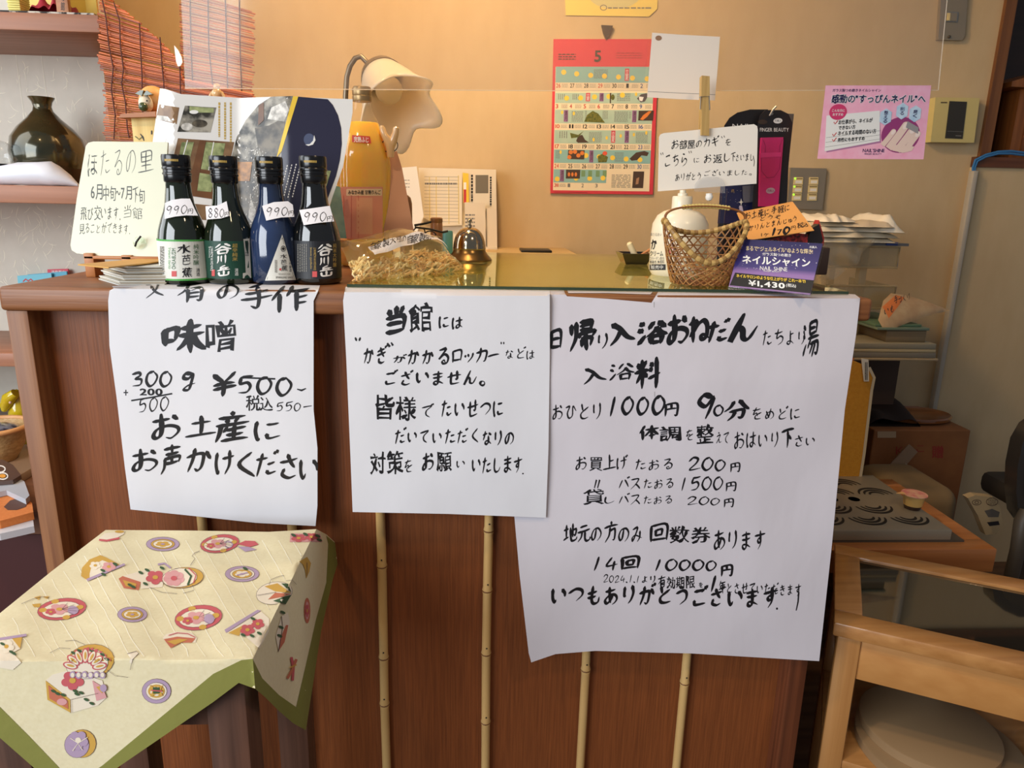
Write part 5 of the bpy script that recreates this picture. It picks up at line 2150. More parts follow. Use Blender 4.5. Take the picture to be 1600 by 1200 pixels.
# ------------------------------------------------------------------ clear vinyl partition hanging over the counter
FY = .285
root = thing('partition_film', 'clear vinyl partition film hanging above the counter', 'partition', (W(880, 140, FY)[0], FY, W(880, 140, FY)[2]))
k = Ink(PY(FY))
k.fill([(289, 138), (880, 142), (1466, 141), (1480, 0), (1502, -300), (266, -300), (283, 0)], FILM, 0)
k.build('film', root)
EDGE = clear('film_edge_glint', (.98, .98, .96, 1), .15, haze=(C(244, 232, 210), .55))  # pale tube draws in the highlight along the film's edges
b = MB()
b.tube([W(289, 138, FY), W(880, 142, FY), W(1466, 141, FY)], .0007, EDGE, 6)
b.tube([W(1466, 141, FY), W(1480, 0, FY), W(1502, -300, FY)], .0007, EDGE, 6)
b.build('edge', root)
b = MB()
zr = W(800, -300, FY)[2]
b.box((W(266, -300, FY)[0], FY-.01, zr), (W(1502, -300, FY)[0], FY+.01, zr+.9), M('rail_white', C(220, 214, 200), .5))
b.build('top_board', root)

# pink advert taped to the film
k = Ink(PY(FY-.003), [(1290, 133.5), (1455, 133.5), (1443, 249), (1277, 248)], (100, 70))
k.rect(0, 0, 100, 70, PINK, 0)
NAVY = M('navy_print', C(40, 32, 84), .5)
k.text('ガラス製つめ磨きネイルシャイン', 7, 3.2, 53, 6.2, NAVY, 2, bold=.012)
k.text('感動の"すっぴんネイル"へ', 6.5, 8.2, 96.5, 17.4, WHITE, 2, bold=.085)
k.text('感動の"すっぴんネイル"へ', 7, 8.6, 96, 17, NAVY, 3, bold=.025)
k.fill([(5, 30), (54, 25), (58.5, 54.5), (8, 64)], M('shadow_mauve', C(176, 120, 158), .5), 1)
k.fill([(4, 29), (54, 24), (57, 53), (6, 63)], WHITE, 2)
for i in range(3):
    k.line([(6, 50+i*4.5), (57, 43+i*4)], .25, GREYTXT, 3)
k.ell(14.5, 25.5, 8.3, 7.6, DEEPPINK, 3, n=30)
k.text('こんな方に', 8.6, 22.6, 20.6, 25.4, WHITE, 4, bold=.02)
k.text('おすすめ', 9.6, 26.6, 19.6, 29.2, WHITE, 4, bold=.02)
for t, x0, y0, x1, y1 in (('お仕事がら、ネイルが', 16, 33, 48, 37.5), ('できない方', 16.5, 38.6, 32.5, 42.6), ('ネイルする時間のない方', 16.5, 43.6, 52.5, 48.2), ('男性にもおすすめ', 17, 50.2, 42.5, 54.2)):
    k.text(t, x0, y0, x1, y1, BLACK, 4, bold=.028, slope=-.07)
for x, y in ((13, 36), (13, 47.5), (13.4, 52.5)):
    k.line([(x-1.5, y-1), (x-.2, y+1), (x+2.2, y-2.4)], .8, RED, 4)
k.ell(76, 47, 18, 17, M('plum_disc', C(150, 58, 116), .5), 1, n=40)
SKIN = M('printed_skin', C(232, 204, 188), .5)
SKL = M('printed_nail', C(242, 222, 212), .5)
for pts, wd in (([(60, 57), (65, 50), (69, 44)], 5), ([(66, 60), (74, 48), (80, 38)], 7), ([(74, 62), (82, 50), (87, 42)], 7), ([(82, 62), (88, 52), (92, 46)], 5.5)):
    p = np.array(pts, float)
    k.line(list(p), wd, SKIN, 2)
    k.ell(p[-1][0], p[-1][1], wd/2, wd/2, SKIN, 2)
    k.ell(p[-1][0]-.3, p[-1][1]+.6, wd*.33, wd*.5, SKL, 3, 30)
k.fill([(66, 56), (90, 58), (88, 62), (80, 64), (70, 62)], SKIN, 2)
k.fill([(81, 34), (92, 40), (92, 46), (80, 40)], M('file_print_grey', C(150, 146, 146), .5), 4)
HEX = M('crystal_blue', C(168, 200, 224), .4, noise=(C(206, 224, 236), 90, .2))
for cx_, cy_, t in ((60, 30, '整える'), (75, 24.5, '削る'), (87.5, 27, '磨く')):
    k.fill([(cx_, cy_-8), (cx_+5.4, cy_-4.5), (cx_+5.4, cy_+4.5), (cx_, cy_+8), (cx_-5.4, cy_+4.5), (cx_-5.4, cy_-4.5)], HEX, 3)
    n_ = len(t)
    k.text(t, cx_-2, cy_-2*n_, cx_+2, cy_+2*n_, NAVY, 4, bold=.02, vert=True)
k.text("NAIL'SHINE", 42, 60.2, 62.5, 63.6, NAVY, 2, bold=.02)
k.text('FINGER BEAUTY', 44, 64.4, 60, 66, NAVY, 2)
tag(k.build('advert_sheet'), 'pink nail care advert taped to the lower right corner of the vinyl film', 'advert')

# ------------------------------------------------------------------ wall calendar
CALR = M('calendar_red', C(214, 62, 74), .5)
CALW = M('calendar_cream', C(240, 222, 186), .6)
CALB = M('calendar_aqua', C(168, 196, 176), .55, noise=(C(182, 202, 180), 30, .2))
CALB2 = M('calendar_aqua_deep', C(142, 186, 180), .55)
PURP = M('calendar_purple', C(150, 106, 150), .55)
ROSE = M('calendar_rose', C(210, 80, 92), .55)
MOON = M('calendar_moon', C(244, 208, 78), .5)
OLIVE = M('calendar_olive', C(128, 124, 48), .55, noise=(C(70, 84, 34), 200, .2))
DKBR = M('calendar_brown', C(76, 58, 46), .55)
ORN = M('calendar_orange', C(222, 128, 56), .55)
root = thing('wall_calendar', 'red-bordered May wall calendar hanging on the back wall', 'calendar', (W(945, 302, YB)[0], YB-.006, W(945, 302, YB)[2]))
b = MB()
quad = [(865, 61), (1030, 61), (1020, 304), (860, 302)]
S = PY(YB-.007)
slab(b, quad, S, .005, CALR)
k = Ink(S, quad, (166, 242))
k.rect(4, 43, 160, 237, CALW, 1)
zy = lambda y: (y-50)/1117*242
DK = 2
rows = [(245, 358, 362, 398, (26, 27, 28, 29, 30, 1, 2)), (430, 506, 510, 546, (3, 4, 5, 6, 7, 8, 9)), (553, 652, 656, 690, (10, 11, 12, 13, 14, 15, 16)), (700, 798, 802, 838, (17, 18, 19, 20, 21, 22, 23)), (843, 941, 945, 982, (24, 25, 26, 27, 28, 29, 30)), (988, 1086, 1090, 1122, (31,))]
cw = 156/7
for ri, (a, b_, c, d, days) in enumerate(rows):
    k.rect(4.5, zy(a), 160 if ri < 5 else 90, zy(b_), CALB if ri in (1, 2) else CALB2 if ri != 3 else CALB, 2)
    for di, dn in enumerate(days):
        x = 5+di*cw
        m = M('calendar_red_print', C(204, 54, 50), .5) if di == 0 or (dn in (4, 5, 6) and ri == 1) or (dn == 29 and ri == 0) else BLUE if di == 6 else BLACK
        t = str(dn)
        k.text(t, x+.5, zy(c)+.6, x+(7.5 if len(t) > 1 else 4.5), zy(d)-.6, m, 3, bold=.012)
        k.scrib(x+9.5, zy(c)+.8, x+19.5, zy(d)-.6, 3, GREYTXT, 3, dn+ri, .3, seg=3)
for i, t in enumerate('123'):
    k.text(t, 5+(i+1)*cw+.5, zy(1090)+.6, 5+(i+1)*cw+4.5, zy(1122)-.6, GREYTXT, 3)


def zc(x, y):
    return (x-8)/745*166, zy(y)


def blob(x, y, rx, ry, m, l=4):
    c_ = zc(x, y)
    k.ell(c_[0], c_[1], rx, ry, m, l, n=14)


for x, y in ((110, 470), (210, 468), (310, 460), (412, 456), (508, 446), (178, 296), (278, 306), (376, 312), (476, 318), (575, 325), (678, 330), (85, 285), (260, 885), (356, 893), (453, 900), (551, 908), (650, 912), (55, 1060), (193, 1053), (292, 1053), (388, 1050)):
    blob(x, y, 4, 4, MOON)
for x, y in ((80, 572), (165, 580), (600, 730), (688, 716), (406, 755), (506, 740), (312, 768), (76, 862), (605, 440)):
    blob(x, y, 1.8, 3, MOON)
for x, y0, y1, m in ((263, 432, 492, ROSE), (360, 432, 492, PURP), (108, 556, 640, PURP), (598, 556, 640, PURP), (452, 702, 790, ROSE), (550, 702, 790, PURP), (299, 848, 935, PURP), (90, 990, 1078, PURP), (535, 258, 345, ROSE)):
    a, c = zc(x-15, y0), zc(x+15, y1)
    k.rect(a[0], a[1], c[0], c[1], m, 3)
    k.text('立夏' if m is ROSE else '満月', a[0]+1, a[1]+1, c[0]-1, c[1]-1, WHITE if m is ROSE else DKBR, 5, vert=True)
def cpoly(pts, m, l=4):
    k.fill([zc(*q) for q in pts], m, l)
cpoly([(240, 640), (260, 590), (300, 560), (340, 580), (390, 645)], OLIVE)
cpoly([(628, 558), (735, 556), (732, 628), (626, 628)], DKBR)
cpoly([(640, 620), (660, 590), (700, 560), (720, 560), (690, 600), (660, 625)], ORN, 5)
cpoly([(612, 470), (640, 440), (680, 432), (690, 450), (670, 490), (640, 498)], M('calendar_bird', C(96, 88, 90), .5))
cpoly([(625, 455), (660, 460), (650, 490), (630, 485)], WHITE, 5)
cpoly([(418, 432), (428, 430), (428, 505), (420, 505)], DKBR)
blob(440, 462, 3, 4.5, OLIVE)
cpoly([(200, 740), (230, 735), (250, 770), (280, 790), (200, 792), (186, 780)], DKBR)
cpoly([(140, 720), (200, 735), (240, 705), (200, 752), (150, 760)], OLIVE)
cpoly([(130, 845), (250, 846), (248, 914), (128, 912)], DKBR)
for x, y in ((150, 862), (205, 885), (180, 858), (232, 868), (140, 898)):
    blob(x, y, 3.4, 3.4, ORN, 5)
blob(396, 868, 3.8, 3.4, M('calendar_vermilion', C(226, 92, 62), .5), 5)
cpoly([(345, 890), (380, 870), (420, 895), (410, 932), (350, 935)], OLIVE)
cpoly([(575, 905), (620, 860), (680, 848), (712, 860), (700, 885), (660, 880), (630, 915), (590, 920)], DKBR)
cpoly([(118, 990), (222, 990), (220, 1056), (118, 1056)], DKBR)
for x in (140, 165, 190):
    blob(x, 1025, 2, 3.4, ORN, 5)
for x in (230, 280, 335, 385):
    a, c = zc(x, 995), zc(x+28, 1040)
    k.rect(a[0], a[1], c[0], c[1], M('calendar_sage', C(122, 156, 110), .5), 4)
a, c = zc(450, 1020), zc(588, 1120)
k.scrib(a[0], a[1], c[0], c[1], 9, GREYTXT, 3, 4, .35, seg=3)
cpoly([(606, 998), (684, 998), (680, 1120), (602, 1120)], DKBR, 3)
cpoly([(630, 1050), (650, 1040), (645, 1090), (625, 1095)], M('calendar_skin', C(170, 128, 96), .5), 4)
for (x0, y0, x1, y1, vv) in ((45, 440, 100, 480, 1), (150, 440, 200, 480, 1), (60, 710, 125, 760, 1), (245, 560, 258, 620, 1), (370, 560, 410, 620, 1), (560, 565, 575, 615, 1), (470, 432, 565, 490, 0), (150, 562, 232, 640, 0), (455, 562, 552, 640, 0), (278, 712, 370, 790, 0), (615, 712, 700, 790, 0), (468, 858, 532, 930, 0), (300, 262, 400, 330, 0), (40, 850, 70, 910, 1)):
    a, c = zc(x0, y0), zc(x1, y1)
    k.scrib(a[0], a[1], c[0], c[1], 4 if vv else 9, GREYTXT, 3, x0, .4, vert=bool(vv), seg=4 if vv else 5)
k.text('5', 65, zy(130), 76, zy(212), DKBR, 3, bold=.03)
k.scrib(8, zy(150), 36, zy(200), 3, DKBR, 3, 5, .4, seg=4)
k.scrib(100, zy(140), 140, zy(190), 3, M('calendar_red_dim', C(168, 56, 62), .5), 3, 5, .3, seg=5)
k.line([(6, 240), (60, 240)], 1, M('calendar_red_dim', C(168, 56, 62), .5), 3)
o = len(b.v)
b.v += k.mb.v; b.f += [tuple(q+o for q in f) for f in k.mb.f]; b.m += [b.mi(k.mb.mats[i]) for i in k.mb.m]
b.build('calendar_sheet', root, None)
b = MB()
slab(b, [(940, 39), (958, 40), (952, 54), (947, 62), (943, 52)], PY(YB-.012), .008, M('hook_dark', C(70, 56, 44), .4))
b.build('hanging_clip', root)

k = Ink(PY(YB-.003))
YN_ = M('yellow_note_paper', C(232, 206, 110), .6)
k.fill([(880, -60), (1030, -60), (1027, 14), (1014, 26), (884, 24)], YN_, 0)
k.ell(960, -10, 42, 24, M('note_emblem', C(206, 196, 140), .6), 1)
k.ring(943, 12, 5, 4, 1.2, GREYTXT, 2)
k.scrib(950, 10, 1020, 15, 1, GREYTXT, 2, 3, .4, seg=6)
tag(k.build('yellow_note'), 'pale yellow printed sheet on the wall above the calendar', 'note')

# ------------------------------------------------------------------ wall switches and control panel
PLATE = M('switch_plate', C(158, 146, 126), .35, .5)
IVORY = M('switch_ivory', C(222, 200, 140), .4)
root = thing('switch_panel', 'grey two-column light switch plate with six buttons beside the nail-file packs', 'light switch', W(1262, 328, YB-.01))
b = MB()
p = [(1236, 262), (1292, 263), (1285, 328), (1230, 326)]
slab(b, p, PY(YB-.012), .012, PLATE)
b.build('plate', root)
for cx0, ys in ((1241, (277, 289.5, 302)), (1265, (277, 289.5, 302))):
    for i, y in enumerate(ys):
        x = cx0-i*1.2
        b = MB()
        slab(b, [(x, y), (x+14, y), (x+13.4, y+11.5), (x-.8, y+11.5)], PY(YB-.015), .004, IVORY)
        k = Ink(PY(YB-.015))
        k.line([(x+1, y+2.2), (x+13, y+2.2)], 1.4, M('switch_slot', C(110, 92, 58), .5), 1)
        k.fill([(x+2, y+5), (x+12, y+5), (x+11.6, y+9.5), (x+1.6, y+9.5)], CARD, 1)
        o = len(b.v)
        b.v += k.mb.v; b.f += [tuple(q+o for q in f) for f in k.mb.f]; b.m += [b.mi(k.mb.mats[i_]) for i_ in k.mb.m]
        bo = b.build('button', root, None)
        _org[bo.name] = _org[root.name]
        if cx0 == 1241:
            k = Ink(PY(YB-.0152))
            k.ell(x+1.5, y+2, 1.6, 1.6, M('led_green', C(150, 230, 60), .4, emit=(C(150, 240, 50), 1.5)), 2, n=10)
            k.build('indicator_light', bo)
root = thing('wall_switch', 'steel single switch plate high on the wall near the dark niche', 'light switch', W(1486, 62, YB-.01))
b = MB()
slab(b, [(1473, -40), (1518, -40), (1512, 0), (1508, 56), (1503, 63), (1466, 62)], PY(YB-.012), .012, PLATE)
b.build('plate', root)
b = MB()
slab(b, [(1480, 18), (1498, 19), (1496, 35), (1478, 34)], PY(YB-.014), .003, STEEL)
slab(b, [(1481.5, 20), (1485, 20), (1484, 32), (1480, 32)], PY(YB-.0165), .003, IVORY)
slab(b, [(1487, 20), (1496, 20.6), (1494.6, 33), (1486, 32.6)], PY(YB-.016), .003, PLATE)
b.build('rocker', root)
b = MB()
b.ball(W(1483, 57.5, YB-.013), .004, M('screw_dark', C(70, 62, 50), .4), 8)
b.build('fixing_screw', root)
root = thing('thermostat', 'cream wall controller with dark vertical display beside the dark niche', 'controller', W(1492, 223, YB-.01))
b = MB()
slab(b, [(1462, 152), (1531, 153), (1522, 223), (1454, 222)], PY(YB-.028), .026, M('controller_cream', C(206, 188, 122), .4))
b.build('housing', root)
b = MB()
slab(b, [(1484, 158), (1511, 159), (1504, 217), (1477, 216)], PY(YB-.0295), .003, M('display_dark', C(52, 48, 40), .25))
k = Ink(PY(YB-.0297))
k.line([(1493, 212), (1502, 212.4)], 1.2, GREYTXT, 1)
k.line([(1480, 205), (1505, 206)], .5, GREYTXT, 1)
o = len(b.v)
b.v += k.mb.v; b.f += [tuple(q+o for q in f) for f in k.mb.f]; b.m += [b.mi(k.mb.mats[i_]) for i_ in k.mb.m]
b.build('display', root, None)
k = Ink(PY(YB-.0283))
k.scrib(1470, 159, 1480, 161.5, 1, DKBR, 1, 2, .8, seg=5)
k.build('maker_mark', root)

# conduit with blue cables
root = thing('cable_conduit', 'grey vertical cable conduit on the back wall with blue cables at its top', 'conduit', W(1462, 640, YB-.01))
b = MB()
p0, p1 = W(1521, 267, YB-.018), W(1463, 700, YB-.018)
b.box((p0[0]-.010, YB-.035, .35), (p0[0]+.004, YB-.013, p0[2]), M('conduit_grey', C(178, 168, 150), .45), .002)
b.build('channel', root)
CBL = M('cable_blue', C(56, 118, 168), .4)
for i in range(2):
    b = MB()
    ps = [W(1521+i*2.5, 275, YB-.022), W(1520+i*3, 262, YB-.024), W(1524+i*3, 250+i*2, YB-.026), W(1540, 242+i*3, YB-.026), W(1560, 237+i*3, YB-.024), W(1580, 236+i*4, YB-.022), W(1612, 240+i*4, YB-.01)]
    b.tube(ps, .0032, CBL, 8)
    b.build('blue_cable', root)
# small wooden shrine in the niche
root = thing('wooden_shrine', 'small wooden house-shaped shrine standing in the dark niche at the right edge', 'shrine', (W(1610, 248, YB+.12)[0], YB+.12, NZ+.028))
SHW = wood('shrine_wood', C(170, 100, 46), C(130, 72, 30), 'z', 70, .4)
YH = YB+.06
xs0 = W(1584, 200, YH)[0]
zr0 = W(1572, 138, YH)[2]
b = MB()
b.box((xs0, YH, NZ+.028), (xs0+.2, YH+.14, zr0), SHW, .002)
b.box((xs0+.03, YH-.004, NZ+.05), (xs0+.17, YH+.002, zr0-.03), wood('shrine_door_wood', C(140, 80, 36), C(104, 54, 22), 'z', 70, .4), .002)
b.build('body', root)
b = MB()
xr0 = W(1568, 140, YH)[0]
b.prism([np.array([xr0, YH-.03, zr0]), np.array([xr0+.25, YH-.03, zr0+.0]), np.array([xr0+.25, YH-.03, zr0+.03]), np.array([xr0+.13, YH-.03, zr0+.055]), np.array([xr0, YH-.03, zr0+.014])], (0, .2, 0), SHW)
b.build('roof', root, None)

# ------------------------------------------------------------------ gooseneck tulip lamp
YL = .62
root = thing('tulip_lamp', 'gooseneck lamp with a frosted glass tulip shade behind the juice bottle', 'lamp', (W(540, 400, YL)[0], YL, ZT))
LM = M('lamp_pewter', C(120, 108, 90), .35, .8)
pL = ppm(YL)
b = MB()
xb = W(540, 200, YL)[0]
b.tube([np.array([xb, YL, ZT+.012]), W(539, 200, YL), W(540, 150, YL), W(542, 120, YL), W(547, 103, YL), W(555, 91, YL), W(564, 88, YL), W(573, 97, YL), W(582, 108, YL), W(590, 116, YL-.01)], .0052, LM, 14)
b.build('gooseneck', root, 60)
b = MB()
b.lathe([(.0001, ZT), (.055, ZT), (.055, ZT+.008), (.02, ZT+.016), (.0001, ZT+.016)], xb, YL, LM, 28)
b.build('base', root)
A0 = W(590, 108, YL)
ax = W(632, 186, YL-.12)-A0
ax = ax/np.linalg.norm(ax)
Rm = Vector(ax).to_track_quat('Z', 'Y').to_matrix()
b = MB()
b.lathe([(.0001, -.012), (.018, -.010), (.026, .0), (.038, .018), (.043, .034), (.041, .034), (.030, .012), (.0001, .004)], 0, 0, LM, 30, R=Rm, org=A0)
b.build('collar', root, 50)
FROST = M('frosted_glass', C(228, 222, 210), .35, spec=.5, noise=(C(212, 204, 188), 14, .3))
_p = FROST.node_tree.nodes['Principled BSDF']
_p.inputs['Transmission Weight'].default_value = .35
_p.inputs['Roughness'].default_value = .5
b = MB()
v, f = [], []
prof = [(.030, .010), (.040, .030), (.048, .055), (.055, .08), (.060, .105), (.067, .128), (.074, .146)]
n = 60
for pi_, (r_, z_) in enumerate(prof):
    q_ = max(0, (pi_-2)/4)
    for i in range(n):
        a = 2*PI*i/n
        lob = math.cos(5*a+.6)
        rr_ = r_*(1+.13*q_*lob)
        zz_ = z_+.014*q_*lob
        v.append(np.array(Rm @ Vector((rr_*math.cos(a), rr_*math.sin(a), zz_)))+A0)
for j in range(len(prof)-1):
    for i in range(n):
        f.append((j*n+i, j*n+(i+1) % n, (j+1)*n+(i+1) % n, (j+1)*n+i))
b.add(v, f, clear('frosted_tulip', (.96, .95, .92, 1), .35, haze=(C(246, 234, 210), .86)))
o = b.build('glass_shade', root, 80)
md = o.modifiers.new('thickness', 'SOLIDIFY')
md.thickness = .003
b = MB()
c_ = A0+ax*.075
b.ball(c_, .026, M('bulb_white', C(226, 212, 184), .3), 20)
b.build('bulb', root, 80)

# ------------------------------------------------------------------ bamboo blind
YBL = .572
root = thing('bamboo_blind', 'reddish bamboo slat blind with dark cords hanging beside the alcove', 'blind', (W(230, 215, YBL)[0], YBL, W(230, 218, YBL)[2]))
SL = [M('blind_slat_%d' % i, c, .45) for i, c in enumerate((C(204, 108, 50), C(182, 90, 38), C(150, 70, 32), C(216, 128, 66)))]
CORD = M('blind_cord', C(72, 26, 18), .7)
b = MB()
rr = random.Random(21)


def bl_right(y0):      # right end (pixel) of a slat that starts at the left edge at y0
    return None


reg = [(148, -14), (160, -8), (178, 2), (230, 44), (284, 96), (289, 136), (396, 146), (396, 160), (250, 236), (150, 236)]
y = -26
i = 0
while y < 220:
    sl = .34*max(0, 1-(y+26)/250)+.055
    x0 = 154+rr.uniform(-2, 4)+(8 if y > 110 else 0)
    xs = np.arange(x0, 398, 3.0)
    run = []
    for x in xs:
        yy = y+sl*(x-x0)-.00018*(x-x0)**2*(1 if y < 80 else .3)
        if inside(reg, (x, yy)):
            run.append((x, yy))
    if len(run) > 3:
        wv = rr.uniform(-.004, .004)
        P_ = [W(run[0][0], run[0][1], YBL+wv), W(*run[len(run)//2], YBL+wv+.004), W(*run[-1], YBL+wv)]
        r_ = rr.uniform(.0011, .0021)
        b.tube(P_, r_, SL[rr.choice((0, 0, 1, 1, 2, 3))], 6)
    y += rr.uniform(2.7, 4.4)
# second fall of slats, seen behind the vinyl film
y = -12
while y < 152:
    x0 = 281+rr.uniform(-1, 2)
    sl = .16+.1*(1-y/150)
    ye = y+sl*114
    if ye < 156 or y > 100:
        P_ = [W(x0, y, YBL+.02), W(340, y+sl*59-1, YBL+.022), W(396+rr.uniform(-3, 3), min(ye, 156), YBL+.02)]
        b.tube(P_, rr.uniform(.0010, .0017), SL[rr.choice((0, 1, 2, 3))], 6)
    y += rr.uniform(3.2, 4.8)
b.build('slats', root)
b = MB()
for pts in ([(160, 0), (166, 30), (170, 70), (177, 106), (174, 140), (180, 180), (178, 218)], [(178, 4), (187, 32), (188, 70), (193, 108), (190, 130), (196, 160), (199, 200), (202, 216)], [(218, 36), (220, 80), (222, 120), (222, 150), (224, 216)], [(250, 58), (253, 100), (256, 130), (256, 200)], [(281, 96), (282, 140), (284, 200)],
            [(297, -10), (298, 60), (302, 150)], [(325, -10), (326, 70), (334, 150)], [(352, -10), (354, 70), (356, 150)], [(374, -10), (375, 70), (378, 152)]):
    Y_ = YBL-.004 if pts[0][0] < 290 else YBL+.016
    b.tube([W(x_, y_, Y_) for x_, y_ in pts], .0013, CORD, 6)
b.build('cords', root)
b = MB()
z_t = W(150, -24, YBL)[2]
b.box((W(140, -24, YBL)[0], YBL-.006, z_t), (W(400, -60, YBL)[0], YBL+.03, z_t+.9), W_EASEL, .002)
b.build('head_board', root)
b = MB()
slab(b, [(272, 71), (278, 78), (283, 88), (285, 97), (282, 103), (278, 104), (275, 96)], PY(YBL-.01), .002, M('tag_white', C(240, 240, 240), .5))
b.build('paper_tag', root)

# wooden birdhouse post box with an animal figure on it
YP = .33
root = thing('wooden_post_box', 'pale wooden post box with a roof board behind the cream sign board', 'post box', (W(223, 400, YP)[0], YP+.03, ZT))
b = MB()
PBW = wood('post_box_wood', C(232, 206, 130), C(196, 158, 76), 'z', 110, .5)
xa, xb_ = W(206, 200, YP)[0], W(262, 200, YP)[0]
zt_ = W(220, 183, YP)[2]
b.box((xa, YP, ZT), (xb_, YP+.07, zt_), PBW, .001)
k = Ink(PY(YP-.0004))
k.line([(211, 213), (214, 215), (217, 218), (222, 214)], 1.6, OLIVE, 1)
k.line([(219, 209), (223, 214), (225, 220)], [1, 2.4, 1.4], BLACK, 1)
k.line([(237, 204), (237, 210)], 2, BLACK, 1)
o = len(b.v)
b.v += k.mb.v; b.f += [tuple(q+o for q in f) for f in k.mb.f]; b.m += [b.mi(k.mb.mats[i_]) for i_ in k.mb.m]
b.build('body', root)
b = MB()
slab(b, [(189, 178), (243, 174), (243, 182), (185, 184)], PY(YP-.012), .09, W_EASEL)
b.build('roof_board', root)
root = thing('animal_ornament', 'small painted animal ornament with dark green nose on the post box roof', 'ornament', W(232, 176, YP))
zr_ = W(232, 176, YP)[2]
b = MB()
pp_ = ppm(YP)
OW = M('figure_orange', C(222, 162, 94), .5)
b.ball(W(240, 157, YP+.02), 20/pp_, OW, 22, (1, .9, 1.0))
b.build('body', root, 60)
b = MB()
b.ball(W(228, 162, YP), 11.5/pp_, M('figure_cream', C(232, 218, 192), .5), 18, (.85, .8, 1.05))
b.build('face', root, 60)
b = MB()
FG = M('figure_green', C(64, 78, 46), .25, coat=.5)
b.ball(W(224, 167, YP-.012), 6.3/pp_, FG, 16)
b.build('nose', root, 60)
for q in ([(211, 146), (219, 141), (224, 141), (221, 150)], [(224, 148), (229, 141), (238, 147), (228, 149)]):
    b = MB()
    slab(b, q, PY(YP-.010), .008, FG)
    b.build('ear', root)
b = MB()
b.ball(W(229.5, 157.5, YP-.011), .0014, BLACK, 8)
b.build('eye', root)

# ------------------------------------------------------------------ left alcove things
yv = .745
pv = ppm(yv)
xv = W(76, 240, yv)[0]
zv = lambda y: W(76, y, yv)[2]
VG = M('raku_glaze', C(104, 88, 50), .16, .45, coat=.7, noise=(C(26, 40, 32), (9, 9, 18), .22))  # olive-gold mottling also paints in the vase's golden reflections
b = MB()
b.lathe([(.0001, Z_SH2), (25/pv, Z_SH2), (38/pv, zv(284)), (47/pv, zv(258)), (49/pv, zv(238)), (45/pv, zv(216)), (35/pv, zv(200)), (22/pv, zv(186)), (13/pv, zv(174)), (11.5/pv, zv(167)), (13/pv, zv(160)), (16.5/pv, zv(154)), (17/pv, zv(152.5)), (15/pv, zv(152)), (10/pv, zv(156)), (.0001, zv(160))], xv, yv, VG, 44)
tag(b.build('pottery_vase', smooth=60), 'dark iridescent narrow-necked pottery vase on the lower wall shelf', 'vase')
b = MB()
PBG = M('white_wrapping', C(226, 228, 236), .45, bump=((60, 60, 60), .3))
yb_ = .635
pts = [(-30, 277, 13), (0, 274, 14), (30, 269, 16.5), (60, 266, 18), (82, 266, 18), (92, 270, 15), (108, 279, 9), (122, 286, 2)]
v, f = [], []
for x, y, r_ in pts:
    c_ = W(x, y, yb_)
    rr_ = r_/ppm(yb_)
    c_[2] = Z_SH2+rr_*.95
    for i in range(20):
        a = 2*PI*i/20
        wv = 1+.06*math.sin(3*a+x*.1)
        v.append(c_+np.array([0, math.cos(a)*rr_*1.1*wv, math.sin(a)*rr_*.95*wv]))
for j in range(len(pts)-1):
    for i in range(20):
        f.append((j*20+i, j*20+(i+1) % 20, (j+1)*20+(i+1) % 20, (j+1)*20+i))
f.append(tuple(range(20))); f.append(tuple((len(pts)-1)*20+i for i in range(20))[::-1])
b.add(v, f, PBG)
tag(b.build('paper_bundle', smooth=60), 'white rolled bundle lying on the lower wall shelf in front of the dark vase', 'bundle')
root = thing('glass_globe', 'clear glass globe at the left edge of the lower wall shelf', 'globe', (W(0, 290, .67)[0], .67, Z_SH2))
b = MB()
b.ball(W(-2, 241, .67), 20/ppm(.67), clear('globe_glass', (.92, .94, .95, 1), .02, ior=1.5), 28)
b.build('globe', root, 80)
b = MB()
x_ = W(-2, 241, .67)[0]
zg = W(0, 259, .67)[2]
b.lathe([(.012, zg), (.013, zg+.004), (.006, zg+.004)], x_, .67, BLACK, 20)
b.tube([np.array([x_+.012, .668, Z_SH2]), np.array([x_+.012, .668, zg+.002])], .0012, BLACK, 6)
b.tube([np.array([x_-.012, .672, Z_SH2]), np.array([x_-.012, .672, zg+.002])], .0012, BLACK, 6)
b.build('wire_stand', root)
# upper shelf
b = MB()
MATW = M('runner_pattern', C(210, 200, 184), .7, noise=(C(40, 34, 30), (60, 60, 60), .04))
b.box((-1.3, .605, Z_SH1), (W(152, 15, .62)[0], .80, Z_SH1+.004), MATW, .001)
tag(b.build('shelf_runner'), 'black and white patterned runner on the upper wall shelf', 'runner')
zt_ = Z_SH1+.0042
GOLDL = M('gold_leaf', C(216, 182, 92), .35, .3)
b = MB()
for x0, x1, sgn in ((30, 92, 1), (92, 122, -1), (122, 158, 1)):
    a, c_ = W(x0, 5, .74)[0], W(x1, 5, .74)[0]
    y0, y1 = (.77, .72) if sgn > 0 else (.72, .77)
    b.prism([np.array([a, y0, zt_]), np.array([c_, y1, zt_]), np.array([c_, y1, zt_+.16]), np.array([a, y0, zt_+.16])], (0, .006, 0), GOLDL)
tag(b.build('folding_screen', smooth=None), 'small gold folding screen at the back of the upper wall shelf', 'folding screen')
b = MB()
PLY = M('pleated_yellow', C(226, 212, 120), .6)
for i in range(14):
    y_ = zt_+i*.004
    b.box((W(13, 5, .66)[0]+(i % 2)*.001, .655, y_), (W(33, 5, .66)[0], .69, y_+.0034), PLY, .0008)
tag(b.build('paper_stack'), 'stack of pale yellow pleated papers on the upper wall shelf', 'stack of paper')
b = MB()
REDC = M('red_cloth', C(176, 40, 52), .7, bump=((90, 90, 90), .3))
xs = [W(q, 10, .66)[0] for q in (40, 55, 70, 85, 100, 115, 125)]
hs = [.004, .014, .030, .026, .034, .022, .003]


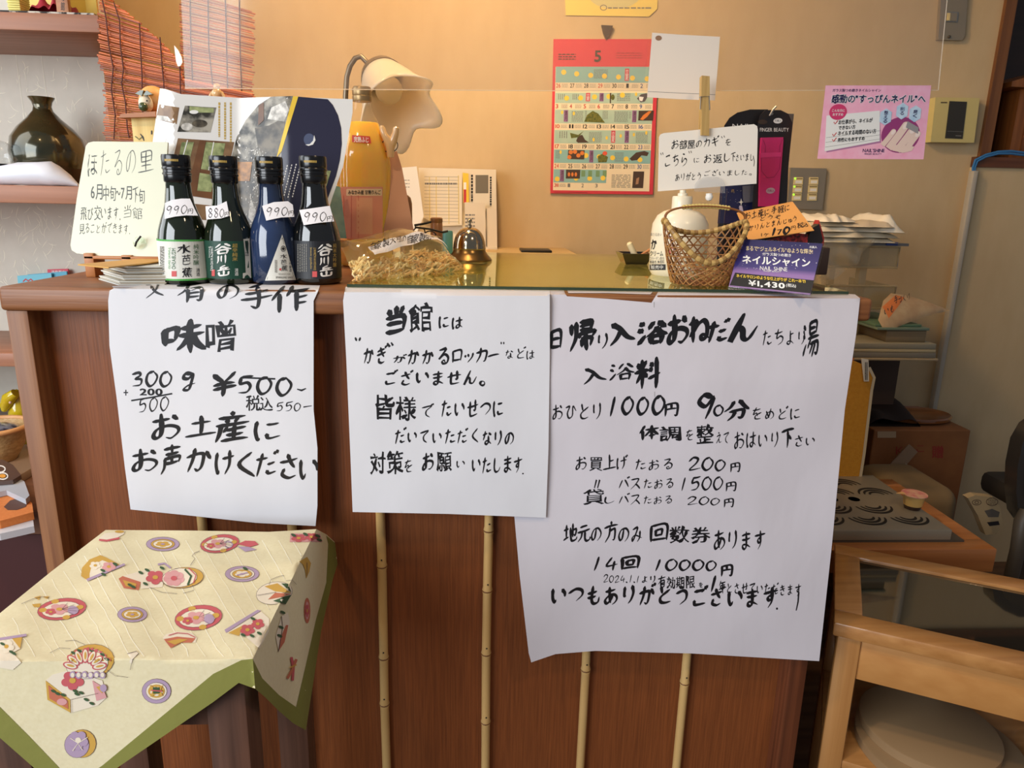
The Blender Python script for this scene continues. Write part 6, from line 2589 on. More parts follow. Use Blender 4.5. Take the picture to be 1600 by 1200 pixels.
def rc(u, w_):
    x = xs[0]+(xs[-1]-xs[0])*u
    h = float(np.interp(x, xs, hs))*math.sin(PI*min(1, w_*1.0+.12))**.7
    return (x, .635+.055*w_+.004*math.sin(u*17), zt_+h*(1+.25*math.sin(u*31+w_*9)))


b.grid(rc, 30, 10, REDC)
b.box((xs[0], .637, zt_), (xs[-1], .69, zt_+.002), REDC)
tag(b.build('red_cloth', smooth=70), 'crumpled dark red cloth on the upper wall shelf', 'cloth')
b = MB()
b.box((W(89, 10, .625)[0], .622, zt_), (W(108, 10, .625)[0], .632, zt_+.07), W_EASEL, .001)
k = Ink(PY(.6217))
k.text('の館', 95, -12, 101, 17, BLACK, 1, vert=True)
o = len(b.v)
b.v += k.mb.v; b.f += [tuple(q+o for q in f) for f in k.mb.f]; b.m += [b.mi(k.mb.mats[i_]) for i_ in k.mb.m]
tag(b.build('wooden_plaque'), 'small upright wooden plaque with lettering on the upper wall shelf', 'plaque')
# third shelf with booklets
b = MB()
z1_, z0_ = W(5, 552, YS)[2], W(5, 562, YS)[2]
b.box((-1.9, YS, z0_-.015), (W(128, 560, YS)[0], YW, z1_), W_SHELF, .002)
tag(b.build('wall_shelf'), 'bottom wall shelf in the alcove holding blue and red booklets, mostly hidden by the counter', 'shelf')
for i, (q, m, lab) in enumerate((([(27, 431), (80, 427), (80, 470), (27, 470)], M('booklet_sky', C(120, 196, 214), .5), 'sky blue booklet behind the left end of the counter'),
                               ([(43, 429), (104, 424), (104, 470), (43, 470)], M('booklet_blue', C(92, 176, 204), .5), 'brighter blue booklet behind the sky blue one'),
                               ([(74, 421), (106, 420), (106, 470), (74, 470)], M('booklet_red', C(214, 66, 86), .5), 'red booklet standing at the back of the blue booklets'))):
    Yq = YW-.03+.008*i
    b = MB()
    p_ = PY(Yq).hit(q)
    p_[2][2] = z1_; p_[3][2] = z1_
    b.prism(list(p_), (0, .004, 0), m)
    k = Ink(PY(Yq-.0003))
    if i == 0:
        k.line([(36, 440), (40, 436), (44, 439), (48, 436), (52, 440)], 2, RED, 1)
    if i == 2:
        k.text('温泉案内', 80, 422.5, 102, 427, WHITE, 1, bold=.01)
    o = len(b.v)
    b.v += k.mb.v; b.f += [tuple(q_+o for q_ in f) for f in k.mb.f]; b.m += [b.mi(k.mb.mats[i_]) for i_ in k.mb.m]
    tag(b.build('booklet', smooth=None), lab, 'booklet', 'booklets on the bottom wall shelf')

# ------------------------------------------------------------------ stool under a printed cloth
ZS_ = .70
XS0, XS1, YS0, YS1 = -.475, -.203, -.318, -.052
root = thing('wooden_stool', 'dark brown square wooden stool under the printed cloth at the front left', 'stool', ((XS0+XS1)/2, (YS0+YS1)/2, 0))
W_STOOL = wood('stool_wood', C(104, 70, 54), C(70, 44, 32), 'z', 90, .5)
b = MB()
b.box((XS0+.004, YS0+.004, ZS_-.028), (XS1-.004, YS1, ZS_-.0025), W_STOOL, .003)
b.build('seat', root)
for x in (XS0+.012, XS1-.052):
    for y in (YS0+.012, YS1-.045):
        b = MB()
        b.box((x, y, 0), (x+.038, y+.038, ZS_-.028), W_STOOL, .002)
        b.build('leg', root)
b = MB()
for y in (YS0+.018, YS1-.038):
    for z0, z1 in ((ZS_-.085, ZS_-.028), (.16, .20)):
        b = MB()
        b.box((XS0+.05, y, z0), (XS1-.052, y+.022, z1), W_STOOL)
        b.build('rail', root)
for x in (XS0+.02, XS1-.042):
    b = MB()
    b.box((x, YS0+.05, ZS_-.085), (x+.022, YS1-.045, ZS_-.028), W_STOOL)
    b.build('rail', root)


class Cloth:
    """lies on the stool top, falls over its front and right edges"""
    def hit(s, px, off=0.0):
        px = np.asarray(px, float).reshape(-1, 2)
        d = rays(px)
        top = CAM+d*((ZS_-CAM[2])/d[:, 2])[:, None]
        wv = .0012*np.sin(top[:, 0]*60+top[:, 1]*35)+.0008*np.sin(top[:, 0]*23-top[:, 1]*90)
        top[:, 2] += off*0
        top = CAM+d*((ZS_+np.clip(wv, -.0006, .003)+off-CAM[2])/d[:, 2])[:, None]
        fr0 = CAM+d*((YS0-CAM[1])/d[:, 1])[:, None]
        dz = np.clip(ZS_-fr0[:, 2], 0, 1)
        wf = .010*np.sin(fr0[:, 0]*22+1.0)*np.clip(dz*6, 0, 1)+.10*dz
        fr = CAM+d*((YS0-wf*.5-off-CAM[1])/d[:, 1])[:, None]
        dx = np.where(np.abs(d[:, 0]) < 1e-9, 1e-9, d[:, 0])
        ri0 = CAM+d*((XS1-CAM[0])/dx)[:, None]
        dzr = np.clip(ZS_-ri0[:, 2], 0, 1)
        wr = .006*np.sin(ri0[:, 1]*30)*np.clip(dzr*6, 0, 1)+.03*dzr
        ri = CAM+d*((XS1+wr+off-CAM[0])/dx)[:, None]
        use_r = (top[:, 0] > XS1) & (ri0[:, 1] >= YS0-1e-5) & (d[:, 0] < 0)
        use_f = (~use_r) & (top[:, 1] < YS0)
        # the part beyond the left edge hangs down that side
        e = np.maximum(XS0-.004-top[:, 0], 0)
        top = np.where((e > 0)[:, None], np.c_[np.full(len(e), XS0-.004)-off-.02*e, top[:, 1], ZS_-e], top)
        o = np.where(use_r[:, None], ri, top)
        return np.where(use_f[:, None], fr, o)


CS = Cloth()
CLOTH = M('cloth_cream', C(232, 222, 186), .85, noise=(C(224, 212, 172), (300, 300, 300), .3), bump=((46, 46, 46), .35))
OLV = M('cloth_olive', C(132, 132, 62), .85, bump=((46, 46, 46), .35))
SLUB = M('cloth_slub', C(250, 246, 226), .85)
RS = M('cloth_red', C(198, 92, 98), .85)
PK = M('cloth_pink', C(216, 158, 158), .85)
LV = M('cloth_lavender', C(176, 152, 178), .85)
OC = M('cloth_ochre', C(206, 162, 72), .85)
GN = M('cloth_green', C(60, 88, 54), .85)
LN = M('cloth_line', C(104, 86, 86), .85)
IV = M('cloth_ivory', C(234, 222, 200), .85)
RU = M('cloth_rust', C(196, 112, 84), .85)
k = Ink(CS)
outline = [(-140, 1010), (0, 958), (80, 893), (165, 828), (300, 829), (420, 831), (510, 835), (535, 858), (520, 905), (502, 985), (492, 1050), (478, 1141), (458, 1130), (437, 1112), (415, 1090), (400, 1077), (393, 1066), (373, 1067), (333, 1097), (187, 1197), (111, 1252), (50, 1197), (0, 1153), (-140, 1075)]


def proj(p):
    d_ = np.asarray(p, float)-CAM
    return (800+FPX*(d_ @ RGT)/(d_ @ FWD), 600-FPX*(d_ @ UPV)/(d_ @ FWD))


kc = proj((XS1, YS0, ZS_))
kb_ = proj((XS1, YS1+.002, ZS_))
kl = proj((-.62, YS0, ZS_))
k.fill([kl, (kl[0]-20, kl[1]-10), (-140, 1010), (0, 958), (80, 893), (165, 828), (300, 829), (420, 831), kb_, kc], CLOTH, 0, 6)
k.fill([kc, kb_, (510, 835), (535, 858), (520, 905), (502, 985), (492, 1050), (478, 1141), (458, 1130), (437, 1112), (415, 1090), proj((XS1, YS0, ZS_-.032))], CLOTH, 0, 6)
k.fill([kl, kc, proj((XS1, YS0, ZS_-.032)), (373, 1067), (333, 1097), (187, 1197), (111, 1252), (50, 1197), (0, 1153), (-140, 1075), (kl[0]-20, kl[1]+5)], CLOTH, 0, 6)
k.fill([(510, 837), (535, 858), (520, 905), (502, 985), (492, 1050), (478, 1141), (463, 1105), (480, 1030), (494, 967), (510, 910), (513, 850)], OLV, 1, 7)
pk = proj((XS1, YS0, ZS_-.032))
k.fill([(463, 1105), (478, 1141), (458, 1130), (437, 1112), (415, 1090), pk, kc, (410, 1060), (436, 1086)], OLV, 1, 6)
k.fill([pk, (373, 1067), (333, 1097), (187, 1197), (111, 1252), (116, 1226), (160, 1196), (333, 1053), (377, kc[1]+2), kc], OLV, 1, 6)
k.fill([(111, 1252), (50, 1197), (0, 1153), (-140, 1075), (-140, 1036), (0, 1105), (45, 1150), (90, 1197), (116, 1226)], OLV, 1, 7)
rr = random.Random(31)
for i in range(26):
    x0 = -80+i*24+rr.uniform(-7, 7)
    p_ = [(x0+t*rr.uniform(118, 124), 832+t*206) for t in np.linspace(0, 1, 18)]
    p_ = [q for q in p_ if inside([(2, 962), (168, 832), (506, 838), (394, 1032), (0, 1034)], q)]
    if len(p_) > 2:
        k.line(p_, rr.uniform(.6, 1.3), SLUB, 1)

def cz(x, y):
    return x/3, 800+y/3


def E_(x, y, rx, ry, m, l=2, rot=0):
    c_ = cz(x, y)
    q_ = Ink(None)
    cs, sn = math.cos(math.radians(rot)), math.sin(math.radians(rot))
    pts = [(c_[0]+rx/3*math.cos(a)*cs-ry/3*math.sin(a)*sn, c_[1]+rx/3*math.cos(a)*sn+ry/3*math.sin(a)*cs) for a in np.linspace(0, 2*PI, 21)[:-1]]
    k.fill(pts, m, l, 5 if rx > 30 else None)
    if rx > 40:
        k.line(pts+pts[:1], .55, LN, l)


def P_c(pts, m, l=2):
    k.fill([cz(*q) for q in pts], m, l, 5)


def L_(pts, m=LN, wd=.7, l=4):
    k.line([cz(*q) for q in pts], wd, m, l)


def flower(x, y, rx, ry, m, l=4, n=5, ctr=OC):
    for i in range(n):
        a = 2*PI*i/n+.3
        E_(x+rx*.6*math.cos(a), y+ry*.6*math.sin(a), rx*.45, ry*.45, m, l)
    E_(x, y, rx*.3, ry*.3, ctr, l+1)


def leafs(pts):
    for x, y in pts:
        E_(x, y, 13, 6, GN, 5, 25)


def redball(x, y, rx, ry, rot=-8):
    E_(x, y, rx, ry, RS, 2, rot)
    E_(x-4, y+2, rx*.78, ry*.72, IV, 3, rot)
    for dx, dy in ((-.85, .1), (.8, -.2), (.2, .85), (-.3, -.8)):
        E_(x+dx*rx*.9, y+dy*ry*.9, rx*.16, ry*.2, OC, 3, rot)
    flower(x-rx*.1, y, rx*.42, ry*.5, PK, 4)
    flower(x-rx*.45, y+ry*.25, rx*.22, ry*.3, RS, 4)
    E_(x+rx*.45, y+ry*.1, rx*.22, ry*.4, LV, 4)
    for i in range(5):
        a = -1.2+i*.5
        L_([(x, y), (x+rx*.65*math.cos(a), y+ry*.65*math.sin(a))], LN, .45, 5)


def medal(x, y, rx, ry, inner=OC, ctr=IV):
    E_(x, y, rx, ry, LV, 2)
    E_(x, y, rx*.72, ry*.70, inner, 3)
    E_(x, y, rx*.58, ry*.54, ctr, 4)
    flower(x, y, rx*.42, ry*.38, inner, 5, 5, LV)


redball(1030, 148, 92, 42)
P_c([(1112, 150), (1150, 134), (1195, 136), (1212, 152), (1170, 164)], RS, 3)
P_c([(1112, 160), (1170, 164), (1204, 176), (1150, 186)], LV, 3)
L_([(912, 192), (900, 205), (914, 218), (892, 250)]); L_([(936, 182), (912, 192)])
medal(763, 150, 78, 33)
P_c([(380, 300), (384, 262), (420, 222), (470, 202), (496, 212), (560, 246), (545, 252), (412, 322)], OC, 2)
P_c([(420, 290), (430, 250), (480, 226), (545, 250), (420, 316)], IV, 3)
P_c([(404, 314), (582, 240), (588, 248), (412, 324)], LV, 4)
flower(510, 256, 32, 22, PK, 5); flower(446, 250, 26, 18, IV, 5)
leafs([(482, 274), (540, 244), (486, 292)])
P_c([(556, 312), (575, 300), (660, 328), (650, 366), (580, 356)], RU, 2)
P_c([(575, 318), (640, 336), (634, 356), (590, 348)], OC, 3); leafs([(610, 342), (624, 350)])
P_c([(575, 300), (690, 268), (780, 290), (760, 352), (660, 360), (660, 328)], IV, 2)
flower(728, 306, 44, 32, RS, 4); leafs([(660, 284), (690, 272), (760, 262), (682, 336)])
E_(856, 308, 98, 48, OC, 3, -6); E_(842, 308, 82, 44, IV, 4, -6)
flower(815, 310, 48, 36, PK, 5, 7, RS)
L_([(866, 268), (896, 300), (880, 342)], GN, 3.2, 6); L_([(884, 262), (918, 296), (906, 334)], RS, 1.6, 6)
L_([(740, 246), (770, 240), (800, 262)], LV, 3, 4); L_([(700, 352), (760, 376), (830, 382)], LN, .5); L_([(860, 380), (910, 366), (900, 340)], LN, .5)
medal(1135, 290, 80, 37, IV, OC)
L_([(1110, 296), (1160, 284)], LV, 2, 6); leafs([(1150, 265)])
redball(290, 455, 116, 50)
L_([(100, 430), (150, 408), (200, 396), (232, 402)], LN, .5); P_c([(160, 400), (190, 392), (184, 412)], OC); P_c([(200, 396), (230, 394), (222, 408)], OC); P_c([(150, 432), (190, 428), (188, 446), (160, 446)], OC)
medal(620, 480, 70, 36, OC, IV)
redball(930, 495, 112, 58)
P_c([(762, 590), (780, 572), (830, 560), (900, 566), (924, 590), (916, 612), (850, 612), (800, 638), (786, 622)], IV, 2)
P_c([(768, 596), (830, 584), (916, 592), (900, 612), (850, 612), (800, 638)], RU, 3)
P_c([(782, 606), (840, 594), (880, 598), (820, 622)], OC, 4)
L_([(790, 578), (830, 566), (880, 570), (916, 588)], RS, 1.2, 5)
P_c([(1060, 566), (1052, 552), (1206, 458), (1224, 462)], LV, 3)
P_c([(1064, 566), (1224, 466), (1262, 500), (1260, 560), (1216, 642), (1140, 574)], IV, 2)
P_c([(1070, 566), (1140, 530), (1120, 580)], OC, 3)
flower(1160, 552, 34, 26, RS, 4); flower(1208, 524, 30, 24, RS, 4); leafs([(1186, 500), (1216, 568), (1140, 576), (1182, 580)])
E_(1286, 380, 86, 52, IV, 2, -10)
P_c([(1240, 348), (1300, 334), (1366, 380), (1290, 372)], OC, 3)
P_c([(1256, 410), (1290, 378), (1366, 384), (1310, 400)], RU, 3)
P_c([(1318, 334), (1350, 336), (1366, 376)], GN, 4); P_c([(1280, 416), (1340, 394), (1366, 388), (1340, 432)], GN, 4)
L_([(1206, 390), (1290, 376), (1366, 380)], LN, .5, 5); L_([(1262, 340), (1270, 316), (1310, 300), (1332, 298)], LN, .5); L_([(1340, 322), (1370, 318), (1390, 340)], LN, .5)
P_c([(1292, 580), (1320, 488), (1350, 470), (1358, 520), (1336, 600), (1306, 656)], IV, 2)
L_([(1320, 488), (1326, 540), (1306, 654)], LN, .8, 4); P_c([(1312, 600), (1340, 530), (1352, 530), (1334, 610), (1306, 652)], RU, 3); leafs([(1326, 470), (1318, 540), (1312, 580)])
E_(1440, 462, 15, 60, RU, 2); E_(1440, 462, 9, 42, PK, 3); flower(1440, 462, 9, 30, RS, 4)
P_c([(1402, 232), (1440, 210), (1458, 240), (1450, 280), (1436, 312), (1430, 270), (1420, 246)], OC, 2); L_([(1440, 236), (1440, 300)], LN, .5)
L_([(1366, 680), (1376, 730), (1372, 790)], RS, 4, 3); L_([(1390, 690), (1370, 740), (1348, 780)], RU, 4, 4); L_([(1358, 730), (1390, 716)], OC, 2, 5)
P_c([(1362, 100), (1500, 102), (1512, 140), (1358, 140)], PK, 2); flower(1400, 122, 34, 18, RS, 3); flower(1460, 116, 30, 18, RS, 3); leafs([(1376, 108), (1432, 104), (1490, 112), (1498, 130)])
P_c([(460, 128), (490, 100), (586, 88), (580, 104), (540, 126), (470, 138)], IV, 2); L_([(464, 130), (500, 134), (560, 122)], RS, 3, 3); E_(560, 92, 22, 6, OC, 3)
P_c([(-40, 600), (104, 584), (96, 640), (60, 660), (100, 706), (60, 740), (0, 730), (-40, 700)], IV, 2)
P_c([(56, 592), (104, 586), (94, 640)], OC, 3); L_([(-20, 598), (60, 586), (124, 576)], LV, 4, 4); flower(30, 630, 36, 30, IV, 4); leafs([(54, 656), (64, 662), (12, 618)])
# big ball and box across the front edge
E_(424, 700, 112, 80, OC, 2, -10)
E_(408, 712, 100, 70, IV, 3, -10)
for i in range(7):
    a = -2.9+i*.45
    x_, y_ = 398+70*math.cos(a), 735+62*math.sin(a)
    E_(x_, y_, 17, 36, RS, 4, math.degrees(a)+90); E_(x_, y_, 12, 29, IV, 5, math.degrees(a)+90); E_(x_, y_, 5, 18, OC, 6, math.degrees(a)+90)
for i in range(6):
    E_(340+i*28, 762+4*(i % 2), 14, 16, LV, 6); E_(340+i*28, 764, 9, 11, IV, 7)
for i in range(6):
    P_c([(400+i*20, 640+i*i*1.6), (416+i*20, 632+i*i*2.2), (420+i*20, 652+i*i*2)], RS, 5)
leafs([(344, 660), (372, 650), (430, 650), (480, 668), (500, 690)])
P_c([(214, 790), (246, 762), (330, 740), (480, 790), (500, 870), (460, 906), (332, 942), (222, 880)], IV, 2)
P_c([(214, 790), (330, 880), (332, 942), (222, 880)], OC, 3); P_c([(226, 812), (318, 886), (320, 924), (232, 874)], RU, 4); leafs([(250, 840), (270, 852), (296, 858)]); E_(290, 890, 24, 16, PK, 5)
flower(340, 790, 52, 44, RS, 4, 5, OC); leafs([(352, 840), (380, 848), (404, 880), (430, 898), (360, 854)])
P_c([(432, 790), (480, 820), (500, 870), (452, 886)], PK, 4); P_c([(450, 820), (490, 812), (478, 850)], OC, 5); E_(484, 826, 16, 18, LV, 5)
L_([(330, 880), (332, 942)], LN, .7, 6); L_([(330, 880), (460, 850)], LN, .6, 6)
L_([(234, 660), (280, 636), (330, 640)], LN, .5); L_([(306, 604), (350, 600), (400, 622)], LN, .5); L_([(500, 740), (540, 768), (600, 776)], LN, .5)
P_c([(596, 664), (640, 652), (650, 662), (622, 690), (616, 710), (606, 706), (610, 684)], IV, 2); L_([(596, 664), (640, 652), (650, 662), (622, 690), (610, 740)], LN, .6, 4)
medal(733, 840, 68, 58, IV, OC)
P_c([(700, 810), (730, 826), (762, 812), (752, 838), (764, 864), (734, 852), (704, 868), (714, 840)], OC, 6); P_c([(716, 822), (748, 822), (748, 850), (718, 852)], GN, 7); L_([(708, 836), (760, 840)], RS, 2, 8)
E_(384, 1086, 66, 66, OC, 2); E_(360, 1092, 58, 60, LV, 3)
flower(366, 1070, 46, 44, LV, 5, 5, IV); L_([(330, 1060), (366, 1084), (410, 1056)], IV, 1.2, 6); L_([(340, 1120), (366, 1084), (386, 1116)], IV, 1.2, 6)
tag(k.build('printed_cloth', smooth=50), 'cream cloth with Japanese motifs and olive border draped over the stool', 'cloth')

# ------------------------------------------------------------------ low display table at far left
YT0 = .34
zt_ = W(20, 800, YT0)[2]
root = thing('display_table', 'low brown display table at the far left behind the counter', 'table', (-1.1, YT0+.2, 0))
W_LOW = wood('display_wood', C(142, 104, 82), C(112, 78, 60), 'x', 60, .5)
W_MAR = M('maroon_panel', C(72, 34, 34), .5)
b = MB()
b.box((-1.9, YT0, zt_-.045), (-.63, YW-.005, zt_), W_LOW, .002)
b.build('table_top', root)
b = MB()
b.box((-1.9, YT0+.03, .22), (-.64, YT0+.05, zt_-.06), W_MAR)
b.box((-1.9, YT0+.03, 0), (-.64, YT0+.05, .20), W_MAR)
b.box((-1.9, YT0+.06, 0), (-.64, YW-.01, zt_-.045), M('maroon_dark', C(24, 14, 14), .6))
b.build('drawer_fronts', root)
# things on it
def slabz(name, px, z, th, mat, label, cat, wob=0.0, grp=None, extra=None):
    b_ = MB()
    top = PZ(z+th).hit(px)
    b_.prism([np.array([p[0], p[1], z+th]) for p in top][::-1], (0, 0, -th), mat)
    if extra:
        k_ = Ink(PZ(z+th+.0003))
        extra(k_)
        o_ = len(b_.v)
        b_.v += k_.mb.v; b_.f += [tuple(q+o_ for q in f) for f in k_.mb.f]; b_.m += [b_.mi(k_.mb.mats[i]) for i in k_.mb.m]
    return tag(b_.build(name, smooth=None), label, cat, grp)


slabz('towel_pack', [(-60, 838), (-60, 790), (-10, 782), (50, 798), (53, 822), (0, 834)], zt_+.0005, .012, M('pack_white', C(214, 216, 222), .35), 'flat white wrapped packet at the front of the low display table', 'packet')


def duck(k_):
    k_.fill([(6, 792), (16, 782), (30, 778), (44, 784), (40, 792), (26, 797), (12, 797)], M('duck_brown', C(92, 62, 52), .7), 1)
    k_.fill([(0, 762), (14, 766), (22, 770), (0, 774)], M('pack_green', C(96, 142, 88), .7), 1)


slabz('towel_pack', [(-60, 820), (-60, 768), (0, 764), (30, 770), (50, 786), (52, 800), (0, 814)], zt_+.013, .014, M('towel_orange', C(222, 136, 70), .85, noise=(C(206, 116, 54), 200, .3)), 'orange folded towel pack with brown bird shape on the low display table', 'towel', extra=duck)
slabz('gift_packet', [(-50, 780), (-50, 740), (10, 738), (38, 752), (46, 774), (40, 780), (10, 766)], zt_+.028, .010, M('packet_silver', C(186, 190, 198), .3), 'silvery plastic packet behind the orange towel pack', 'packet')


def loops(k_):
    for x_, y_ in ((0, 733), (4, 744)):
        k_.ring(x_, y_, 8, 5, 2, WHITE, 1)
    k_.ell(4, 744, 5, 3, M('packet_amber', C(226, 160, 66), .5), 2)


slabz('gift_packet', [(-50, 756), (-50, 722), (4, 718), (20, 726), (33, 742), (20, 750)], zt_+.039, .008, M('packet_brown', C(86, 66, 58), .35), 'brown packet with white ring pattern below the wicker bowl', 'packet', extra=loops)
# wicker bowl on a box with a yellow figurine
yb_ = .56
b = MB()
BXW = M('craft_box', C(150, 128, 108), .6)
zbx = W(10, 735, yb_-.06)[2]
b.box((-1.25, yb_-.09, zt_), (W(44, 700, yb_)[0]+.03, yb_+.16, zbx), BXW, .003)
tag(b.build('gift_box'), 'brown box under the wicker bowl on the low display table', 'box')
root = thing('wicker_bowl', 'wicker bowl with wooden rim at the far left edge', 'bowl', (W(2, 735, yb_)[0], yb_, zbx))
pb2 = ppm(yb_)
xb2 = W(-6, 700, yb_)[0]
zr2 = W(0, 681, yb_-.06)[2]
WK = M('wicker', C(212, 176, 122), .5, noise=(C(178, 138, 84), (90, 90, 200), .2), bump=((160, 160, 320), .8))
b = MB()
R2 = 50/pb2
b.lathe([(.0001, zbx), (R2*.5, zbx), (R2*.78, zbx+(zr2-zbx)*.4), (R2*.97, zr2), (R2*.93, zr2), (R2*.74, zbx+(zr2-zbx)*.42), (R2*.4, zbx+.004), (.0001, zbx+.004)], xb2, yb_, WK, 40)
b.build('woven_body', root, 60)
b = MB()
b.tube([np.array([xb2+R2*math.cos(a), yb_+R2*math.sin(a), zr2]) for a in np.linspace(0, 2*PI, 40)], .0055, M('bowl_rim', C(214, 158, 104), .4), 8, False)
b.build('rim', root, 60)
b = MB()
b.ball((xb2, yb_, zr2-.010), R2*.7, M('packet_navy', C(40, 42, 62), .25, coat=.5, noise=(C(120, 124, 140), 50, .1)), 20, (1, 1, .32))
tag(b.build('sweet_bag', smooth=60), 'dark glossy bag lying in the wicker bowl', 'bag')
root = thing('yellow_figurine', 'glossy yellow glass bird figurine behind the wicker bowl at the far left', 'figurine', W(26, 672, yb_+.1))
YG = M('yellow_glass', C(226, 206, 40), .12, coat=.8, noise=(C(196, 160, 20), 20, .3))
yy = yb_+.115
py_ = ppm(yy)
zb_ = W(24, 690, yy)[2]
b = MB()
b.lathe([(.0001, zbx), (14/py_, zbx), (16/py_, zb_+.01), (17/py_, W(24, 655, yy)[2]), (14/py_, W(24, 635, yy)[2]), (11/py_, W(24, 622, yy)[2]), (6/py_, W(24, 611, yy)[2]), (.0001, W(24, 608, yy)[2])], W(30, 640, yy)[0], yy, YG, 24)
b.build('body', root, 60)
b = MB()
b.tube([W(24, 614, yy-.02), W(14, 622, yy-.02), W(8, 634, yy-.02), W(6, 642, yy-.02)], [.010, .014, .011, .005], YG, 12)
b.ball(W(16, 629, yy-.036), .003, M('figurine_eye', C(220, 180, 160), .4), 8)
b.build('head', root, 60)
b = MB()
BK = M('book_taupe', C(140, 126, 112), .6)
b.box((-1.3, yy+.03, zbx), (W(22, 650, yy+.04)[0], yy+.14, W(10, 652, yy+.03)[2]), BK, .003)
tag(b.build('storage_box'), 'taupe box behind the yellow figurine at the far left', 'box')

# ------------------------------------------------------------------ right side: hearth table, glass-topped table and what stands about
W_OAK = wood('oak_frame', C(196, 142, 84), C(168, 114, 60), 'x', 70, .35, .25, coat=.3)
W_OAKZ = wood('oak_leg', C(196, 144, 86), C(166, 114, 62), 'z', 70, .35, .25, coat=.3)
GT2 = .50
fl, fr_, bl = G(1303, 972, GT2), G(1600, 1040, GT2), G(1316, 838, GT2)
u_ = fr_-fl
u_ = u_/np.linalg.norm(u_)
vv_ = np.array([-u_[1], u_[0], 0])
LU, LV_ = .40, .29
org = fl
root = thing('glass_topped_table', 'honey oak table with a glass top at the right front', 'table', (*(org+u_*LU/2+vv_*LV_/2)[:2], 0))


def tb(u0, u1, v0, v1, z0, z1, mat, bev=.002):
    """box in the table's own rotated frame"""
    t = MB()
    t.box((u0, v0, z0), (u1, v1, z1), mat, bev)
    return [org*np.array([1, 1, 0])+u_*p[0]+vv_*p[1]+np.array([0, 0, p[2]]) for p in t.v], t.f


b = MB()
FW = .042
for a in ((0, LU, 0, FW), (0, LU, LV_-FW, LV_), (0, FW, FW, LV_-FW), (LU-FW, LU, FW, LV_-FW)):
    b.add(*tb(*a, GT2-.024, GT2, W_OAK, .004), W_OAK)
b.build('top_frame', root)
b = MB()
b.add(*tb(FW-.004, LU-FW+.004, FW-.004, LV_-FW+.004, GT2-.012, GT2-.006, W_OAK, 0), M('table_glass', C(38, 34, 26), .03, spec=.9, coat=1.0))
b.build('glass_pane', root)
for u0, v0 in ((.008, .006), (LU-.042, .006), (.008, LV_-.040), (LU-.042, LV_-.040)):
    b = MB()
    b.add(*tb(u0, u0+.034, v0, v0+.034, 0, GT2-.024, W_OAKZ, .004), W_OAKZ)
    b.build('leg', root)
b = MB()
AP = wood('apron_ply', C(202, 146, 84), C(186, 128, 68), 'x', 40, .45)
for a in ((.042, LU-.042, .012, .026), (.042, LU-.042, LV_-.03, LV_-.016), (.012, .026, .04, LV_-.04), (LU-.026, LU-.012, .04, LV_-.04)):
    b.add(*tb(*a, GT2-.095, GT2-.024, AP, .001), AP)
b.build('apron', root)
b = MB()
b.add(*tb(.01, LU-.01, .01, LV_-.01, .24, .255, W_OAK, .002), W_OAK)
b.build('lower_shelf', root)
# under the table: two round boards, white bag, brown bottle
DISC = M('round_board_cream', C(158, 128, 92), .6)
for i, (cx_, cy_, r_, z, lab) in enumerate(((.185, .10, .125, .2555, 'pale round board lying lowest on the shelf under the glass-topped table'), (.17, .12, .105, .2715, 'smaller pale round board on top of the larger round one'))):
    c_ = org+u_*cx_+vv_*cy_
    b = MB()
    b.lathe([(.0001, z), (r_, z), (r_, z+.014), (r_*.98, z+.0155), (.0001, z+.0155)], c_[0], c_[1], DISC, 48)
    tag(b.build('round_board'), lab, 'board')
b = MB()
c_ = org+u_*.12+vv_*.225
p_ = [c_+u_*-.07, c_+u_*.075, c_+u_*.10+np.array([0, 0, .075]), c_+u_*.03+np.array([0, 0, .13]), c_+u_*-.06+np.array([0, 0, .125])]
p_ = [np.array([q[0], q[1], q[2]-org[2]+.288]) for q in p_]
b.prism(p_, vv_*.012, M('paper_bag_white', C(190, 178, 158), .7))
tag(b.build('paper_bag', smooth=None), 'white folded paper bag standing behind the round boards under the table', 'bag')

# hearth table with wave-cut steel grille
HZ = .48
hr0, hr1 = G(1559, 858, HZ), G(1497, 753, HZ)
root = thing('hearth_table', 'low wooden hearth table with a wave-pattern steel grille', 'table', (hr0[0]-.25, (hr0[1]+hr1[1])/2, 0))
hx0, hx1, hy0, hy1 = hr0[0]-.48, hr0[0], hr0[1], hr1[1]+.02
W_HR = wood('hearth_wood', C(186, 120, 62), C(152, 90, 42), 'x', 60, .4, .25, coat=.2)
b = MB()
for a in ((hx0, hx1, hy0, hy0+.045), (hx0, hx1, hy1-.045, hy1), (hx0, hx0+.045, hy0+.045, hy1-.045), (hx1-.045, hx1, hy0+.045, hy1-.045)):
    b.box((a[0], a[2], HZ-.05), (a[1], a[3], HZ), W_HR, .003)
b.build('top_frame', root)
for x in (hx0+.01, hx1-.055):
    for y in (hy0+.01, hy1-.055):
        b = MB()
        b.box((x, y, 0), (x+.045, y+.045, HZ-.05), W_HR, .002)
        b.build('leg', root)
b = MB()
GRIL = M('grille_steel', C(146, 136, 118), .45, .25)
gx1 = hx1-.075
b.box((hx0+.02, hy0+.03, HZ), (gx1+.028, hy1-.035, HZ+.004), M('grille_base', C(96, 88, 78), .5, .5))
b.box((hx0+.02, hy0+.03, HZ+.004), (gx1, hy1-.04, HZ+.026), GRIL, .002)
zg = HZ+.0264
HOLE = M('grille_slot', C(22, 18, 16), .6)
k = Ink(PZ(zg))
gw = .088


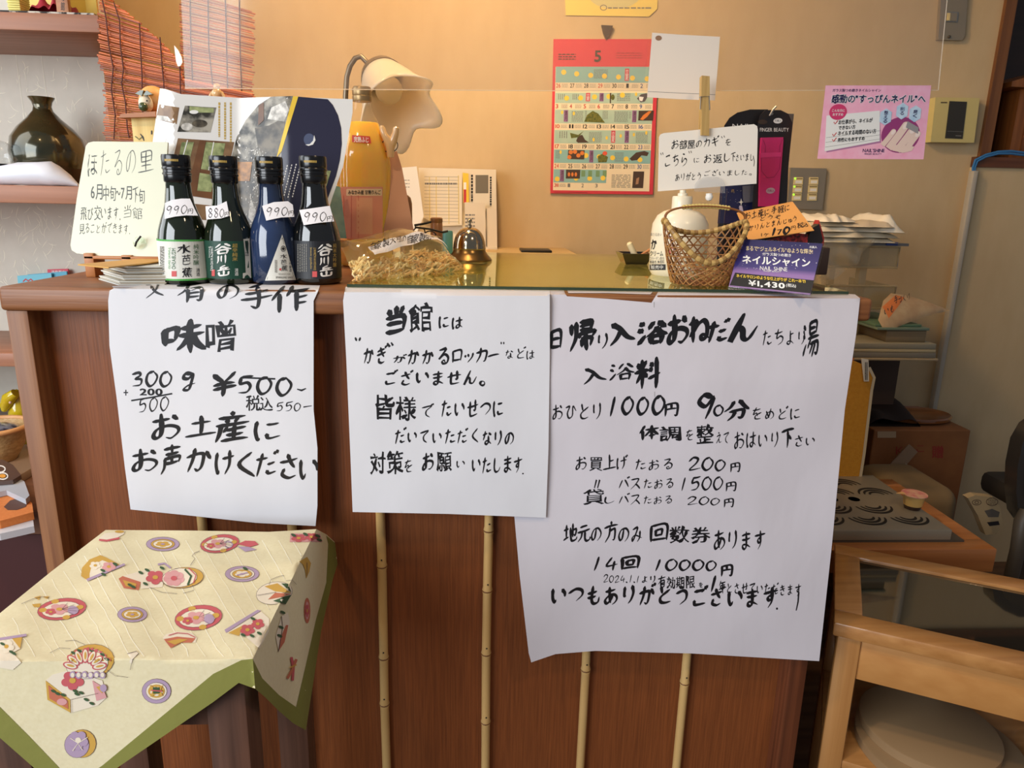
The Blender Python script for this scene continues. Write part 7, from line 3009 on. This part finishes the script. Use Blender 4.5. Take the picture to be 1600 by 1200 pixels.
def arcs(cx_, cy_, up):
    for r_ in (.016, .027, .038):
        v, f = [], []
        n_ = 14
        for i in range(n_+1):
            a = PI*(.05+.90*i/n_)
            hw = .0030*math.sin(PI*(.08+.84*i/n_))+.0008
            for s_ in (-hw, hw):
                v.append((cx_+(r_+s_)*math.cos(a), cy_+up*(r_+s_)*math.sin(a), zg))
        for i in range(n_):
            q = (2*i, 2*i+1, 2*i+3, 2*i+2)
            f.append(q if up > 0 else q[::-1])
        b.add(v, f, HOLE)


yA, yB = hy0+.055, hy1-.065
for j, y in enumerate((yA+.008, yA+.062, yB-.085, yB-.032)):
    up = -1 if j < 2 else 1
    x = gx1-.055-(gw/2 if j % 2 else 0)
    while x > hx0+.06:
        arcs(x, y+(.03 if up < 0 else -.01), up)
        x -= gw
x = gx1-.12
ym = (yA+yB)/2+.004
while x > hx0+.05:
    b.lathe([(.0001, zg), (.012, zg)], x, ym, HOLE, 16)
    x -= .048
b.build('grille', root, 30)
root = thing('pudding_cup', 'small pudding cup with printed lid standing on the steel grille', 'dessert cup', G(1437, 796, zg))
c_ = G(1434, 800, zg)
pc_ = ppm(c_[1])
CX, CY_ = c_[0], c_[1]+.02
zc_ = lambda y: W(1434, y, CY_)[2]
b = MB()
b.lathe([(.0001, zg), (13/pc_, zg), (15/pc_, zc_(788))], CX, CY_, M('caramel', C(48, 26, 20), .2, coat=.5), 28)
b.lathe([(15/pc_, zc_(788)), (18/pc_, zc_(773))], CX, CY_, M('custard', C(214, 176, 104), .3, coat=.4), 28)
b.build('cup', root, 50)
b = MB()
b.lathe([(18/pc_, zc_(773)), (21/pc_, zc_(772)), (21/pc_, zc_(771)), (.0001, zc_(770.5))], CX, CY_, M('pudding_lid', C(222, 178, 150), .35, noise=(C(206, 120, 120), 60, .1)), 28)
p_ = [np.array([CX-18/pc_, CY_-.006, zc_(771)]), np.array([CX-34/pc_, CY_, zc_(771)]), np.array([CX-18/pc_, CY_+.008, zc_(771)])]
b.prism(p_, (0, 0, .001), M('pudding_tab', C(226, 180, 120), .4))
b.build('lid', root, None)

# back right: carton, tray, shelf desk with drawers and bags
CB = M('cardboard', C(150, 96, 52), .75, noise=(C(136, 84, 44), 30, .3))
YC = 1.0-.12
b = MB()
xa, xb_ = W(1362, 700, YC)[0], W(1512, 700, YC)[0]
zc0 = W(1430, 672, YC)[2]
b.box((xa, YC, 0), (xb_, YC+.24, zc0), CB, .003)
k = Ink(PY(YC-.0005))
k.rect(1371, 674, 1400, 684, M('carton_label', C(186, 160, 128), .6), 1)
CR = M('carton_red', C(150, 52, 40), .7)
k.text('贈', 1456, 696, 1474, 716, CR, 1, bold=.03)
k.text('K', 1400, 698, 1412, 710, CR, 1); k.text('こ', 1432, 696, 1444, 706, CR, 1)
o = len(b.v)
b.v += k.mb.v; b.f += [tuple(q_+o for q_ in f) for f in k.mb.f]; b.m += [b.mi(k.mb.mats[i_]) for i_ in k.mb.m]
tag(b.build('cardboard_box', smooth=None), 'brown cardboard box with red print in the back right corner', 'box')
b = MB()
TW = wood('tray_wood', C(150, 92, 46), C(120, 68, 30), 'x', 60, .3, coat=.5)
c_ = np.array([W(1450, 660, YC+.04)[0], YC+.11, zc0+.001])
b.lathe([(.0001, .0), (.075, .0), (.09, .004), (.092, .012), (.088, .016), (.08, .010), (.0001, .008)], 0, 0, TW, 40, R=Matrix.Diagonal((1.15, .8, 1)), org=c_)
tag(b.build('wooden_tray', smooth=50), 'glossy oval wooden tray lying on the cardboard box', 'tray')
b = MB()
c_ = np.array([W(1392, 660, YC+.04)[0], YC+.10, zc0])
DKC = M('dark_cloth', C(44, 30, 24), .85)


def dk(u, w_):
    return (c_[0]-.07+.15*u, c_[1]-.07+.15*w_, c_[2]+.001+.055*math.sin(PI*u)**.6*math.sin(PI*min(1, w_+.05))**.5*(1+.3*math.sin(u*9+w_*5)))


b.grid(dk, 18, 14, DKC)
b.box((c_[0]-.07, c_[1]-.07, c_[2]), (c_[0]+.08, c_[1]+.07, c_[2]+.001), DKC)
tag(b.build('dark_cloth', smooth=70), 'crumpled dark cloth bag on the left of the cardboard box', 'cloth')
b = MB()
yq = YC-.03
b.prism(q3([(1370, 748), (1421, 694), (1434, 706), (1394, 752)], yq), (0, .003, 0), M('strip_paper', C(150, 124, 100), .7))
tag(b.build('paper_strip', smooth=None), 'beige paper strip leaning on the front of the cardboard box', 'paper')
b = MB()
b.prism(q3([(1396, 748), (1416, 724), (1425, 734), (1412, 752)], yq-.01), (0, .003, 0), M('tag_paper', C(176, 160, 140), .7))
tag(b.build('paper_strip', smooth=None), 'smaller pale paper tag in front of the beige paper strip', 'paper')

YQ = .70
zq = W(1400, 560, YQ)[2]
root = thing('desk', 'grey-beige desk end behind the counter at right carrying books and drawers', 'desk', (.95, YQ+.2, 0))
DSK = M('desk_beige', C(170, 148, 112), .5)
xq1 = W(1467, 560, YQ)[0]
b = MB()
b.box((xq1-.55, YQ, zq-.006), (xq1, YQ+.38, zq), DSK, .002)
b.build('desk_top', root)
b = MB()
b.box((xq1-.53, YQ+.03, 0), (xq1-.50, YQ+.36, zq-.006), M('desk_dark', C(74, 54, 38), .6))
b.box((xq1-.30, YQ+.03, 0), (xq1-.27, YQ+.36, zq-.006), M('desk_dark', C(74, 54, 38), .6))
b.box((xq1-.27, YQ+.13, zq-.15), (xq1-.012, YQ+.145, zq-.006), M('desk_dark', C(74, 54, 38), .6))  # added dark panel standing in for the wall shadow below the desk
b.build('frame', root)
GB = [M('binder_%d' % i, c, .55) for i, c in enumerate((C(150, 140, 116), C(190, 170, 128), C(132, 122, 104)))]
zcur = zq+.0003
for i, (y0, y1, xr, m, lab) in enumerate(((560, 551, 1466, 2, 'lowest grey binder on the desk end at right'), (551, 546, 1465, 1, 'thin cream folder between the two grey binders'), (545, 536, 1464, 0, 'upper grey binder under the stack of books'))):
    h = (W(1400, y1, YQ)[2]-W(1400, y0, YQ)[2])*.97
    b = MB()
    b.box((xq1-.40, YQ+.003, zcur), (W(xr, 550, YQ)[0]-.002, YQ+.28, zcur+h), GB[m], .0015)
    tag(b.build('binder'), lab, 'binder', 'binders on the desk end')
    zcur += h+.0003
z_bind = zcur
hb = W(1415, 516, YQ+.02)[2]-zcur
b = MB()
b.box((W(1384, 530, YQ+.02)[0], YQ+.02, zcur), (W(1446, 530, YQ+.02)[0], YQ+.24, zcur+hb), M('book_pages', C(140, 122, 92), .7, noise=(C(112, 96, 70), (4, 4, 500), .2)), .001)
tag(b.build('thick_book'), 'thick book with beige page edges on the grey binders', 'book')
zcur += hb+.0004
for i, (xr, m, lab) in enumerate(((1447, M('booklet_teal', C(112, 128, 108), .6), 'teal-grey thin booklet on the thick book'), (1438, M('booklet_green', C(92, 120, 92), .6), 'green thin booklet on top of the teal-grey one'))):
    b = MB()
    b.box((W(1366, 510, YQ+.03)[0], YQ+.015+.01*i, zcur), (W(xr, 510, YQ+.03)[0], YQ+.23, zcur+.006), m, .001)
    tag(b.build('thin_booklet'), lab, 'booklet', 'thin booklets on the thick book')
    zcur += .0064
# bag of printed snacks on the booklets
SN = P3(W(1374, 512, YQ+.02), W(1482, 486, YQ+.05), W(1384, 460, YQ+.075))
sp = [(1372, 500), (1380, 470), (1392, 458), (1420, 462), (1452, 472), (1484, 485), (1440, 496), (1400, 512), (1380, 514)]
k = Ink(Pillow(SN, sp, .009, 8))
k.fill(sp, M('snack_bag_paper', C(196, 172, 134), .45, noise=(C(168, 132, 92), 30, .3)), 0, 6)
k.fill([(1378, 480), (1398, 462), (1412, 466), (1386, 500)], M('snack_orange', C(206, 116, 56), .5), 1, 5)
k.text('手づくり', 1394, 464, 1420, 478, DKBR, 2, bold=.02, brush=.02, slope=-.3)
k.text('いも', 1380, 482, 1394, 494, DKBR, 2, bold=.02, brush=.02, slope=-.3)
kb = Ink(Pillow(SN, sp, -.004, 8))
kb.fill(sp, M('snack_bag_paper', C(196, 172, 134), .45), 0, 8)
o = len(k.mb.v)
k.mb.v += kb.mb.v; k.mb.f += [tuple(q+o for q in f[::-1]) for f in kb.mb.f]; k.mb.m += [k.mb.mi(kb.mb.mats[i]) for i in kb.mb.m]
tag(k.build('snack_bag', smooth=50), 'tilted printed snack bag lying on the thin booklets', 'bag')
# translucent drawer unit
PLAS = clear('milky_plastic', (.93, .92, .88, 1), .15, haze=(C(214, 196, 156), .34))
PLAS2 = clear('milky_plastic_thick', (.9, .88, .82, 1), .15, haze=(C(222, 204, 164), .45))
YDW = .80
root = thing('drawer_unit', 'translucent plastic drawer unit behind the counter under the bags', 'drawer unit', (W(1330, 500, YDW)[0], YDW+.1, zq))
z_ = lambda y: W(1380, y, YDW)[2]
for (xl, xr, y0, y1) in ((1290, 1406, 385, 418), (1296, 1400, 447, 482)):
    b = MB()
    a, c_ = W(xl, y0, YDW)[0], W(xr, y0, YDW)[0]
    za, zb_ = z_(y1), z_(y0)
    t_ = .003
    b.box((a, YDW, za), (c_, YDW+t_, zb_), PLAS)
    b.box((a, YDW, za), (c_, YDW+.22, za+t_), PLAS)
    b.box((a, YDW, za), (a+t_, YDW+.22, zb_), PLAS)
    b.box((c_-t_, YDW, za), (c_, YDW+.22, zb_), PLAS)
    dr = b.build('drawer', root)
    b = MB()
    b.tube([np.array([a, YDW-.002, zb_]), np.array([c_, YDW-.002, zb_]), np.array([c_, YDW-.002, za]), np.array([a, YDW-.002, za])], .003, PLAS2, 8)
    b.build('front_rim', dr)
b = MB()
b.box((W(1350, 400, YDW)[0], YDW+.01, z_bind), (W(1362, 400, YDW)[0], YDW+.03, z_(384)), PLAS2, .002)
b.box((W(1290, 400, YDW)[0], YDW+.01, z_bind), (W(1300, 400, YDW)[0], YDW+.03, z_(384)), PLAS2, .002)
b.box((W(1352, 400, YDW)[0], YDW+.165, z_bind), (W(1362, 400, YDW)[0], YDW+.178, z_(384)), PLAS2, .002)
b.box((W(1286, 400, YDW)[0], YDW-.004, z_(384)), (W(1416, 400, YDW)[0], YDW+.23, z_(380)), M('tray_grey_blue', C(106, 104, 104), .4))
b.box((W(1380, 400, YDW)[0], YDW-.008, z_(383)), (W(1397, 400, YDW)[0], YDW-.003, z_(378)), M('tray_blue', C(40, 62, 124), .4))
b.build('frame', root)
# plastic carrier bags heaped on top
zb0 = z_(380)+.0005
PB = [M('carrier_bag_%d' % i, c, .4, bump=((60, 60, 120), .5)) for i, c in enumerate((C(236, 226, 204), C(226, 214, 188), C(240, 232, 212), C(220, 204, 176)))]
spec = (((1262, 1400), (381, 372), 0, 'lowest cream carrier bag on the drawer unit'), ((1264, 1405), (372, 362), 1, 'second cream carrier bag in the heap on the drawers'),
        ((1268, 1408), (362, 353), 2, 'third cream carrier bag, with a bulging fold at its right end'), ((1272, 1396), (353, 345), 3, 'fourth carrier bag near the top of the heap'), ((1276, 1334), (345, 336), 2, 'small white bag on top of the carrier bag heap'))
zcur = zb0
for i, ((xl, xr), (y0, y1), mi_, lab) in enumerate(spec):
    h = z_(y1)-z_(y0)
    a, c_ = W(xl, 360, YDW)[0], W(xr, 360, YDW)[0]
    rr = random.Random(40+i)
    ph = rr.uniform(0, 6)

    def bagtop(u, w_, zc_=zcur, h=h, ph=ph, a=a, c_=c_, i=i):
        e = min(1, 9*min(u, 1-u))**.5*min(1, 7*min(w_, 1-w_))**.5
        bul = .026*math.exp(-((u-.86)/.09)**2) if i == 2 else 0
        rip = .16*math.sin(ph+9*u+5*w_)+.12*math.sin(ph*2+23*u-11*w_)+.10*math.sin(31*w_+13*u+ph)
        return (a+(c_-a)*u, YDW-.018+.008*math.sin(ph+7*u)+.004*math.sin(ph+19*u)+.20*w_, zc_+max(.0008, (h*(1.15+rip)+bul)*e))
    b = MB()
    b.grid(bagtop, 40, 14, PB[mi_])
    b.grid(lambda u, w_, a=a, c_=c_, zc_=zcur, ph=ph: (a+(c_-a)*(1-u), YDW-.018+.008*math.sin(ph+7*(1-u))+.004*math.sin(ph+19*(1-u))+.20*w_, zc_), 40, 2, PB[mi_])
    tag(b.build('carrier_bag', smooth=60), lab, 'plastic bag', 'carrier bags heaped on the drawer unit')
    zcur += h*.86
# crinkled clear bag hanging in front
b = MB()
CRK = clear('crinkled_film', (.95, .94, .9, 1), .16, haze=(C(232, 216, 180), .24), ior=1.7)
rr = random.Random(77)
kk_ = [(rr.uniform(10, 60), rr.uniform(10, 60), rr.uniform(0, 6)) for _ in range(6)]
cbg = [(1272, 384), (1310, 376), (1366, 374), (1352, 392), (1338, 412), (1316, 428), (1300, 438), (1284, 436), (1276, 424)]


class Crk:
    def hit(s, px, off=0.0):
        p = PY(YDW-.03).hit(px)
        w_ = sum(np.sin(a*p[:, 0]*2+c*p[:, 2]*2+d) for a, c, d in kk_)*.0022
        return p+np.c_[0*w_, w_-off, 0*w_]


k = Ink(Crk())
k.fill(cbg, CRK, 0, 4)
k2_ = Ink(type('B', (), {'hit': lambda s, px, off=0.0: Crk().hit(px)+np.array([0, .012, 0])})())
k2_.fill(cbg, CRK, 0, 6)
o = len(k.mb.v)
k.mb.v += k2_.mb.v; k.mb.f += [tuple(q_+o for q_ in f) for f in k2_.mb.f]; k.mb.m += k2_.mb.m
tag(k.build('clear_bag', smooth=40), 'crinkled clear plastic bag hanging from the heap beside the starry card', 'plastic bag')

# yellow towel hanging behind the counter's right end
YTW = .62
b = MB()
TY = M('towel_yellow', C(222, 160, 52), .9, bump=((300, 300, 300), .5), noise=(C(208, 142, 40), 120, .3))
TWH = M('towel_white_hem', C(222, 206, 172), .9)
tp = [(1310, 560), (1340, 566), (1358, 574), (1366, 590), (1362, 610), (1356, 660), (1350, 710), (1342, 760), (1310, 760)]
p_ = PY(YTW).hit(tp)
b.prism(list(p_), (0, .012, 0), TY)
k = Ink(PY(YTW-.0006))
k.line([(1358, 574), (1366, 590), (1362, 610), (1356, 660), (1350, 710), (1342, 760)], 4.5, TWH, 1)
o = len(b.v)
b.v += k.mb.v; b.f += [tuple(q_+o for q_ in f) for f in k.mb.f]; b.m += [b.mi(k.mb.mats[i_]) for i_ in k.mb.m]
root = thing('hanging_towel', 'yellow towel with a white hem hanging beside the counter post', 'towel', W(1338, 760, YTW))
b.build('towel_cloth', root, None)
b = MB()
b.prism(q3([(1346, 560), (1357, 562), (1358, 596), (1350, 596)], YTW-.004), (0, .002, 0), CARD)
k = Ink(PY(YTW-.0046))
k.scrib(1351, 566, 1356, 594, 2, BLACK, 1, 3, .5, True, 12)
o = len(b.v)
b.v += k.mb.v; b.f += [tuple(q_+o for q_ in f) for f in k.mb.f]; b.m += [b.mi(k.mb.mats[i_]) for i_ in k.mb.m]
b.build('price_label', root, None)
b = MB()
b.tube([np.array([W(1335, 560, YTW)[0], YTW+.006, W(1335, 562, YTW)[2]]), np.array([W(1335, 560, YTW)[0], YQ+.02, zq-.003])], .004, W_EASEL, 8)
b.build('peg', root)

# cushion, patterned pouch and black chair at the right edge
b = MB()
c_ = W(1512, 778, .62)
b.box((hx1+.004, .64, .30), (hx1+.17, .86, W(1500, 742, .75)[2]), M('cushion_olive', C(128, 106, 74), .9), .04, seg=5)
b.box((hx1+.02, .66, 0), (hx1+.15, .84, .31), M('cushion_base', C(70, 54, 38), .8), .01)
tag(b.build('padded_stool', smooth=60), 'olive padded stool behind the hearth table at the right', 'stool')
b = MB()
k = Ink(PY(.50))
PO = M('pouch_canvas', C(160, 140, 106), .8)
pq = [(1512, 778), (1524, 774), (1552, 777), (1562, 790), (1568, 822), (1556, 834), (1540, 836), (1528, 806)]
b.prism(list(PY(.50).hit(pq)), (0, .018, 0), PO)
k.ring(1526, 785, 7, 4, 1, DKBR, 1); k.ring(1526, 785, 3, 2, 1, DKBR, 1)
k.ring(1550, 784, 9, 6, 1, DKBR, 1); k.scrib(1543, 780, 1557, 789, 3, DKBR, 1, 3, .3, seg=3)
k.fill([(1538, 798), (1550, 795), (1562, 800), (1560, 808), (1544, 808)], M('pouch_grey', C(84, 78, 72), .8), 1)
k.fill([(1542, 816), (1560, 814), (1562, 820), (1546, 822)], BLACK, 1)
o = len(b.v)
b.v += k.mb.v; b.f += [tuple(q_+o for q_ in f) for f in k.mb.f]; b.m += [b.mi(k.mb.mats[i_]) for i_ in k.mb.m]
tag(b.build('canvas_pouch', smooth=None), 'cream canvas pouch with dark swirl print beside the hearth table', 'pouch')
YCH = .42
root = thing('office_chair', 'black office chair with a rounded back at the right edge', 'chair', (W(1640, 860, YCH)[0], YCH+.1, 0))
CHB = M('chair_black', C(44, 41, 38), .3, coat=.3)
b = MB()
bp = [(1720, 640), (1664, 640), (1634, 652), (1612, 668), (1598, 692), (1590, 730), (1588, 770), (1592, 806), (1602, 820), (1640, 826), (1720, 826)]
p_ = PY(YCH).hit(bp)
b.prism(list(p_), (0, .035, 0), CHB)
p2_ = PY(YCH-.004).hit([(1720, 660), (1664, 660), (1640, 668), (1622, 682), (1611, 704), (1604, 740), (1603, 776), (1610, 806), (1646, 812), (1720, 812)])
b.prism(list(p2_), (0, .01, 0), M('chair_pad', C(60, 55, 50), .6))
b.build('backrest', root, 30)
b = MB()
b.tube([W(1606, 800, YCH-.01), W(1598, 815, YCH-.015), W(1590, 860, YCH-.02), W(1580, 900, YCH+.0)], [.016, .016, .014, .014], M('chair_arm', C(70, 64, 56), .5), 10)
b.build('armrest', root, 50)
b = MB()
xc_ = W(1640, 860, YCH)[0]
b.box((xc_+.14, YCH+.06, .38), (xc_+.35, YCH+.42, .44), M('chair_seat', C(50, 46, 42), .8), .02)
b.build('seat', root)
b = MB()
b.tube([np.array([xc_+.12, YCH+.2, .40]), np.array([xc_+.12, YCH+.2, .03])], .025, CHB, 14)
for i in range(5):
    a = 2*PI*i/5+.3
    b.tube([np.array([xc_+.12, YCH+.2, .06]), np.array([xc_+.12+.2*math.cos(a), YCH+.2+.2*math.sin(a), .025])], .016, CHB, 8)
    b.ball((xc_+.12+.2*math.cos(a), YCH+.2+.2*math.sin(a), .022), .022, CHB, 10)
b.tube([np.array([xc_+.12, YCH+.05, .42]), np.array([xc_+.12, YCH+.03, .60])], .02, CHB, 10)
b.build('base', root)
